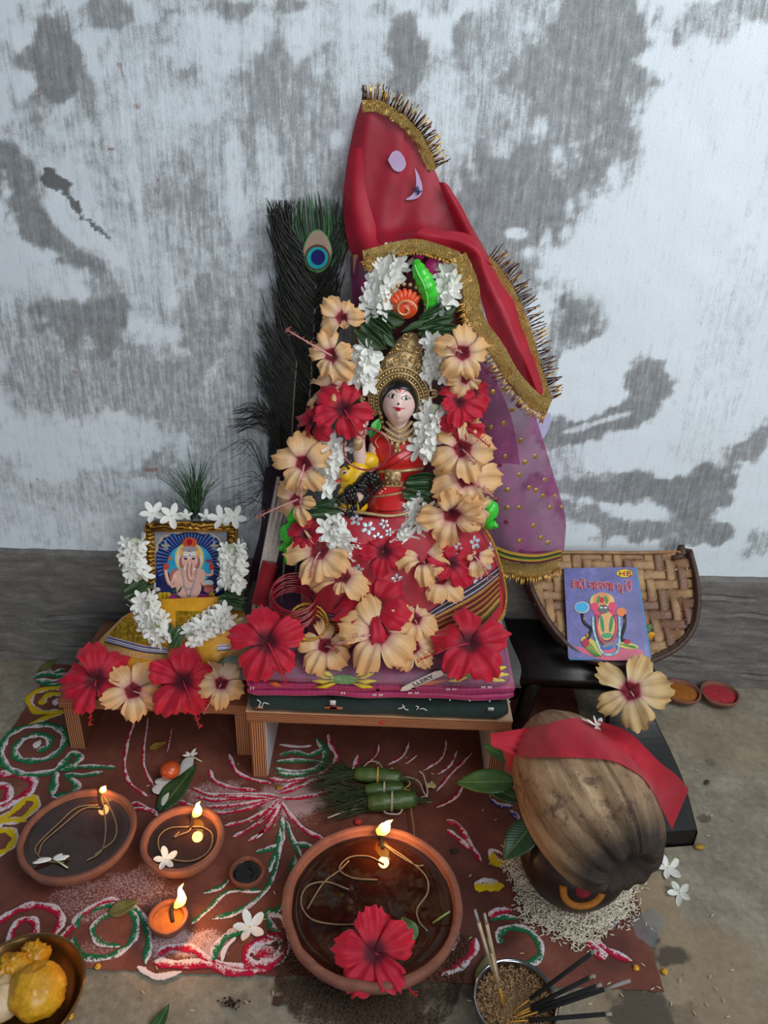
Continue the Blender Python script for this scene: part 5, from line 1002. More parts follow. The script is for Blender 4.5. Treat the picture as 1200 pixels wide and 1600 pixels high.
# purple net
N_ = thing('net_veil', 'sheer purple net veil with gold dots hanging at the right of the statue', 'veil', PY(820, 760, -.06))
rows = [[(742, 560, -.110), (760, 565, -.115), (775, 572, -.112), (790, 585, -.10)],
        [(746, 620, -.105), (775, 622, -.118), (808, 625, -.110), (828, 640, -.09)],
        [(748, 690, -.090), (785, 692, -.105), (822, 695, -.095), (850, 700, -.07)],
        [(750, 760, -.080), (795, 765, -.095), (840, 762, -.085), (873, 765, -.055)],
        [(752, 820, -.080), (800, 830, -.100), (850, 825, -.085), (886, 815, -.055)],
        [(760, 850, -.085), (805, 866, -.108), (850, 868, -.095), (880, 860, -.065)]]
G = folds(surf(rows, 9, 12), .004, 80, 25, 6, 14); net = MB().grid(G).build('net_cloth', M_NET, N_); TN = bvh(net)
rows = [[(748, 560, -.098), (760, 575, -.098), (775, 590, -.095)], [(750, 640, -.09), (775, 650, -.095), (800, 655, -.09)], [(752, 720, -.075), (780, 725, -.08), (812, 725, -.07)]]
MB().grid(folds(surf(rows, 6, 8), .003, 100, 15, 9)).build('net_cloth', M_NET, N_)
GD = mat('#c9a03c', '#e6c86a', rough=.3, metal=.8); rr = random.Random(8)
for (px, py) in [(770, 612), (762, 580), (787, 608), (811, 634), (787, 661), (766, 667), (764, 690), (813, 688), (789, 713), (836, 713), (769, 737), (811, 742), (826, 762), (775, 780), (793, 765), (792, 793), (811, 793), (837, 766), (859, 793), (791, 815), (833, 821), (812, 845), (856, 848), (781, 726), (820, 722), (850, 750), (867, 775), (877, 792), (845, 840), (765, 750), (848, 775), (800, 640)]:
    p, n_ = cast(TN, px, py, .0008)
    if p is not None: MB().ell(p, (.0042, .0042, .0006), 14, basis(n_)).build('sequin', GD if rr.random() < .7 else mat('#7a2048', rough=.5), net)
goldband(N_, [(757, 862, -.108), (780, 880, -.112), (810, 890, -.114), (840, 890, -.108), (872, 878, -.085)], 20, 14, 1, 11, .1)
t = NT('green_gold_trim'); uv = t.n('TexCoord').outputs['UV']; sp = t.n('SeparateXYZ'); t.l(uv, sp.inputs[0]); t.color(t.ramp(sp.outputs[1], [(0, '#c9a03c'), (.3, '#3a1a20'), (.45, '#2a7a34'), (.6, '#c9a03c'), (.8, '#5a1a2c'), (1, '#c9a03c')], 'CONSTANT')).set(Metallic=.5, Roughness=.35).bump(t.noise(t.co(), 900, 2), .8, .002)
MB().grid(surf([[(762, 848, -.118), (800, 862, -.126), (840, 866, -.118), (878, 858, -.085)], [(760, 862, -.120), (798, 877, -.128), (840, 880, -.120), (876, 872, -.088)]], 5, 8)).build('woven_trim', t.m, N_)
flatpx('paper_scrap', mat('#b4aed0', '#c2bcdc', rough=.6), N_, [(832, 648), (860, 646), (858, 668), (846, 688), (838, 680)], -.05, .001, 3)
# dark purple cloth behind on the left
t = sheer('plum_net', '#2e0f28', '#451637', .88)
o = MB().grid(folds(surf([[(418, 730, -.03), (440, 725, -.05), (470, 730, -.06)], [(408, 800, -.035), (435, 800, -.06), (480, 800, -.07)], [(396, 870, -.045), (430, 870, -.07), (490, 870, -.08)], [(388, 940, -.06), (430, 945, -.09), (500, 940, -.10)], [(385, 985, -.08), (430, 990, -.12), (500, 985, -.13)]], 6, 8), .004, 90, 10, 3)).build('net_veil', t, None, loc=PY(430, 860, -.06)); tag(o, 'dark plum net cloth hanging behind the white sticks at the left', 'veil')
o = MB().grid(folds(surf([[(552, 480, -.07), (560, 478, -.085), (575, 480, -.085)], [(548, 400, -.055), (558, 402, -.07), (566, 405, -.075)]], 6, 6), .001, 90, 10, 3)).build('net_veil', M_NET, None, loc=PY(560, 440, -.07)); tag(o, 'narrow strip of plum net beside the bamboo stick under the veil', 'veil')
b_ = MB().tube([PY(556, 398, -.066), PY(558, 640, -.066), PY(560, 1000, -.066)], .0045, 10).build('bamboo_stick', mat('#7d5c3c', '#a07c54', rough=.7, stretch=(1, 1, .1), scale=200), None, loc=PY(558, 640, -.066)); tag(b_, 'bamboo stick holding up the red veil behind the statue', 'stick')
# bundle of white sticks bound with red thread
WS = thing('stick_bundle', 'bundle of white sticks bound with red thread left of the statue', 'stick bundle', PY(420, 850, -.14))
for i in range(6):
    dx = (i % 3)*7-7; dd = .004*(i//3); a, b = PY(441+dx*.8+i, 745+8*i, -.105-dd), PY(404+dx*1.1, 952, -.185-dd); MB().tube([a, (a+b)/2, b], [.0032, .0034, .0034], 8).build('white_stick', mat('#a89a90', '#c4b8ae', rough=.6, scale=300), WS)
mb = MB()
a, b = PY(422, 878, -.157), PY(405, 945, -.186); ax = nrm(b-a); B = basis(ax)
mb.tube([a+(b-a)*f_+B@np.array([.0135*math.cos(f_*150), .010*math.sin(f_*150), 0]) for f_ in np.linspace(0, 1, 420)], .0016, 5); mb.build('red_thread', mat('#8e1424', '#b02034', rough=.7), WS)
# bangles
for i in range(9):
    c = PY(457+2.0*(i % 3), 948-3.6*i+6, -.235-.0005*i); M = basis(nrm(-ray(457, 945)*.001+np.array([0, 0, 1.6])), .1*i); r = .036-.0003*(i % 4)
    o = MB().tube([c+M@np.array([r*math.cos(a), r*math.sin(a), .0]) for a in np.linspace(0, 2*math.pi, 49)], .0015, 7, caps=False).build('bangle', mat('#7a0f1c', '#981526', rough=.18, coat=.6), None, loc=c); tag(o, ['lowest', 'second lowest', 'third lowest', 'fourth from the bottom', 'middle', 'fourth from the top', 'third from the top', 'second from the top', 'topmost'][i]+' red glass bangle of the leaning stack left of the skirt', 'bangle', 'stack of red glass bangles')
for i in range(3):
    c = PY(482, 985-7*i, -.262); M = basis(nrm(-ray(457, 945)*.001+np.array([.3, 0, 1.0])), .1*i)
    o = MB().tube([c+M@np.array([.030*math.cos(a), .030*math.sin(a), .0]) for a in np.linspace(0, 2*math.pi, 49)], [.0020+.0005*(j % 2) for j in range(49)], 7, caps=False).build('bangle', GOLDB, None, loc=c); tag(o, ['lowest', 'middle', 'topmost'][i]+' of three gold bangles leaning below the red ones', 'bangle', 'gold bangles below the red ones')
# ------------------------------------------------------------------ peacock feathers
M_BARB = mat('#11120f', '#24261c', rough=.55, scale=60); M_BARBG = mat('#2c5a38', '#3f7a4a', rough=.4, metal=.3, scale=60); M_SHAFT = mat('#8a8278', '#a39b8e', rough=.6)
def feather(label, shaft, Yt, gen, eye=None):
    F_ = thing('peacock_feather', label, 'feather', PY(*shaft[len(shaft)//2])); P = catmull([PY(*q) for q in shaft], 8); MB().tube(P, list(np.linspace(.0022, .0008, len(P))), 6).build('shaft', M_SHAFT, F_)
    mbs = [MB(), MB()]
    for pts, w, g in gen():
        mbs[g].tube(catmull([PY(*q) for q in pts], 4), [w]*(4*(len(pts)-1))+[w*.35], 3, caps=False)
    mbs[0].build('barbs', M_BARB, F_, kind='stuff')
    if mbs[1].v: mbs[1].build('barbs', M_BARBG, F_, kind='stuff', label='green glossy barbs round the eye')
    if eye:
        cx, cy, Y = eye; prev = None
        for (dx, dy, rx, ry, tear, m, nm) in ((0, 0, 23, 34, 1.3, mat('#2f6b3a', '#5a9a5a', rough=.3, metal=.4), 'eye_rim'), (0, -1, 21, 31, 1.3, mat('#8f7a6a', '#a88f7c', rough=.35, metal=.3), 'eye_tan'), (0, 10, 19.5, 20, 1, mat('#4a3018', '#5e3c1e', rough=.35, metal=.3), 'eye_bronze'), (0, 11, 16.5, 17, 1, mat('#1090a0', '#20b8b8', rough=.25, metal=.4), 'eye_teal'), (1, 10, 11, 12, 1, mat('#141450', '#1e1e70', rough=.25, metal=.4), 'eye_navy')):
            pl_ = [(cx+dx+rx*math.sin(a)*(1-(tear-1)*.55*max(0, math.cos(a))), cy+dy-ry*math.cos(a)) for a in np.linspace(0, 2*math.pi, 24, endpoint=False)]
            flatpx(nm, m, F_, pl_, Y-.0012*(1+[22, 21, 19, 16, 11].index(int(rx)-(1 if rx == 23 else 0))), .001, 2)
def gen1():
    rr = random.Random(21); sh = [(478, 700), (484, 640), (488, 560), (490, 480), (494, 430), (497, 400)]
    def S_(t_): t_ = t_*(len(sh)-1); i = min(len(sh)-2, int(t_)); f_ = t_-i; return sh[i][0]*(1-f_)+sh[i+1][0]*f_, sh[i][1]*(1-f_)+sh[i+1][1]*f_
    for i in range(760):
        t_ = rr.uniform(0, 1); x, y = S_(t_); sd = -1 if rr.random() < .6 else 1; L = rr.uniform(85, 130)*(1.05 if sd < 0 else .85); w_ = (rr.uniform(50, 84) if sd < 0 else rr.uniform(30, 58))*(.55+.45*t_); up = L*(.75+.35*t_); yt = 308+.30*max(0, w_-45)*(1 if sd < 0 else 3)+rr.uniform(-10, 60)*rr.random()**.5
        if y-up < yt: up = max(8, y-yt)
        d = .035+rr.uniform(0, .012); ox = rr.uniform(-6, 6)
        yield [(x, y, -d), (x+sd*w_*.45, y-up*.28, -d), (x+sd*w_*.85+ox*.5, y-up*.65, -d+.004), (x+sd*w_*(.95+rr.uniform(-.12, .10))+ox*1.6, y-up, -d+.006)], .00085, 0
    for i in range(170):
        a = rr.uniform(-1, 1); x0 = 497+a*20; y0 = 402-abs(math.cos(a*1.5))*18+18*abs(a); tip = (494+a*rr.uniform(30, 50)-4, rr.uniform(296, 330)+abs(a)*14)
        yield [(x0, y0, -.041), (x0*.55+tip[0]*.45+a*14, y0*.55+tip[1]*.45, -.040), (tip[0], tip[1], -.034)], .0006, 1 if rr.random() < .55 else 0
    for i in range(26):
        x = rr.uniform(424, 470); yield [(x+22, 420, -.04), (x+2, 370, -.036), (x-2+rr.uniform(-8, 4), 330, -.034), (x-8+rr.uniform(-14, 16), 312, -.03)], .0004, 0
feather('tall peacock feather with a blue eye leaning on the wall left of the veil', [(462, 900, -.10), (478, 700, -.05), (488, 560, -.042), (494, 440, -.036), (497, 395, -.034)], 0, gen1, (496, 392, -.046))
def gen2():
    rr = random.Random(5)
    for i in range(420):
        y = rr.uniform(560, 820); x = 462-(y-560)*.06; L = rr.uniform(50, 120); sp_ = rr.uniform(12, 62)*(.6 if y > 720 else 1)
        yield [(x, y, -.05), (x-sp_*.35, y-L*.35, -.046), (x-sp_*.7, y-L*.7, -.040), (x-sp_*rr.uniform(.85, 1.05), y-L, -.036)], .0008, 0
    for i in range(36):
        y = rr.uniform(690, 740); e = (rr.uniform(352, 395), rr.uniform(636, 672)); yield [(440, y, -.05), (432, y-45, -.05), ((e[0]+430)/2, e[1]-rr.uniform(-2, 14), -.04), (e[0], e[1]+rr.uniform(-2, 8), -.034)], .0006, 0
    for i in range(22):
        y = rr.uniform(760, 830); e = (rr.uniform(335, 395), rr.uniform(690, 820)); yield [(438, y, -.05), (425, y-30, -.05), ((e[0]+425)/2, e[1]-rr.uniform(0, 18), -.04), (e[0], e[1], -.034)], .0005, 0
    for i in range(22):
        e = (rr.uniform(400, 440), rr.uniform(520, 600)); yield [(455, 660, -.05), (440, 630, -.045), (e[0]+8, e[1]+30, -.04), (e[0], e[1], -.036)], .0005, 0
feather('shorter dark peacock feather with loose barbs curling left over the wall', [(440, 940, -.11), (452, 760, -.055), (458, 640, -.048), (464, 560, -.044)], 0, gen2)
# ------------------------------------------------------------------ framed picture on the low bench
class Plane3:
    def __init__(s, p0, p1, p2):
        s.p0 = np.array(p0); s.x = nrm(np.array(p1)-s.p0); q = np.array(p2)-s.p0; s.n = nrm(np.cross(s.x, q)); 
        if s.n[1] > 0: s.n = -s.n
        s.y = nrm(np.cross(s.n, s.x)); s.M = np.stack([s.x, s.y, s.n], 1)
    def at(s, px, py, off=0.0): d = ray(px, py); p = s.p0+s.n*off; return CAM+d*((p-CAM)@s.n)/(d@s.n)
    def poly(s, name, pts, m, parent, off, th=.0004, k=0, label=None):
        P = [(x, y, 0) for x, y in pts]
        if k: P = catmull(P+[P[0]], k)[:-1]
        A = [s.at(x, y, off) for x, y, *_ in P]; n = len(A); mb = MB()
        mb.add(A+[a-s.n*th for a in A], [tuple(range(n)), tuple(range(2*n-1, n-1, -1))]+[(i, i+n, (i+1) % n+n, (i+1) % n) for i in range(n)]); return mb.build(name, m, parent, smooth=False, label=label)
    def el(s, name, cx, cy, rx, ry, m, parent, off, rot_=0, n=24):
        c_, s_ = math.cos(R(rot_)), math.sin(R(rot_)); return s.poly(name, [(cx+rx*math.cos(a)*c_-ry*math.sin(a)*s_, cy+rx*math.cos(a)*s_+ry*math.sin(a)*c_) for a in np.linspace(0, 2*math.pi, n, endpoint=False)], m, parent, off)
    def line(s, name, pts, w, m, parent, off, k=4):
        P = [s.at(x, y, off) for x, y in pts]; P = catmull(P, k) if len(P) > 2 else P; mb = MB().tube(P, w, 6); mb.v = [tuple(np.array(v)-s.n*((np.array(v)-s.p0)@s.n-off)*.86) for v in mb.v]; return mb.build(name, m, parent)
FP = Plane3(PY(232, 815, -.100), PY(368, 815, -.100), PY(300, 1000, -.150))
FR = thing('picture_frame', 'small gold-framed picture of an elephant-headed god on a blue rayed ground', 'picture frame', FP.at(300, 985, 0))
def cut(x0, y0, x1, y1): return [(x0, y0), (x1, y0), (x1, y1), (x0, y1)]
FP.poly('backing', [(228, 815), (370, 816), (368, 985), (234, 985)], mat('#4a3420'), FR, -.004, .008)
GF = NT('carved_gilt'); vo = GF.co(); w1 = GF.n('TexWave', wave_type='RINGS', i_Scale=42., i_Distortion=9., i_Detail=2.); GF.l(vo, w1.inputs[0]); GF.color(GF.ramp(w1.outputs['Fac'], [(.25, '#6b4312'), (.55, '#b07a22'), (.85, '#e0b048')])).set(Metallic=.5, Roughness=.35).bump(w1.outputs['Fac'], 1., .003); GF = GF.m
for a, b_, w in (((228, 822), (370, 822), .0075), ((234, 815), (238, 985), .0068), ((364, 815), (362, 985), .0068)):
    p, q = FP.at(*a, .005), FP.at(*b_, .005); d = nrm(q-p); M = np.stack([d, np.cross(FP.n, d), FP.n], 1); MB().box((p+q)/2, (np.linalg.norm(q-p), w*2, .012), M, .003).build('frame_rail', GF, FR)
    MB().box((p+q)/2+np.cross(FP.n, d)*(-w*.95 if a[0] != 364 else w*.95), (np.linalg.norm(q-p)*.93, .0022, .014), M, .0005).build('frame_bead', mat('#7a4f1a', '#a87428', rough=.4, metal=.4), FR)
k_ = 160/1200.
def gz(L): return [(220+x*k_, 800+y*k_) for x, y in L]
NAVY, SKY, TEAL, CREAMD, PCH, PCHD = mat('#16204f', '#1c2a66', rough=.25), mat('#3f7fc0', rough=.25), mat('#1d8fc0', '#3aa8d0', rough=.25), mat('#a89a88', '#c0b4a0', rough=.3), mat('#d8a494', '#e4b8a8', rough=.25, scale=60), mat('#a86a62', rough=.3)
pic = FP.poly('picture', gz([(150, 205), (1010, 210), (1000, 1060), (155, 1060)]), mat('#6f7078', '#a0a0a4', rough=.3, scale=300), FR, .0015)
FP.poly('arch_border', gz([(160, 480), (195, 380), (230, 300), (320, 250), (430, 225), (580, 215), (730, 225), (850, 255), (930, 320), (975, 400), (1000, 480), (1000, 1060), (160, 1060)]), CREAMD, pic, .0019)
FP.poly('blue_ground', gz([(175, 480), (205, 460), (210, 380), (250, 340), (270, 300), (330, 285), (360, 255), (440, 262), (500, 240), (580, 238), (650, 240), (720, 262), (800, 255), (830, 290), (890, 305), (915, 345), (950, 390), (960, 460), (985, 480), (985, 1060), (175, 1060)]), NAVY, pic, .0023)
for i in range(34):
    a = R(-25+i*230/33); x, y = math.cos(a), -math.sin(a); r0, r1 = 180, min(380+60*abs(math.sin(a*3)), 400 if abs(x) > .5 else 330); cx, cy = 575, 580; w = .035
    FP.poly('light_ray', gz([(cx+r0*math.cos(a-.012), cy-r0*math.sin(a-.012)), (cx+r1*math.cos(a-w), cy-r1*math.sin(a-w)), (cx+r1*math.cos(a+w*.3), cy-r1*math.sin(a+w*.3))]), SKY if i % 2 else mat('#6a6fb0', rough=.3), pic, .0026)
def E_(nm, x, y, rx, ry, m, off, r_=0): return FP.el(nm, 220+x*k_, 800+y*k_, rx*k_, ry*k_, m, pic, off, r_)
E_('teal_glow', 575, 620, 270, 250, TEAL, .0029); E_('halo_rim', 570, 540, 172, 190, mat('#d8c46a', rough=.3), .0032); E_('halo', 570, 545, 150, 165, mat('#d4d8dc', rough=.3), .0035)
FP.poly('crown_outline', gz([(575, 300), (500, 370), (450, 470), (470, 520), (680, 520), (695, 470), (650, 370)]), mat('#d8b060', rough=.3), pic, .0038, k=3)
E_('lotus', 420, 1010, 95, 55, mat('#a02a7a', '#c04a98', rough=.3), .0036); E_('lotus', 720, 1010, 110, 50, mat('#8a2468', '#a83a88', rough=.3), .0036)
for x in (230, 280, 320, 830): E_('yellow_flower', x, 985, 40, 45, mat('#c8a820', rough=.4), .0034)
E_('belly', 560, 880, 150, 150, PCH, .0040); E_('chest', 560, 760, 185, 110, PCH, .0041); E_('shoulder', 410, 750, 75, 85, PCHD, .0040); E_('shoulder', 700, 745, 62, 80, PCH, .0040)
for pts, w in ((([(400, 740), (345, 850), (300, 760), (285, 650)]), .0062), (([(700, 760), (740, 860), (800, 900)]), .0050), (([(760, 740), (830, 730), (835, 650), (810, 600)]), .0046), (([(350, 880), (400, 860), (410, 780)]), .0052)): FP.line('painted_arm', gz(pts), w*.6, PCH, pic, .0038)
E_('ear', 490, 590, 42, 80, PCHD, .0043); E_('ear', 655, 590, 42, 80, PCHD, .0043); E_('head', 573, 560, 95, 105, PCH, .0046); E_('forehead', 573, 490, 75, 60, mat('#dcd4d4', rough=.3), .0048)
FP.line('trunk', gz([(575, 600), (560, 700), (575, 780), (610, 790), (600, 750), (578, 760)]), .0036, PCH, pic, .0050); FP.line('trunk_shade', gz([(600, 600), (590, 690), (600, 740)]), .0009, PCHD, pic, .0078)
E_('crown_red', 575, 360, 85, 65, mat('#b03a20', '#c85a30', rough=.3), .0044); E_('crown_jewel', 570, 352, 34, 36, mat('#a0101c', rough=.25), .0048); E_('crown_band', 573, 435, 95, 34, mat('#8f7f86', '#b0a4a4', rough=.3, scale=400), .0048)
for x in (525, 615): E_('painted_eye', x, 548, 20, 11, mat('#2a1410', rough=.3), .0052); FP.line('painted_brow', gz([(x-26, 530), (x, 518), (x+26, 530)]), .0004, mat('#3a1d16'), pic, .0052)
E_('forehead_spot', 573, 510, 7, 10, BLK, .0052); E_('tusk', 513, 660, 10, 20, WHT, .0052); E_('tusk', 628, 668, 14, 18, WHT, .0052)
for pts in ([(480, 650), (500, 760), (520, 880), (560, 990)], [(660, 660), (640, 780), (610, 900), (575, 990)], [(500, 860), (570, 900), (640, 860)]): FP.line('painted_necklace', gz(pts), .0016, mat('#a08c92', '#c4b4b4', rough=.3, scale=500), pic, .0050)
E_('painted_hand', 300, 640, 34, 40, mat('#b84a44', rough=.3), .0046); E_('painted_emblem', 342, 545, 22, 28, mat('#b0703a', rough=.3), .0046); E_('painted_hand', 830, 640, 30, 42, mat('#b84a44', rough=.3), .0046); E_('painted_emblem', 795, 575, 38, 18, mat('#a03050', rough=.3), .0046); E_('sweet_plate', 795, 870, 72, 18, mat('#a8503c', rough=.3), .0046); E_('sweets', 795, 830, 58, 34, mat('#b0b0b4', '#d0d0d0', rough=.4, scale=500), .0044); E_('painted_palm', 800, 915, 62, 34, mat('#c0685c', rough=.3), .0045)
for x in (290, 860): E_('sacred_sign', x, 395, 50, 16, mat('#a8a050', rough=.3), .0030); E_('sacred_sign', x, 385, 14, 60, mat('#8a94a8', rough=.3), .0031); E_('sacred_sign', x, 430, 30, 18, mat('#8a94a8', rough=.3), .0031)
for pts in ([(440, 940), (480, 880)], [(460, 1000), (380, 950), (420, 900)]): FP.line('painted_leaf', gz(pts), .0016, mat('#2f5a34'), pic, .0045)
# glass over the picture
# yellow cloth
t = NT('yellow_satin'); v = t.co(); n = t.noise(t.co('Object', (1, 1, 2)), 22, 3); t.color(t.ramp(n, [(.3, '#c98a0a'), (.7, '#e0a514')])).set(Roughness=.42, Sheen_Weight=.3).bump(n, .5, .006); M_YS = t.m
t = NT('yellow_gold_foil'); n = t.noise(t.co(), 160, 4); t.color(t.ramp(n, [(.3, '#8f5f10'), (.5, '#d09a1c'), (.7, '#ffd850')])).set(Roughness=.22, Metallic=.75).bump(n, .8, .002); M_YF = t.m
YC = thing('yellow_cloth', 'bright yellow satin cloth with foil and striped border wrapped round the picture frame', 'cloth', PY(270, 1010, -.2))
rows = [[(236, 938, -.135), (262, 936, -.146), (300, 934, -.148), (338, 932, -.146), (366, 928, -.134)],
        [(222, 948, -.140), (258, 950, -.156), (300, 950, -.160), (342, 948, -.156), (372, 945, -.138)],
        [(196, 962, -.140), (245, 968, -.172), (300, 972, -.178), (350, 966, -.170), (385, 962, -.138)],
        [(165, 990, -.145), (225, 998, -.192), (295, 1005, -.200), (355, 998, -.188), (396, 985, -.145)],
        [(145, 1018, -.155), (205, 1028, -.212), (290, 1035, -.218), (358, 1028, -.205), (398, 1012, -.15)],
        [(136, 1035, -.165), (200, 1048, -.228), (290, 1056, -.232), (358, 1050, -.220), (397, 1030, -.16)]]
G = surf(rows, 8, 12); N = gnormals(G); G = G+N*((fbm(G[..., 0]*40+9, G[..., 2]*25+9, 3, 14)-.5)*.007)[..., None]
yc = MB().grid(G).build('satin_cloth', M_YS, YC, solid=.001); TY = bvh(yc)
G = strip(TY, [(196, 965), (225, 968), (250, 974), (280, 985)], [(170, 992), (205, 1002), (245, 1010), (280, 1012)], 6, .0012); MB().grid(G).build('foil_panel', M_YF, yc)
G = strip(TY, [(275, 955), (310, 955), (345, 952)], [(275, 985), (310, 988), (345, 982)], 6, .0012); MB().grid(G).build('foil_panel', M_YF, yc)
t = NT('ribbon_border'); uv = t.n('TexCoord').outputs['UV']; sp = t.n('SeparateXYZ'); t.l(uv, sp.inputs[0]); t.color(t.ramp(sp.outputs[1], [(0, '#c8c0c8'), (.14, '#5a3a7a'), (.28, '#dcdce0'), (.42, '#2a5a8a'), (.5, '#e0e0e0'), (.6, '#6a3a80'), (.72, '#244a3a'), (.82, '#c8981c')], 'CONSTANT')).set(Metallic=.3, Roughness=.3); M_RB = t.m
G = strip(TY, [(158, 990), (190, 999), (225, 1008), (262, 1012)], [(152, 1004), (186, 1013), (222, 1022), (262, 1026)], 6, .0016); MB().grid(G).build('ribbon_border', M_RB, yc)
G = strip(TY, [(340, 1008), (358, 1006)], [(340, 1020), (360, 1018)], 6, .0016)
if len(G.shape) == 3: MB().grid(G).build('ribbon_border', M_RB, yc)
mb = MB()
for i in range(60):
    f_ = i/59; x, y = 150+112*f_, 1006+20*f_; p, _ = cast(TY, x, y, .0015); q, _ = cast(TY, x-2, y+9, .0022)
    if p is not None and q is not None: mb.tube([p, q], .0007, 4); mb.ell(q, .0013, 6)
mb.build('beaded_fringe', mat('#c8842a', '#e8c8a0', rough=.5, scale=500), yc)
# tuft of grass stuck behind the frame
GT = thing('grass_tuft', 'dark green tuft of fine grass blades standing behind the picture frame', 'grass', PY(306, 812, -.085)); rr = random.Random(17); mb = MB(); mb2 = MB()
for i in range(110):
    a = rr.gauss(0, .30); L = rr.uniform(35, 105)*(1-.25*abs(a)); b0 = PY(306+rr.uniform(-7, 7), 812-rr.uniform(0, 30), -.085+rr.uniform(-.006, .006)); s_ = sc(b0)*L
    d = np.array([math.sin(a), rr.uniform(-.25, .25), math.cos(a)]); dr = np.array([math.copysign(.25*a*a+.04, a), 0, -.12*abs(a)])
    (mb if i < 70 else mb2).tube([b0, b0+d*s_*.5, b0+d*s_+dr*s_], [.0009, .0007, .0001], 4, caps=False)
mb.build('grass_blades', mat('#284a28', '#3f6a38', rough=.6, scale=80), GT, kind='stuff'); mb2.build('grass_blades', mat('#141f16', '#26382a', rough=.6, scale=80), GT, kind='stuff')
for i, (px, py, r_) in enumerate(((330, 745, 30), (325, 1015, 200), (275, 992, 75))): pass
lf = leaf(basis([0, -.7, .9], R(-70)), PY(338, 1042, -.235), .05, .022, M_LEAF, 'leaf', None); tag(lf, 'dark green leaf at the lower right of the yellow cloth', 'leaf')
# ------------------------------------------------------------------ winnowing basket, booklet, black stool
BP = Plane3(PY(830, 866, -.030), PY(1070, 864, -.030), PY(965, 1035, -.165))
BK = thing('winnowing_basket', 'woven bamboo winnowing basket with a dark curved rim leaning against the wall', 'basket', BP.at(960, 1035, 0))
outl = catmull([(x, y, 0) for x, y in [(812, 862), (822, 905), (842, 950), (868, 990), (905, 1022), (950, 1036), (1000, 1034), (1045, 1015), (1072, 985), (1082, 945), (1080, 900), (1072, 862)]], 5)[:, :2]
def inside(x, y, poly):
    c = False; n = len(poly)
    for i in range(n):
        x1, y1 = poly[i]; x2, y2 = poly[(i+1) % n]
        if (y1 > y) != (y2 > y) and x < (x2-x1)*(y-y1)/(y2-y1)+x1: c = not c
    return c
t = NT('bamboo_strip'); v = t.co('Object', (1, 1, 1)); at = t.n('ObjectInfo').outputs['Random']; g = t.noise(t.co('Object', (1, 1, 1)), 25, 4, .7); gf = t.noise(v, 500, 3)
t.color(t.mix(t.math('MULTIPLY', gf, .4), t.ramp(g, [(.3, '#6d4c34'), (.48, '#9a744e'), (.66, '#b8925f')]), '#5a3a28')).set(Roughness=.55).bump(gf, .35, .0006); M_BAM = t.m
t = NT('bamboo_strip_dark'); gf = t.noise(t.co(), 300, 3); t.color(t.ramp(gf, [(.3, '#5a3c30'), (.7, '#8a6248')])).set(Roughness=.55).bump(gf, .35, .0006); M_BAMD = t.m
M_RIM = mat('#2c1d14', '#55392a', rough=.55, scale=120, bump=.5, bscale=300, stretch=(1, 1, 3))
# local coords on plane
def loc2(px, py): p = BP.at(px, py)-BP.p0; return np.array([p@BP.x, p@BP.y])
O2 = [tuple(loc2(x, y)) for x, y in outl]; xs = [p[0] for p in O2]; ys = [p[1] for p in O2]
x0, x1, y0, y1 = min(xs), max(xs), min(ys), max(ys); st_ = .0185; seg_ = 4
def curveup(x, y):      # the tray floor rises toward the curved lip
    c = np.array([(x0+x1)/2, y1]); d = math.hypot((x-c[0])/((x1-x0)/2), (y-c[1])/(y1-y0)); return .016*max(0, d-.66)**1.5/.2
def strips(axis):
    lo, hi, a0, a1 = (x0, x1, y0, y1) if axis == 0 else (y0, y1, x0, x1); n = int((a1-a0)/st_)+2
    for i in range(n):
        wd = st_*.47*rnd.uniform(.9, 1.0); ctr = a0+(i+.5)*st_; runs, cur = [], []
        for q in np.arange(lo, hi, st_/seg_):
            x, y = (q, ctr) if axis == 0 else (ctr, q); j = int((q-lo)/st_)
            if inside(x, y, O2):
                ph = ((j+(i if axis == 0 else i+2)) % 4 < 2); 
                if axis == 1: j2 = int((q-lo)/st_); ph = ((i+j2+0) % 4 >= 2)
                else: ph = ((i+j) % 4 < 2)
                z = (.0016 if ph else -.0016)+curveup(x, y); cur.append((q, z))
            elif cur: runs.append(cur); cur = []
        if cur: runs.append(cur)
        for r in runs:
            if len(r) < 4: continue
            G = []
            rz_ = [z for _, z in r]; rz_ = np.convolve(np.r_[rz_[0], rz_, rz_[-1]], [.3, .4, .3], 'valid')
            for (q, _), z in zip(r, rz_):
                G.append([BP.p0+BP.x*(q if axis == 0 else ctr+s_*wd)+BP.y*(ctr+s_*wd if axis == 0 else q)+BP.n*(z-.0005*abs(s_)) for s_ in (-1, -.4, .4, 1)])
            yield MB().grid(G)
mbl = list(strips(0))+list(strips(1)); pan = None
for k_, m_ in enumerate(mbl):
    o = m_.build('bamboo_strip', M_BAMD if rnd.random() < .22 else M_BAM, pan or BK, solid=.001)
    if pan is None: pan = o; o.name = 'woven_panel'
RP = [BP.p0+BP.x*a+BP.y*b+BP.n*(curveup(a, b)) for a, b in O2]
MB().tube(RP, .0055, 8).build('rim', M_RIM, BK); MB().tube([p+BP.n*.006-BP.y*.004 for p in RP], .0045, 8).build('rim', M_RIM, BK); MB().tube([p-BP.n*.009-BP.y*.003 for p in RP], .006, 8).build('rim', M_RIM, BK); MB().tube([p-BP.n*.020-BP.y*.001 for p in RP[3:-5]], .007, 8).build('rim', M_RIM, BK)
for a, b_ in (((1058, 858), (1078, 862)), ((1056, 866), (1076, 870)), ((1050, 872), (1072, 868))): MB().tube([BP.at(*a, .006), BP.at(*b_, .008)], .005, 7).build('rim_knot', M_RIM, BK)
MB().tube([BP.at(1064, 852, .006), BP.at(1068, 880, .006)], .006, 7).build('rim_knot', M_RIM, BK)
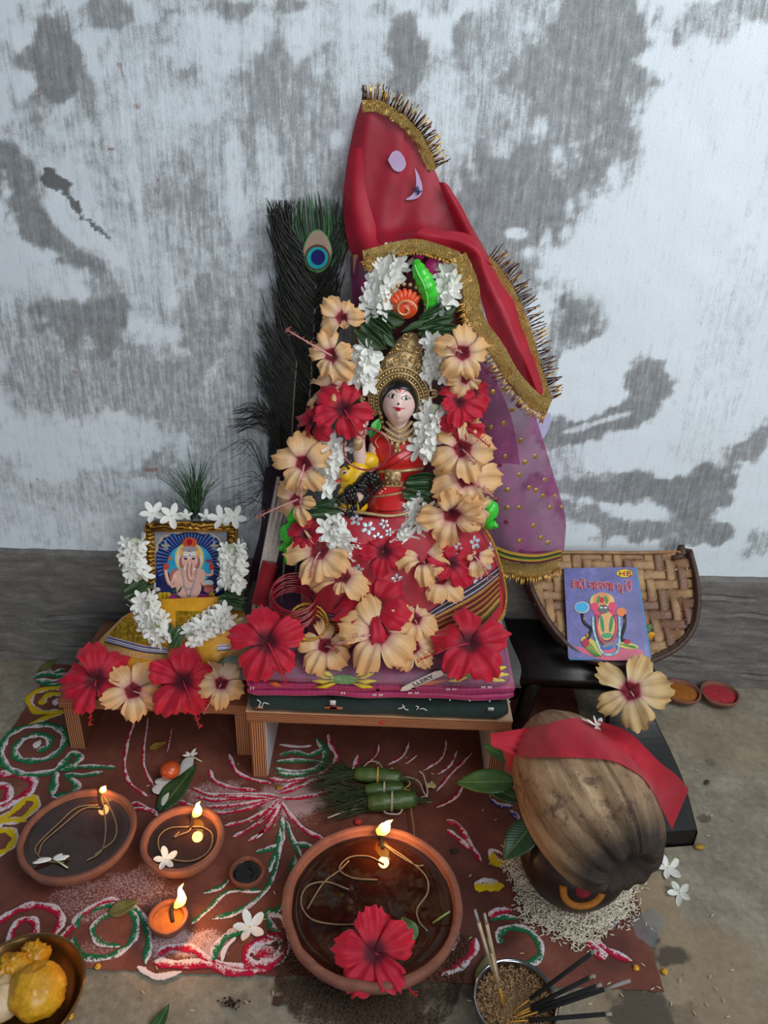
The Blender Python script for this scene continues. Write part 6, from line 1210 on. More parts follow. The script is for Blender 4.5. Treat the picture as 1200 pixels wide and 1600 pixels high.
MB().tube([BP.at(x, y, .0045) for x, y in ((820, 864), (900, 863), (990, 864), (1066, 862))], .0035, 7).build('top_edge', M_BAM, BK)
# booklet
CO = [(881, 888), (992, 886), (1016, 1032), (888, 1029)]; CP = Plane3(BP.at(881, 888, .010), BP.at(992, 886, .010), BP.at(950, 1030, .026))
BKL = thing('booklet', 'thin blue prayer booklet with Odia title and a dark-faced deity, propped in the basket', 'booklet', CP.at(950, 1030, 0))
COV = NT('booklet_cover'); n = COV.noise(COV.co(), 25, 4); COV.color(COV.ramp(n, [(.3, '#33327a'), (.55, '#4a4a94'), (.75, '#6c6ab0')])).set(Roughness=.35).bump(n, .3, .003); COV = COV.m
CP.poly('pages', [(883, 889), (995, 887), (1019, 1033), (890, 1031)], mat('#3a7fb0', rough=.6), BKL, -.0006, .002)
cov = CP.poly('cover', CO, COV, BKL, .0006, .0008)
kz = 180/1200.
def bz(L): return [(860+x*kz, 870+y*kz) for x, y in L]
CP.el('maker_mark', 860+775*kz, 870+172*kz, 88*kz, 46*kz, mat('#101014'), cov, .0010); CP.el('maker_mark_oval', 860+773*kz, 870+172*kz, 84*kz, 42*kz, mat('#d8b834'), cov, .0014)
mr = mat('#a01424', rough=.5); p = CP.at(860+716*kz, 870+174*kz, .0020)
def pstroke(name, pts, w, m, off): return CP.line(name, bz(pts), w, m, cov, off, 4)
for pts in ([(722, 150), (722, 200)], [(770, 150), (770, 200)], [(722, 175), (770, 175)], [(800, 150), (800, 198)]): pstroke('maker_letter', pts, .0009, mr, .0018)
pstroke('maker_letter', [(800, 151), (828, 153), (830, 166), (803, 173), (834, 178), (836, 196), (800, 198)], .0008, mr, .0018)
# Odia title, each letter a white-edged crimson stroke
OW, OR_ = mat('#e8dcd8', rough=.5), mat('#c41c40', rough=.5)
OD = [[[(225, 250), (262, 246), (285, 262), (262, 278), (230, 272)], [(262, 278), (285, 296), (262, 306), (232, 300)], [(288, 250), (290, 328)], [(230, 275), (228, 320), (248, 322)]],
      [[(352, 330), (350, 268), (325, 256), (300, 272), (302, 300), (325, 306), (318, 330), (345, 332)], [(322, 240), (335, 228), (352, 240), (350, 255)]],
      [[(395, 268), (420, 262), (440, 276), (436, 300), (410, 302), (398, 285)], [(400, 305), (420, 318), (445, 318)], [(452, 262), (456, 338)], [(436, 285), (454, 288)]],
      [[(468, 270), (500, 262), (520, 278), (500, 296), (475, 290)], [(500, 296), (470, 312), (486, 330), (512, 322)], [(520, 285), (545, 270), (548, 300), (525, 310), (548, 338)]],
      [[(560, 290), (575, 268), (600, 270), (612, 292), (605, 318)], [(562, 292), (570, 318), (590, 312), (588, 290)], [(622, 270), (625, 350)], [(612, 346), (628, 350)]], [[(645, 275), (648, 352)]],
      [[(685, 295), (700, 280), (722, 288), (715, 306), (692, 310)], [(712, 308), (730, 330), (705, 338), (690, 330)], [(742, 290), (745, 360)], [(728, 350), (742, 372), (762, 380)]],
      [[(775, 315), (785, 292), (812, 288), (838, 305), (832, 340), (805, 352), (785, 340), (790, 322), (810, 325)], [(775, 262), (800, 248), (828, 256), (838, 290)], [(812, 288), (815, 270)]]]
for L in OD:
    for s_ in L: pstroke('title_outline', s_, .00175, OW, .0009); pstroke('title_letter', s_, .00105, OR_, .0020)
def B_(nm, x, y, rx, ry, m, off, r_=0): return CP.el(nm, 860+x*kz, 870+y*kz, rx*kz, ry*kz, m, cov, off, r_)
CP.poly('pink_mat', bz([(240, 930), (420, 960), (700, 950), (950, 965), (1000, 1080), (560, 1078), (330, 1000)]), mat('#b83058', '#d04a70', rough=.4), cov, .0010)
B_('halo', 540, 460, 128, 85, mat('#c8a040', '#d8b860', rough=.4), .0011); B_('crown', 535, 440, 85, 70, mat('#b86a30', '#d89050', rough=.4, scale=400), .0014); B_('crown_jewel', 535, 450, 24, 30, mat('#c02020'), .0018)
for x in (500, 580): B_('crown_leaf', x, 445, 18, 42, mat('#4a8a4a'), .0016, 15 if x < 540 else -15)
B_('body', 575, 740, 130, 190, mat('#1a1c22', rough=.4), .0012); B_('face', 553, 545, 55, 48, mat('#0e0e12', rough=.3), .0020); B_('painted_eye', 530, 530, 16, 7, WHT, .0023); B_('painted_eye', 575, 530, 16, 7, WHT, .0023)
B_('flower_cluster', 460, 520, 42, 45, mat('#c83058', '#e05078', scale=500), .0016); B_('flower_cluster', 648, 520, 45, 50, mat('#c83058', '#e05078', scale=500), .0016); B_('flower_cluster', 490, 585, 40, 30, mat('#c83058', '#e05078', scale=500), .0016); B_('flower_cluster', 630, 590, 45, 30, mat('#c83058', '#e05078', scale=500), .0016)
B_('robe', 585, 720, 90, 150, mat('#c8883a', '#d8a860', rough=.4, scale=400), .0017); B_('green_stripe', 540, 700, 18, 90, mat('#2f8a5a'), .0020, -8); B_('green_stripe', 632, 700, 18, 90, mat('#2f8a5a'), .0020, 8); B_('green_sash', 590, 820, 60, 28, mat('#2f8a5a', '#5ab07a', scale=500), .0021)
for pts, w, m in (([(480, 600), (490, 760), (530, 870), (600, 900), (660, 850), (690, 720), (670, 600)], .0030, mat('#c03050', '#e06080', scale=500)), ([(440, 620), (450, 760), (490, 900), (540, 1000), (620, 1020), (700, 980), (720, 800), (715, 620)], .0034, mat('#58a0b0', '#d0e4e8', scale=120)), ([(330, 590), (350, 680), (420, 740)], .0040, mat('#16181e')), ([(430, 740), (400, 830), (370, 880)], .0040, mat('#16181e')), ([(775, 600), (775, 720), (740, 850), (800, 880)], .0036, mat('#16181e')), ([(340, 630), (350, 660)], .0036, mat('#c8904a')), ([(775, 650), (775, 690)], .0034, mat('#c8904a')), ([(390, 800), (385, 840)], .0038, mat('#c8904a'))): pstroke('painted_limb' if 'k' else '', pts, w*.7, m, .0016)
B_('blue_disc', 328, 525, 66, 52, mat('#2a9ad0', '#48b0e0', scale=300), .0019); B_('blue_disc_rim', 330, 527, 78, 62, mat('#c0b8a0'), .0015); B_('orange_lotus', 740, 575, 52, 45, mat('#d86a3a', '#e89050', scale=300), .0019)
B_('knee_cloth', 430, 930, 135, 60, mat('#b8b030', rough=.4), .0014, 40); B_('knee_cloth', 800, 925, 120, 32, mat('#b8b030', rough=.4), .0014, 8)
for i in range(4): pstroke('green_fold', [(320+i*32, 880+i*8), (380+i*32, 960+i*10), (470+i*20, 1040)], .0009, mat('#2a8a4a'), .0020); pstroke('green_fold', [(730+i*30, 905+i*6), (820+i*18, 935), (890, 950)], .0006, mat('#2a8a4a'), .0020)
B_('red_palm', 370, 895, 38, 45, mat('#b02040'), .0022); B_('red_palm', 800, 885, 35, 25, mat('#b02040'), .0022); B_('foot', 600, 915, 65, 20, BLK, .0022, -20); B_('blue_hem', 590, 945, 60, 22, mat('#2a6ab0'), .0021)
# marigold petal and leaf in the basket
pf = thing('marigold_petal', 'small orange petal with a green leaf lying in the basket beside the booklet', 'petal', BP.at(1016, 985, .008)); MB().ell(BP.at(1017, 994, .009), (.0085, .003, .009), 14).build('orange_petal', mat('#c8881c', '#d89a2c', rough=.5), pf)
leaf(BP.M@rot((0, 0, 1), R(-60)), BP.at(1005, 986, .010), .024, .013, M_LEAF2, 'green_leaf', pf)
# black stool carrying the basket
M_BW = mat('#0c0b0a', '#1c1a18', rough=.38, scale=40, bump=.35, bscale=90, stretch=(1, .15, 1))
s1 = thing('wooden_stool', 'black wooden stool in shadow under the winnowing basket', 'stool', (.375, -.10, 0))
MB().box((.355, -.105, .142), (.27, .17, .022), bev=.003).build('stool_top', M_BW, s1)
MB().box((.236, -.09, .066), (.018, .15, .130), bev=.002).build('side_shade_board', M_BW, s1); MB().box((.355, -.03, .066), (.25, .012, .130), bev=.002).build('back_shade_board', M_BW, s1)  # black boards added to stand in for the deep shade below the basket
for (x, y) in ((.285, -.15), (.465, -.15), (.285, -.06), (.465, -.06)): MB().tube([(x+(.02 if x < .37 else -.02)*-1, y, 0), (x, y, .134)], [.014, .017], 8).build('stool_leg', M_BW, s1)
# black block with a raised back end
bb = thing('wooden_block', 'black wedge-shaped wooden block right of the coconut, with an orange dab on top', 'wooden block', PZ(1040, 1260, 0)); A = []
sec = [((1004, 1296), (1090, 1290), .036), ((985, 1230), (1072, 1225), .040), ((962, 1175), (1050, 1172), .050), ((948, 1135), (1030, 1132), .068), ((950, 1105), (1018, 1105), .085)]
G = []
for (l_, r_, z) in sec:
    a, b_ = PZ(*l_, z), PZ(*r_, z); ux = nrm(b_-a); e = .005; G.append([[a[0], a[1], 0], [a[0], a[1], z-e], a+ux*e, b_-ux*e, [b_[0], b_[1], z-e], [b_[0], b_[1], 0]])
G = np.array([[list(map(float, q)) for q in r] for r in G]); f0 = G[0].copy(); f0[:, 1] -= .004; f0[:, 2] *= .9; mb = MB(); GG = catmull(np.concatenate([[f0], G]), 4); GG = np.clip(GG, [-9, -9, 0], 9); mb.grid(GG, wrapv=True); n_ = len(GG); mb.f += [tuple(range(6)), tuple((n_-1)*6+j for j in reversed(range(6)))]
mb.build('block_body', M_BW, bb, smooth=False)
MB().ell(PZ(993, 1133, .071), (.008, .006, .002), 12).build('orange_dab', mat('#a8401c', '#c05a28'), bb, label='small orange dab of paste')
tp = tag(MB().ell(PZ(1093, 1323, .003), (.009, .005, .003), 10).build('marigold_petal', mat('#8f6a14', '#b08a24', rough=.7), None, loc=PZ(1093, 1323, .001)), 'dull yellow petal at the front corner of the black wooden block', 'petal')
# ------------------------------------------------------------------ coconut on a clay pot in a ring of rice
pc = PZ(889, 1374, .0); pc = np.array([pc[0], pc[1], 0])
t = NT('painted_pot'); v = t.co(); sp = t.n('SeparateXYZ'); t.l(v, sp.inputs[0]); z = t.math('ADD', sp.outputs[2], t.math('MULTIPLY', t.math('SUBTRACT', t.noise(v, 60, 4), .5), .006)); t.color(t.mix(t.ramp(z, [(.022, 0.0), (.026, 1.0)]), t.ramp(t.noise(v, 40, 4), [(.3, '#5a3024'), (.7, '#74412f')]), t.ramp(t.noise(v, 30, 4), [(.35, '#1a0f0c'), (.65, '#2c1a14')]))).set(Roughness=.5).bump(t.noise(v, 200, 3), .3, .001); 
POT = thing('clay_pot', 'round dark-painted clay pot standing in the rice under the coconut', 'pot', pc)
prof = [(.001, 0), (.052, 0), (.062, .010), (.074, .032), (.079, .055), (.074, .078), (.060, .094), (.050, .102), (.050, .110), (.060, .118), (.058, .121), (.046, .112), (.045, .09)]
P_ = catmull([(a, b_, 0) for a, b_ in prof], 4)[:, :2]; pot = MB().lathe(P_, tuple(pc), 64).build('pot_body', t.m, POT); TP = bvh(pot)
YM = mat('#9a5c14', '#b8741c', rough=.7, scale=200)
rg = []
for a in np.linspace(R(205), R(-25), 26):
    p, n_ = cast(TP, 912+17*math.cos(a)*1.25, 1394-17*math.sin(a)*.0+15*math.sin(-a)*.9 if False else 1392+16*abs(math.sin(a))*(1 if math.sin(a) < 0 else 1)*1.0, .0006)
ring_ = [(880, 1384), (882, 1400), (893, 1411), (910, 1414), (927, 1409), (938, 1398), (940, 1388)]
P = onmesh(TP, ring_, .0008)
if len(P) > 2: MB().tube(catmull(P, 5), .0052, 8).build('turmeric_mark', YM, pot, label='orange turmeric crescent mark')
p, n_ = cast(TP, 911, 1392, .0006)
if p is not None: MB().ell(p, (.011, .010, .0015), 16, basis(n_)).build('vermilion_mark', mat('#7a0f1c', '#96182a', rough=.8), pot, label='dark red vermilion dot')
# coconut
ax = nrm([.34, -1.0, -.12]); cc = PZ(910, 1240, .175); up0 = nrm(np.array([0, 0, 1])-ax*ax[2]); sdv = np.cross(ax, up0); G = []
N1, N2 = 70, 96
for i in range(N1):
    t_ = i/(N1-1); s_ = -1+2*t_; 
    rad = .0865*(1-abs(s_)**2.5)**.52*(1+.04*s_) if abs(s_) < .999 else .0005
    if s_ < -.0: rad *= (1-.20*abs(s_)**1.4)
    row = []
    for j in range(N2):
        a = 2*math.pi*j/N2; rr_ = rad*(1+.05*math.cos(3*a+.6)*(.4+.6*abs(s_)))
        rr_ *= 1-.17*math.exp(-((a-math.pi*.08)/.14)**2)*np.clip((s_+.15)*1.6, 0, 1)-.12*math.exp(-((a-.85)/.09)**2)*np.clip((s_-.1)*1.6, 0, 1)-.10*math.exp(-((a-5.5)/.12)**2)*np.clip((s_-.0)*1.4, 0, 1)
        wr = 1.8*(vnoise(np.array([a*6.0+.5*math.sin(s_*3)]), np.array([s_*1.2+5]), 3)[0]-.5)+.6*(vnoise(np.array([a*14+s_]), np.array([s_*2.0]), 5)[0]-.5)
        rr_ *= 1+.045*wr+.02*(fbm(np.array([a*9+4*s_]), np.array([s_*7+9]), 4, 9)[0]-.5)+.09*np.clip(s_-.30, 0, 1)*math.sin(11*a+3*s_)
        h = .138*s_-.060*math.exp(-(rr_/.024)**2)*(s_ > .6) + 0
        row.append(cc+ax*h+rr_*(math.cos(a)*up0+math.sin(a)*sdv))
    G.append(row)
t = NT('dry_coconut_husk'); 
# stretched along the nut: use UV (x = around, y = along)
uv = t.n('TexCoord').outputs['UV']; mp = t.n('Mapping'); mp.inputs['Scale'].default_value = (34, 2.2, 1); t.l(uv, mp.inputs[0]); mp2 = t.n('Mapping'); mp2.inputs['Scale'].default_value = (7, 1.6, 1); t.l(uv, mp2.inputs[0]); f1 = t.noise(mp.outputs[0], 1, 6, .7); f2 = t.noise(mp2.outputs[0], 1, 5, .6); f3 = t.noise(t.co(), 1100, 2, .7); spu = t.n('SeparateXYZ'); t.l(uv, spu.inputs[0])
c = t.ramp(t.math('ADD', t.math('MULTIPLY', f1, .45), t.math('MULTIPLY', f2, .55)), [(.34, '#573c2a'), (.43, '#86684c'), (.52, '#a98a68'), (.62, '#c8ad88')])
c = t.mix(t.ramp(f3, [(.30, .75), (.42, 0.0)]), c, '#4a3428'); c = t.mix(t.ramp(t.noise(t.co(), 28, 5, .7), [(.56, 0.0), (.66, .8)]), c, '#4a3226'); c = t.mix(t.ramp(t.noise(t.co(), 70, 5, .8), [(.58, 0.0), (.66, .7)]), c, '#3a271d')
c = t.mix(t.ramp(spu.outputs[1], [(.74, 0.0), (.90, .94)]), c, '#1e1612'); t.color(c).set(Roughness=t.ramp(f2, [(.4, .62), (.65, .36)]), Specular_IOR_Level=.5); t.bump(t.math('ADD', f1, t.math('MULTIPLY', f3, .3)), .9, .004); M_COC = t.m
CN = MB().grid(G, wrapv=True).build('coconut', M_COC, None, loc=cc, subsurf=1); tag(CN, 'large dry brown unhusked coconut resting on the clay pot', 'coconut'); TC = bvh(CN)
for sx in (-1, 0, 1): pass
# red cloth strip over the coconut
t = NT('red_voile'); n = t.noise(t.co(), 900, 2); t.color(t.ramp(t.noise(t.co(), 25, 2), [(.3, '#a81428'), (.7, '#c01e34')])).set(Roughness=.8, Sheen_Weight=.2).bump(n, .25, .0005); t.translucent(.15, '#c01e34'); M_RV = t.m
top = [(766, 1146, None), (800, 1141, None), (850, 1132, None), (895, 1122, None), (940, 1128, None), (985, 1146, None), (1030, 1190, None), (1058, 1212, None), (1076, 1234, None)]
bot = [(768, 1166, None), (815, 1182, None), (862, 1183, None), (912, 1184, None), (960, 1190, None), (1000, 1212, None), (1022, 1240, None), (1036, 1268, None), (1050, 1296, None)]
def depthat(px, py):
    p, _ = cast(TC, px, py, .004)
    return p
rowsG = []
for a, b_ in zip(catmull([(x, y, 0) for x, y, _ in top], 6), catmull([(x, y, 0) for x, y, _ in bot], 6)):
    rowsG.append([(a*(1-f_)+b_*f_)[:2] for f_ in np.linspace(0, 1, 12)])
D = np.full((len(rowsG), 12), np.nan)
for i, r in enumerate(rowsG):
    for j, q in enumerate(r):
        p = depthat(*q)
        if p is not None: D[i, j] = p[1]-.003
hit = ~np.isnan(D); D0 = D.copy(); D = np.where(hit, D, np.nanmean(D))
for k_ in range(400):
    Pd = np.pad(D, 1, mode='edge'); A_v = (Pd[:-2, 1:-1]+Pd[2:, 1:-1]+Pd[1:-1, :-2]+Pd[1:-1, 2:])/4; D = np.where(hit, np.minimum(D0, .5*D0+.5*A_v), A_v)
G = np.array([[PY(q[0], q[1], D[i, j]-.0012*math.sin(i*.5+j*.2)-.001) for j, q in enumerate(r)] for i, r in enumerate(rowsG)])
RC = MB().grid(G).build('red_cloth_strip', M_RV, None, loc=G[len(G)//2, 5]); tag(RC, 'strip of plain red cloth draped over the coconut', 'cloth')
G2 = [[PY(785, 1172, D[3, 8]+.012), PY(790, 1190, D[3, 8]+.014), PY(796, 1206, D[4, 9]+.016)], [PY(825, 1176, D[8, 8]+.004), PY(828, 1192, D[8, 8]+.006), PY(832, 1206, D[8, 9]+.006)], [PY(862, 1180, D[16, 8]+.001), PY(870, 1186, D[16, 8]+.001), PY(872, 1190, D[16, 9]+.001)]]
tag(MB().grid(catmull(np.transpose(catmull(np.array(G2), 6), (1, 0, 2)), 4)).build('red_cloth_strip', M_RV, None, loc=G2[0][0]), 'folded-under corner of red cloth at the left of the coconut', 'cloth')
TR = bvh(RC); p, n_ = cast(TR, 932, 1138, .004)
jf = thing('jasmine_blossom', 'white jasmine blossom lying on the red cloth over the coconut', 'jasmine flower', p, 'loose jasmine blossoms'); M = basis(n_, .5)
for a, L in ((110, 17), (150, 20), (255, 26), (310, 26), (60, 14)):
    e = np.array([math.cos(R(a)), math.sin(R(a))]); c0 = p; q = c0+(RT*e[0]+UP*e[1])*L*.5*sc(p); MB().ell(q, (L*.52*sc(p), .0042, .0012), 12, basis(n_, 0)@rot((0, 0, 1), 0)@np.eye(3) if False else np.stack([nrm(RT*e[0]+UP*e[1]), nrm(np.cross(n_, RT*e[0]+UP*e[1])), n_], 1)).build('petal', M_JAS, jf)
MB().tube(catmull([p, p-RT*.008+UP*.004, p-RT*.022+UP*.010], 4), .0011, 6).build('stalk', M_JTUBE, jf)
# leaves in the pot's mouth
LS = [(806, 1222, -.40, 95, 40, 92, 'green mango leaf pointing left out of the pot, uppermost large one', M_LEAF2), (802, 1190, -.36, 55, 22, 62, 'small curled green leaf above the large one at the pot', M_LEAF2), (812, 1250, -.42, 60, 26, 70, 'dark leaf half hidden behind the large mango leaf', M_LEAF), (838, 1282, -.46, 78, 48, 140, 'dark mango leaf hanging down over the left side of the pot', M_LEAF)]
for i, (px, py, Y, L, W, ang, lb, m) in enumerate(LS):
    c = PY(px, py, Y); s_ = sc(c); M = basis(nrm(-nrm(ray(px, py))+.3*UP), R(ang), upv=UP); o = leaf(M, c, L*s_, W*s_, m, 'mango_leaf', None, bend=.12); tag(o, lb, 'leaf', 'mango leaves in the pot')
# rice
t_rice = mat('#c4bba4', '#dcd4c0', rough=.6, scale=120)
rr = random.Random(44); mb = MB()
def grain(mb, p, a, b_, L=.0034, w=.0009):
    d = np.array([math.cos(a)*math.cos(b_), math.sin(a)*math.cos(b_), math.sin(b_)])*L; mb.tube([p-d, p-d*.4, p+d*.4, p+d], [w*.3, w, w, w*.3], 4, caps=False)
for i in range(5200):
    a = rr.uniform(0, 2*math.pi); q = rr.random(); r = .050+(.046+.008*math.sin(3*a+1)+.005*math.sin(7*a))*q**.8+(rr.expovariate(1)*.004 if q > .9 else 0); h = .013*max(0, 1-q)**.7*rr.random()**.4
    grain(mb, np.array([pc[0]+r*math.cos(a), pc[1]+r*math.sin(a), .002+h]), rr.uniform(0, 6.3), rr.uniform(-.4, .4))
o = mb.build('rice', t_rice, None, loc=pc); tag(o, 'ring of raw white rice heaped round the foot of the clay pot', 'rice', kind='stuff')
mb = MB(); mb.lathe([(.088, .0008), (.072, .006), (.056, .010), (.045, .011)], tuple(pc), 48, wob=.05); o = mb.build('rice', mat('#a89e86', '#c8beaa', rough=.9, scale=500, bump=1., bscale=400, bdist=.003), None, loc=pc); tag(o, 'bed of raw rice beneath the clay pot', 'rice', kind='stuff')
mb = MB()
for i in range(170):
    px, py = rr.uniform(150, 1150), rr.uniform(1180, 1590)
    if 430 < px < 730 and py > 1270: continue
    if px < 370 and 1235 < py < 1375: continue
    if rr.random() < .5 and px < 600: continue
    grain(mb, PZ(px, py, .0022), rr.uniform(0, 6.3), 0)
o = mb.build('scattered_rice', mat('#b8ac84', '#cfc39a', rough=.7), None, loc=PZ(700, 1400)); tag(o, 'loose rice grains scattered over the floor', 'rice', kind='stuff')
# ------------------------------------------------------------------ offerings and small things on the floor
# leaf with a fried sweet in milk
o = leaf(basis([0, -.05, 1], R(0)), PZ(246, 1270, .003), .105, .040, M_LEAF, 'mango_leaf', None, bend=-.02, fold=.12); o.rotation_euler = (0, 0, R(-22)); tag(o, 'long dark green leaf under the orange sweet, left of the sunburst', 'leaf')
c = PZ(266, 1203, .022); t = NT('fried_dough'); n = t.noise(t.co(), 90, 4); t.color(t.ramp(n, [(.3, '#a8401a'), (.7, '#c45a26')])).set(Roughness=.35, Coat_Weight=.3).bump(n, .4, .001)
o = MB().ell(c, (.0168, .0165, .0145), 24).build('fried_sweet', t.m, None, loc=c); tag(o, 'round orange-brown fried sweet sitting on the long leaf', 'sweet')
mk = mat('#c4c8c4', '#d8dcd8', rough=.15, coat=.4); mb = MB()
for (x, y, rx, ry) in ((262, 1221, 17, 6), (252, 1232, 12, 7), (286, 1208, 12, 8), (292, 1194, 8, 10), (280, 1220, 10, 5), (258, 1246, 4, 10), (298, 1186, 4, 6)): p = PZ(x, y, .0062); mb.ell(p, (rx*1.25*sc(p), ry*sc(p)*1.7, .0009), 14)
tag(mb.build('milk_puddle', mk, None, loc=PZ(266, 1220, .008)), 'white milk spilled around the sweet on the leaf', 'milk', kind='stuff')
jf = thing('jasmine_blossom', 'wilted jasmine blossom at the tip of the leaf with the sweet', 'jasmine flower', PZ(297, 1178, .010), 'loose jasmine blossoms')
for a, L in ((75, 15), (40, 12), (120, 10), (200, 12)): p = PZ(297, 1180, .010); e = RT*math.cos(R(a))+UP*math.sin(R(a)); e[2] = .1; e = nrm(e); MB().ell(p+e*L*.5*sc(p), (L*.5*sc(p), .003, .0012), 10, np.stack([e, nrm(np.cross([0, 0, 1], e)), nrm(np.cross(e, np.cross([0, 0, 1], e)))], 1)).build('petal', M_JAS, jf)
MB().tube([PZ(297, 1180, .010), PZ(315, 1190, .004)], .0012, 6).build('stalk', M_JTUBE, jf)
# loose blossoms
loose_jasmine(390, 1449, .006, 25, 'white jasmine blossom flat on the floor left of the largest oil bowl', (0, .5), .35)
loose_jasmine(259, 1343, .043, 18, 'jasmine blossom floating in the medium oil lamp', (0, .3), .2)
loose_jasmine(1043, 1356, .006, 20, 'upper of two jasmine blossoms on the cement right of the coconut', (.1, .3), 1.0, (12, -16))
loose_jasmine(1062, 1395, .007, 19, 'lower of two jasmine blossoms on the cement right of the coconut', (-.2, .2), .1, (-14, -18))
jf = thing('jasmine_blossom', 'jasmine blossom lying sideways in the large left oil lamp', 'jasmine flower', PZ(84, 1340, .038), 'loose jasmine blossoms')
for a, L in ((25, 26), (55, 16), (215, 30), (195, 24), (5, 22)): p = PZ(82, 1342, .038); e = RT*math.cos(R(a))+UP*math.sin(R(a)); e[2] = .03; e = nrm(e); MB().ell(p+e*L*.5*sc(p), (L*.5*sc(p), .0036, .0013), 10, np.stack([e, nrm(np.cross([0, 0, 1], e)), nrm(np.cross(e, np.cross([0, 0, 1], e)))], 1)).build('petal', M_JAS, jf)
MB().tube([PZ(84, 1342, .037), PZ(106, 1356, .036)], .0012, 6).build('stalk', M_JTUBE, jf)
# leaves on the floor
for (px, py, L, W, ang, m, lb) in ((168, 1428, 42, 26, -88, M_DRY, 'small dull green leaf lying on the green spiral'), (760, 1560, 60, 44, -35, M_DRY, 'broad yellowing leaf on the floor left of the incense cup'), (232, 1628, 50, 24, -45, M_LEAF, 'dark green leaf cut by the bottom edge of the photo'), (232, 1170, 24, 12, -85, mat('#7a6420', '#94782c', rough=.7), 'small dry yellow leaf on the floor under the low bench'), (60, 1050, 34, 14, -60, M_DRY, 'dry leaf at the floor corner left of the low bench'), (736, 1346, 0, 0, 0, None, '')):
    if not L: continue
    c = PZ(px, py, .003); s_ = sc(c); tag(leaf(basis([.05, -.1, 1], R(ang)), c, L*s_*1.15, W*s_, m, 'fallen_leaf', None, bend=-.05, fold=.15), lb, 'leaf')
for i, (px, py, lb) in enumerate(((710, 1330, 'dark withered petal on the red floor right of the oil bowl'), (1105, 1222, 'black crumb with yellow on the cement at the right'))):
    c = PZ(px, py, .003); tag(MB().ell(c, (.007, .004, .002), 8, rot((0, 0, 1), i)).build('withered_petal', mat('#1d2416' if i == 0 else '#4a3a10', rough=.8), None, loc=c), lb, 'petal')
tag(leaf(basis([.1, -.6, .8], R(30)), PZ(650, 1468, .050), .032, .022, M_LEAF2, 'hibiscus_leaf', None), 'small green leaf beside the red hibiscus in the largest oil bowl', 'leaf')
tag(MB().tube([PZ(703, 1424, .060), PZ(676, 1442, .048)], .0013, 6).build('green_stem', M_STEM, None, loc=PZ(690, 1432, .05)), 'short green stem leaning on the inner right rim of the largest oil bowl', 'stem')
# betel rolls with grass
M_BET = leaf_mat('betel_leaf', '#344a1f', '#4a6230'); rr = random.Random(77)
GB = [((590, 1212, .016), (36, 13), -4, 'betel leaf roll tied with yellow thread, farthest of the three grass bundles'), ((600, 1234, .013), (30, 12), 8, 'betel leaf roll in the middle, mostly covered by thread'), ((612, 1252, .017), (38, 15), 10, 'betel leaf roll nearest the big oil bowl, tied with white thread')]
for k_, ((px, py, z), (hl, rd), ang, lb) in enumerate(GB):
    c = PZ(px, py, z); s_ = sc(c); T = th_ = thing('grass_bundle', lb, 'grass bundle', (c[0], c[1], 0), 'grass bundles rolled in leaves'); d = np.array([math.cos(R(ang)), math.sin(R(ang)), 0]); 
    P = [c+d*s_*hl*f_ for f_ in np.linspace(-1, 1, 12)]; rs = [rd*s_*(.78+.22*math.sin(math.pi*(i/11.)))*(.9 if i in (5, 6) else 1) for i in range(12)]; MB().tube(P, rs, 16).build('leaf_roll', M_BET, T)
    mb = MB(); mb.tube([c+np.array([0, math.cos(a)*rd*s_*1.02, math.sin(a)*rd*s_*1.02])+d*.001*math.sin(a*.5) for a in np.linspace(0, 6.28*3, 50)], .0009, 5); mb.build('thread', mat('#b8a03c' if k_ == 0 else '#b8ae98', rough=.8), T)
    mb = MB()
    for i in range(75):
        e = np.array([px-rr.uniform(70, 128), py+rr.uniform(-26, 34)+(4 if k_ else -8)]); s0 = c+np.array([0, rr.uniform(-1, 1)*rd*s_*.7, rr.uniform(-.8, .8)*rd*s_*.7]); e3 = PZ(e[0], e[1], .002+rr.uniform(0, .012)); m1 = (s0-d*hl*s_+e3)/2+np.array([0, rr.uniform(-.006, .006), rr.uniform(0, .006)]); mb.tube([s0-d*hl*s_*.9, m1, e3], [.0008, .0006, .0002], 4, caps=False)
    for i in range(14): s0 = c+d*hl*s_*.9; e3 = s0+d*rr.uniform(.015, .035)+np.array([0, rr.uniform(-.008, .008), rr.uniform(-.012, 0)]); e3[2] = max(e3[2], .002); mb.tube([s0+np.array([0, rr.uniform(-.5, .5)*rd*s_, 0]), e3], [.0008, .0005], 4, caps=False)
    mb.build('grass_blades', mat('#1c2814', '#33421f', rough=.65, scale=80), T, kind='stuff')
for pts, c_, lb in (([(568, 1198), (578, 1190), (592, 1192), (600, 1206)], '#b8ae98', 'white thread loop behind the grass bundles'), ([(620, 1212), (640, 1215), (655, 1222), (662, 1238), (668, 1245)], '#b8ae98', 'white thread trailing right of the far grass bundle'), ([(600, 1225), (618, 1236), (640, 1226), (632, 1216), (612, 1224), (640, 1236)], '#c4ac3c', 'tangled yellow thread between the grass bundles'), ([(612, 1232), (615, 1250), (600, 1268), (622, 1272), (630, 1262)], '#c8c0ac', 'white thread end over the nearest grass bundle'), ([(512, 1278), (545, 1266), (578, 1262)], '#c8c0ac', 'pale frayed string left of the nearest grass bundle'), ([(640, 1230), (642, 1262), (646, 1290), (647, 1306)], '#8a7a4a', 'straw strand hanging down toward the big oil bowl'), ([(655, 1205), (662, 1212), (668, 1240), (658, 1246)], '#c8c0ac', 'white thread end beside the wilted flower')):
    P = catmull([PZ(x, y, .012) for x, y in pts], 5); o = MB().tube(P, .0012, 5).build('thread', mat(c_, rough=.8), None, loc=P[0]); tag(o, lb, 'thread')
wf = thing('jasmine_blossom', 'wilted pale flower at the right end of the grass bundles', 'jasmine flower', PZ(673, 1228, .008), 'loose jasmine blossoms')
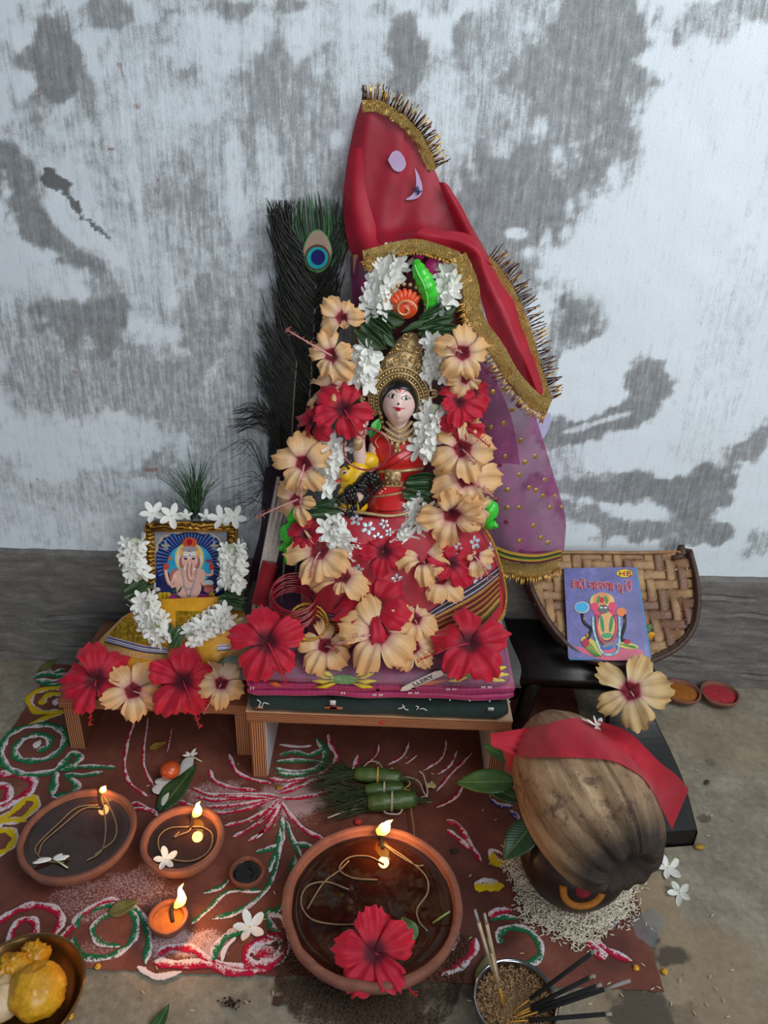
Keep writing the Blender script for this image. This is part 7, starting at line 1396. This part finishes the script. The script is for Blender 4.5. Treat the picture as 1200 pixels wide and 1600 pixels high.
for a in (20, 80, 140, 200, 320): p = PZ(673, 1228, .009); e = RT*math.cos(R(a))+UP*math.sin(R(a)); e[2] = .2; e = nrm(e); MB().ell(p+e*.004, (.006, .004, .0035), 9, np.stack([e, nrm(np.cross([0, 0, 1], e)), nrm(np.cross(e, np.cross([0, 0, 1], e)))], 1)).build('petal', mat('#8f8a5c', '#b0a874', rough=.7), wf)
o = MB().ell(PZ(560, 1284, .004), (.0065, .0060, .004), 12).build('vermilion_dab', mat('#b02a20', '#c8402c', rough=.7, scale=300), None, loc=PZ(560, 1284, .001)); tag(o, 'small orange-red petal blob behind the big oil bowl', 'petal')
o = MB().ell(PZ(436, 1230, .003), (.0055, .0060, .002), 8).build('marigold_petal', mat('#8a6a14', rough=.8), None, loc=PZ(436, 1230, .001)); tag(o, 'dull yellow petal at the heart of the crimson sunburst', 'petal')
# dark soil heap round the big bowl
rr = random.Random(9); bcx = parent_world(L3); mb = MB()
for i in range(5200):
    a = rr.uniform(R(185), R(355)); r = .090+rr.uniform(0, 1)**.8*(.058+.01*math.sin(5*a)); p = np.array([bcx[0]+r*math.cos(a), bcx[1]+r*math.sin(a), .0015+.010*max(0, 1-(r-.090)/.05)*rr.random()]); mb.ell(p, rr.uniform(.0004, .0013), 4)
o = mb.build('soil', mat('#3a2618', '#5c422c', rough=.95, scale=300), None, loc=(bcx[0], bcx[1], 0)); tag(o, 'dark sandy soil heaped under the front of the largest oil bowl', 'soil', kind='stuff')
# puddle
mb = MB(); c = PZ(1015, 1450, .001)
t = NT('water_puddle'); t.color('#8a8f90').set(Roughness=.04, Specular_IOR_Level=.7, Alpha=.38); 
c = PZ(1012, 1447, .001); G = [[(c[0]+k_*rr_*math.cos(a), c[1]+k_*rr_*math.sin(a)*1.35, .0006+.0022*(1-k_**2)) for a in np.linspace(0, 2*math.pi, 60, endpoint=False) for rr_ in [.021*(1+.22*math.sin(2*a+.6)+.14*math.sin(3*a)+.08*math.sin(7*a+1))]] for k_ in (.01, .3, .6, .8, .92, 1)]; mb.grid(G, wrapv=True, flip=True)
tag(mb.build('water_puddle', t.m, None, loc=c), 'small puddle of clear water on the cement floor right of the rice', 'water', kind='stuff')
# incense cup
IC = PZ(806, 1562, .062); ic = np.array([IC[0], IC[1], 0]); steel = mat('#8a8d90', '#a8abad', rough=.18, metal=1., scale=20)
CU = thing('incense_cup', 'small steel cup filled with brown grain, holding the incense sticks', 'cup', ic)
MB().lathe([(.001, 0), (.034, 0), (.040, .008), (.046, .035), (.049, .060), (.051, .063), (.049, .064), (.047, .060), (.044, .035), (.038, .006), (.001, .004)], tuple(ic), 56).build('steel_cup', steel, CU)
MB().lathe([(.046, .050), (.03, .053), (.012, .056), (.0005, .057)], tuple(ic), 40, wob=.06).build('grain_fill', mat('#5a3f28', '#8a6a48', rough=.95, scale=500, bump=1., bscale=500, bdist=.003), CU)
mb = MB(); rr = random.Random(10)
for i in range(900): a = rr.uniform(0, 6.3); r = .046*rr.random()**.5; grain(mb, ic+np.array([r*math.cos(a), r*math.sin(a), .052+.005*rr.random()]), rr.uniform(0, 6.3), rr.uniform(-.7, .7), .0030, .0007)
mb.build('grain', mat('#6d4c30', '#b89468', rough=.8, scale=300), CU, kind='stuff')
M_SPL, M_INC, M_ASH, M_YSP = mat('#a08a68', '#b8a484', rough=.7), mat('#0c0b0c', '#161414', rough=.95, bump=.3), mat('#77706a', '#9a938c', rough=.95), mat('#b8801c', '#c8962c', rough=.6)
def incense(label, base, tip, burn=None, m=M_INC, w=.0019, z0=.055, tipash=0, tipz=None):
    a = PZ(*base, z0); Yd = tip[2] if len(tip) > 2 else a[1]; b_ = PY(tip[0], tip[1], Yd); th = thing('incense_stick', label, 'incense stick', a); d = b_-a
    s0 = burn or .25
    MB().tube([a, a+d*s0], .0008, 6).build('bare_stick', M_YSP, th)
    MB().tube([a+d*s0, a+d*(1-tipash)], w, 8).build('incense_paste', m, th)
    if tipash: MB().tube([a+d*(1-tipash), b_], w*.8, 8).build('ash_tip', M_ASH, th)
    return th
incense('tall pale incense stick, left of the pair standing upright in the cup', (786, 1570), (742, 1422, ic[1]+.004), .38, M_SPL, .0022, tipash=.12)
incense('tall pale incense stick, right of the upright pair', (788, 1572), (757, 1428, ic[1]+.004), .38, M_SPL, .0022, tipash=.1)
incense('shorter pale incense stick crossing the upright pair', (787, 1575), (763, 1465, ic[1]+.002), .3, M_SPL, .0021, tipash=.2)
for (b_, t_, lb) in (((800, 1582), (932, 1484), 'black incense stick pointing highest to the right'), ((802, 1588), (928, 1524), 'black incense stick second from the top, pink-tipped'), ((800, 1590), (940, 1538), 'thick black incense stick with a pink tip in the middle'), ((790, 1597), (956, 1584), 'lowest black incense stick, nearly level'), ((802, 1594), (985, 1532), 'black incense stick with a long grey ash tip')):
    a0 = PZ(*b_, .055); incense(lb, b_, (t_[0], t_[1], a0[1]+.010*(1600-t_[1])/60.), .22, M_INC, .0026, tipash=.22 if t_[0] == 985 else .06)
# plate of yellow sweets
pcn = PZ(30, 1550, .020); br = mat('#6d5030', '#9a7a4c', rough=.22, metal=.9, scale=15)
PL = thing('brass_plate', 'brass plate with yellow sweets cut by the bottom left corner', 'plate', (pcn[0], pcn[1], 0)); MB().lathe([(.001, .001), (.058, .001), (.066, .006), (.074, .020), (.077, .0215), (.078, .020), (.070, .003), (.060, -.0005), (.001, -.0005)], (pcn[0], pcn[1], .0008), 64).build('plate_dish', br, PL)
t = NT('boondi_sweet'); v = t.co(); vr = t.n('TexVoronoi', i_Scale=260.); t.l(v, vr.inputs[0]); n = t.noise(v, 60, 4); t.color(t.mix(t.ramp(vr.outputs['Distance'], [(.2, 0.0), (.8, .4)]), t.ramp(n, [(.3, '#c88a10'), (.7, '#e8b428')]), '#a8680c')).set(Roughness=.4, Coat_Weight=.2).bump(vr.outputs['Distance'], -.9, .002); t.m.node_tree; M_BO = t.m
def lump(c, r, seed, am=.18):
    rr = random.Random(seed); G = []; q_ = lambda x, y: fbm(np.array([x]), np.array([y]), 4, seed+3)[0]-.5
    for v in np.linspace(.01, math.pi-.01, 26):
        G.append([np.array(c)+np.array([math.sin(v)*math.cos(u), math.sin(v)*math.sin(u), math.cos(v)*.92])*r*(1+am*.9*q_(22*math.sin(v)*math.cos(u)+60, 22*math.sin(v)*math.sin(u)+14*math.cos(v)+60)+am*(fbm(np.array([3*math.sin(v)*math.cos(u)+9]), np.array([3*math.sin(v)*math.sin(u)+9+2*math.cos(v)]), 4, seed)[0]-.5)*2) for u in np.linspace(0, 2*math.pi, 40, endpoint=False)])
    return MB().grid(G, wrapv=True)
for (px, py, r, lb, sd) in ((58, 1548, .034, 'round yellow boondi sweet, nearest on the brass plate', 1), (52, 1498, .020, 'crumbled yellow sweet at the back of the brass plate', 2), (22, 1520, .025, 'yellow sweet at the left edge of the brass plate', 3)):
    c = PZ(px, py, .006+r*.9); tag(lump(c, r, sd, .12 if sd == 1 else .35).build('boondi_sweet', M_BO, None, loc=c), lb, 'sweet', 'yellow sweets on the brass plate')
c = PZ(2, 1560, .030); tag(lump(c, .026, 7, .15).build('bread_piece', mat('#c8a878', '#dcc8a8', rough=.6, scale=60), None, loc=c), 'pale piece of bread at the left edge of the brass plate', 'bread')
for i, (px, py, lb) in enumerate(((153, 1510, 'yellow crumb on the red floor edge above the plate'), (110, 1588, 'yellow crumb on the cement right of the brass plate'), (994, 1512, 'yellow crumb below the puddle, left one'), (1038, 1518, 'yellow crumb below the puddle, right one'))): c = PZ(px, py, .003); tag(lump(c, .004, 20+i, .3).build('sweet_crumb', M_BO, None, loc=c), lb, 'crumb', 'yellow crumbs on the floor')
for i, (px, py, lb) in enumerate(((438, 1532, 'dark flake at the red floor edge left of the oil bowl'), (433, 1564, 'dark flake on the cement left of the oil bowl'))):
    c = PZ(px, py, .0015); tag(MB().box(c, (.011, .010, .0015), rot((0, 0, 1), .4+i), .0003).build('dark_flake', mat('#3a2420', rough=.8), None, loc=c, smooth=False), lb, 'flake')
mb = MB(); rr = random.Random(31)
for i in range(70): a = rr.gauss(0, 1), rr.gauss(0, 1); p = PZ(362+a[0]*9, 1567+a[1]*5, .0015); mb.ell(p, rr.uniform(.0004, .0016), 4)
tag(mb.build('soot', mat('#0c0b0a', rough=1.), None, loc=PZ(362, 1567)), 'scatter of black soot crumbs on the cement between the lamps and the bottom edge', 'soot', kind='stuff')
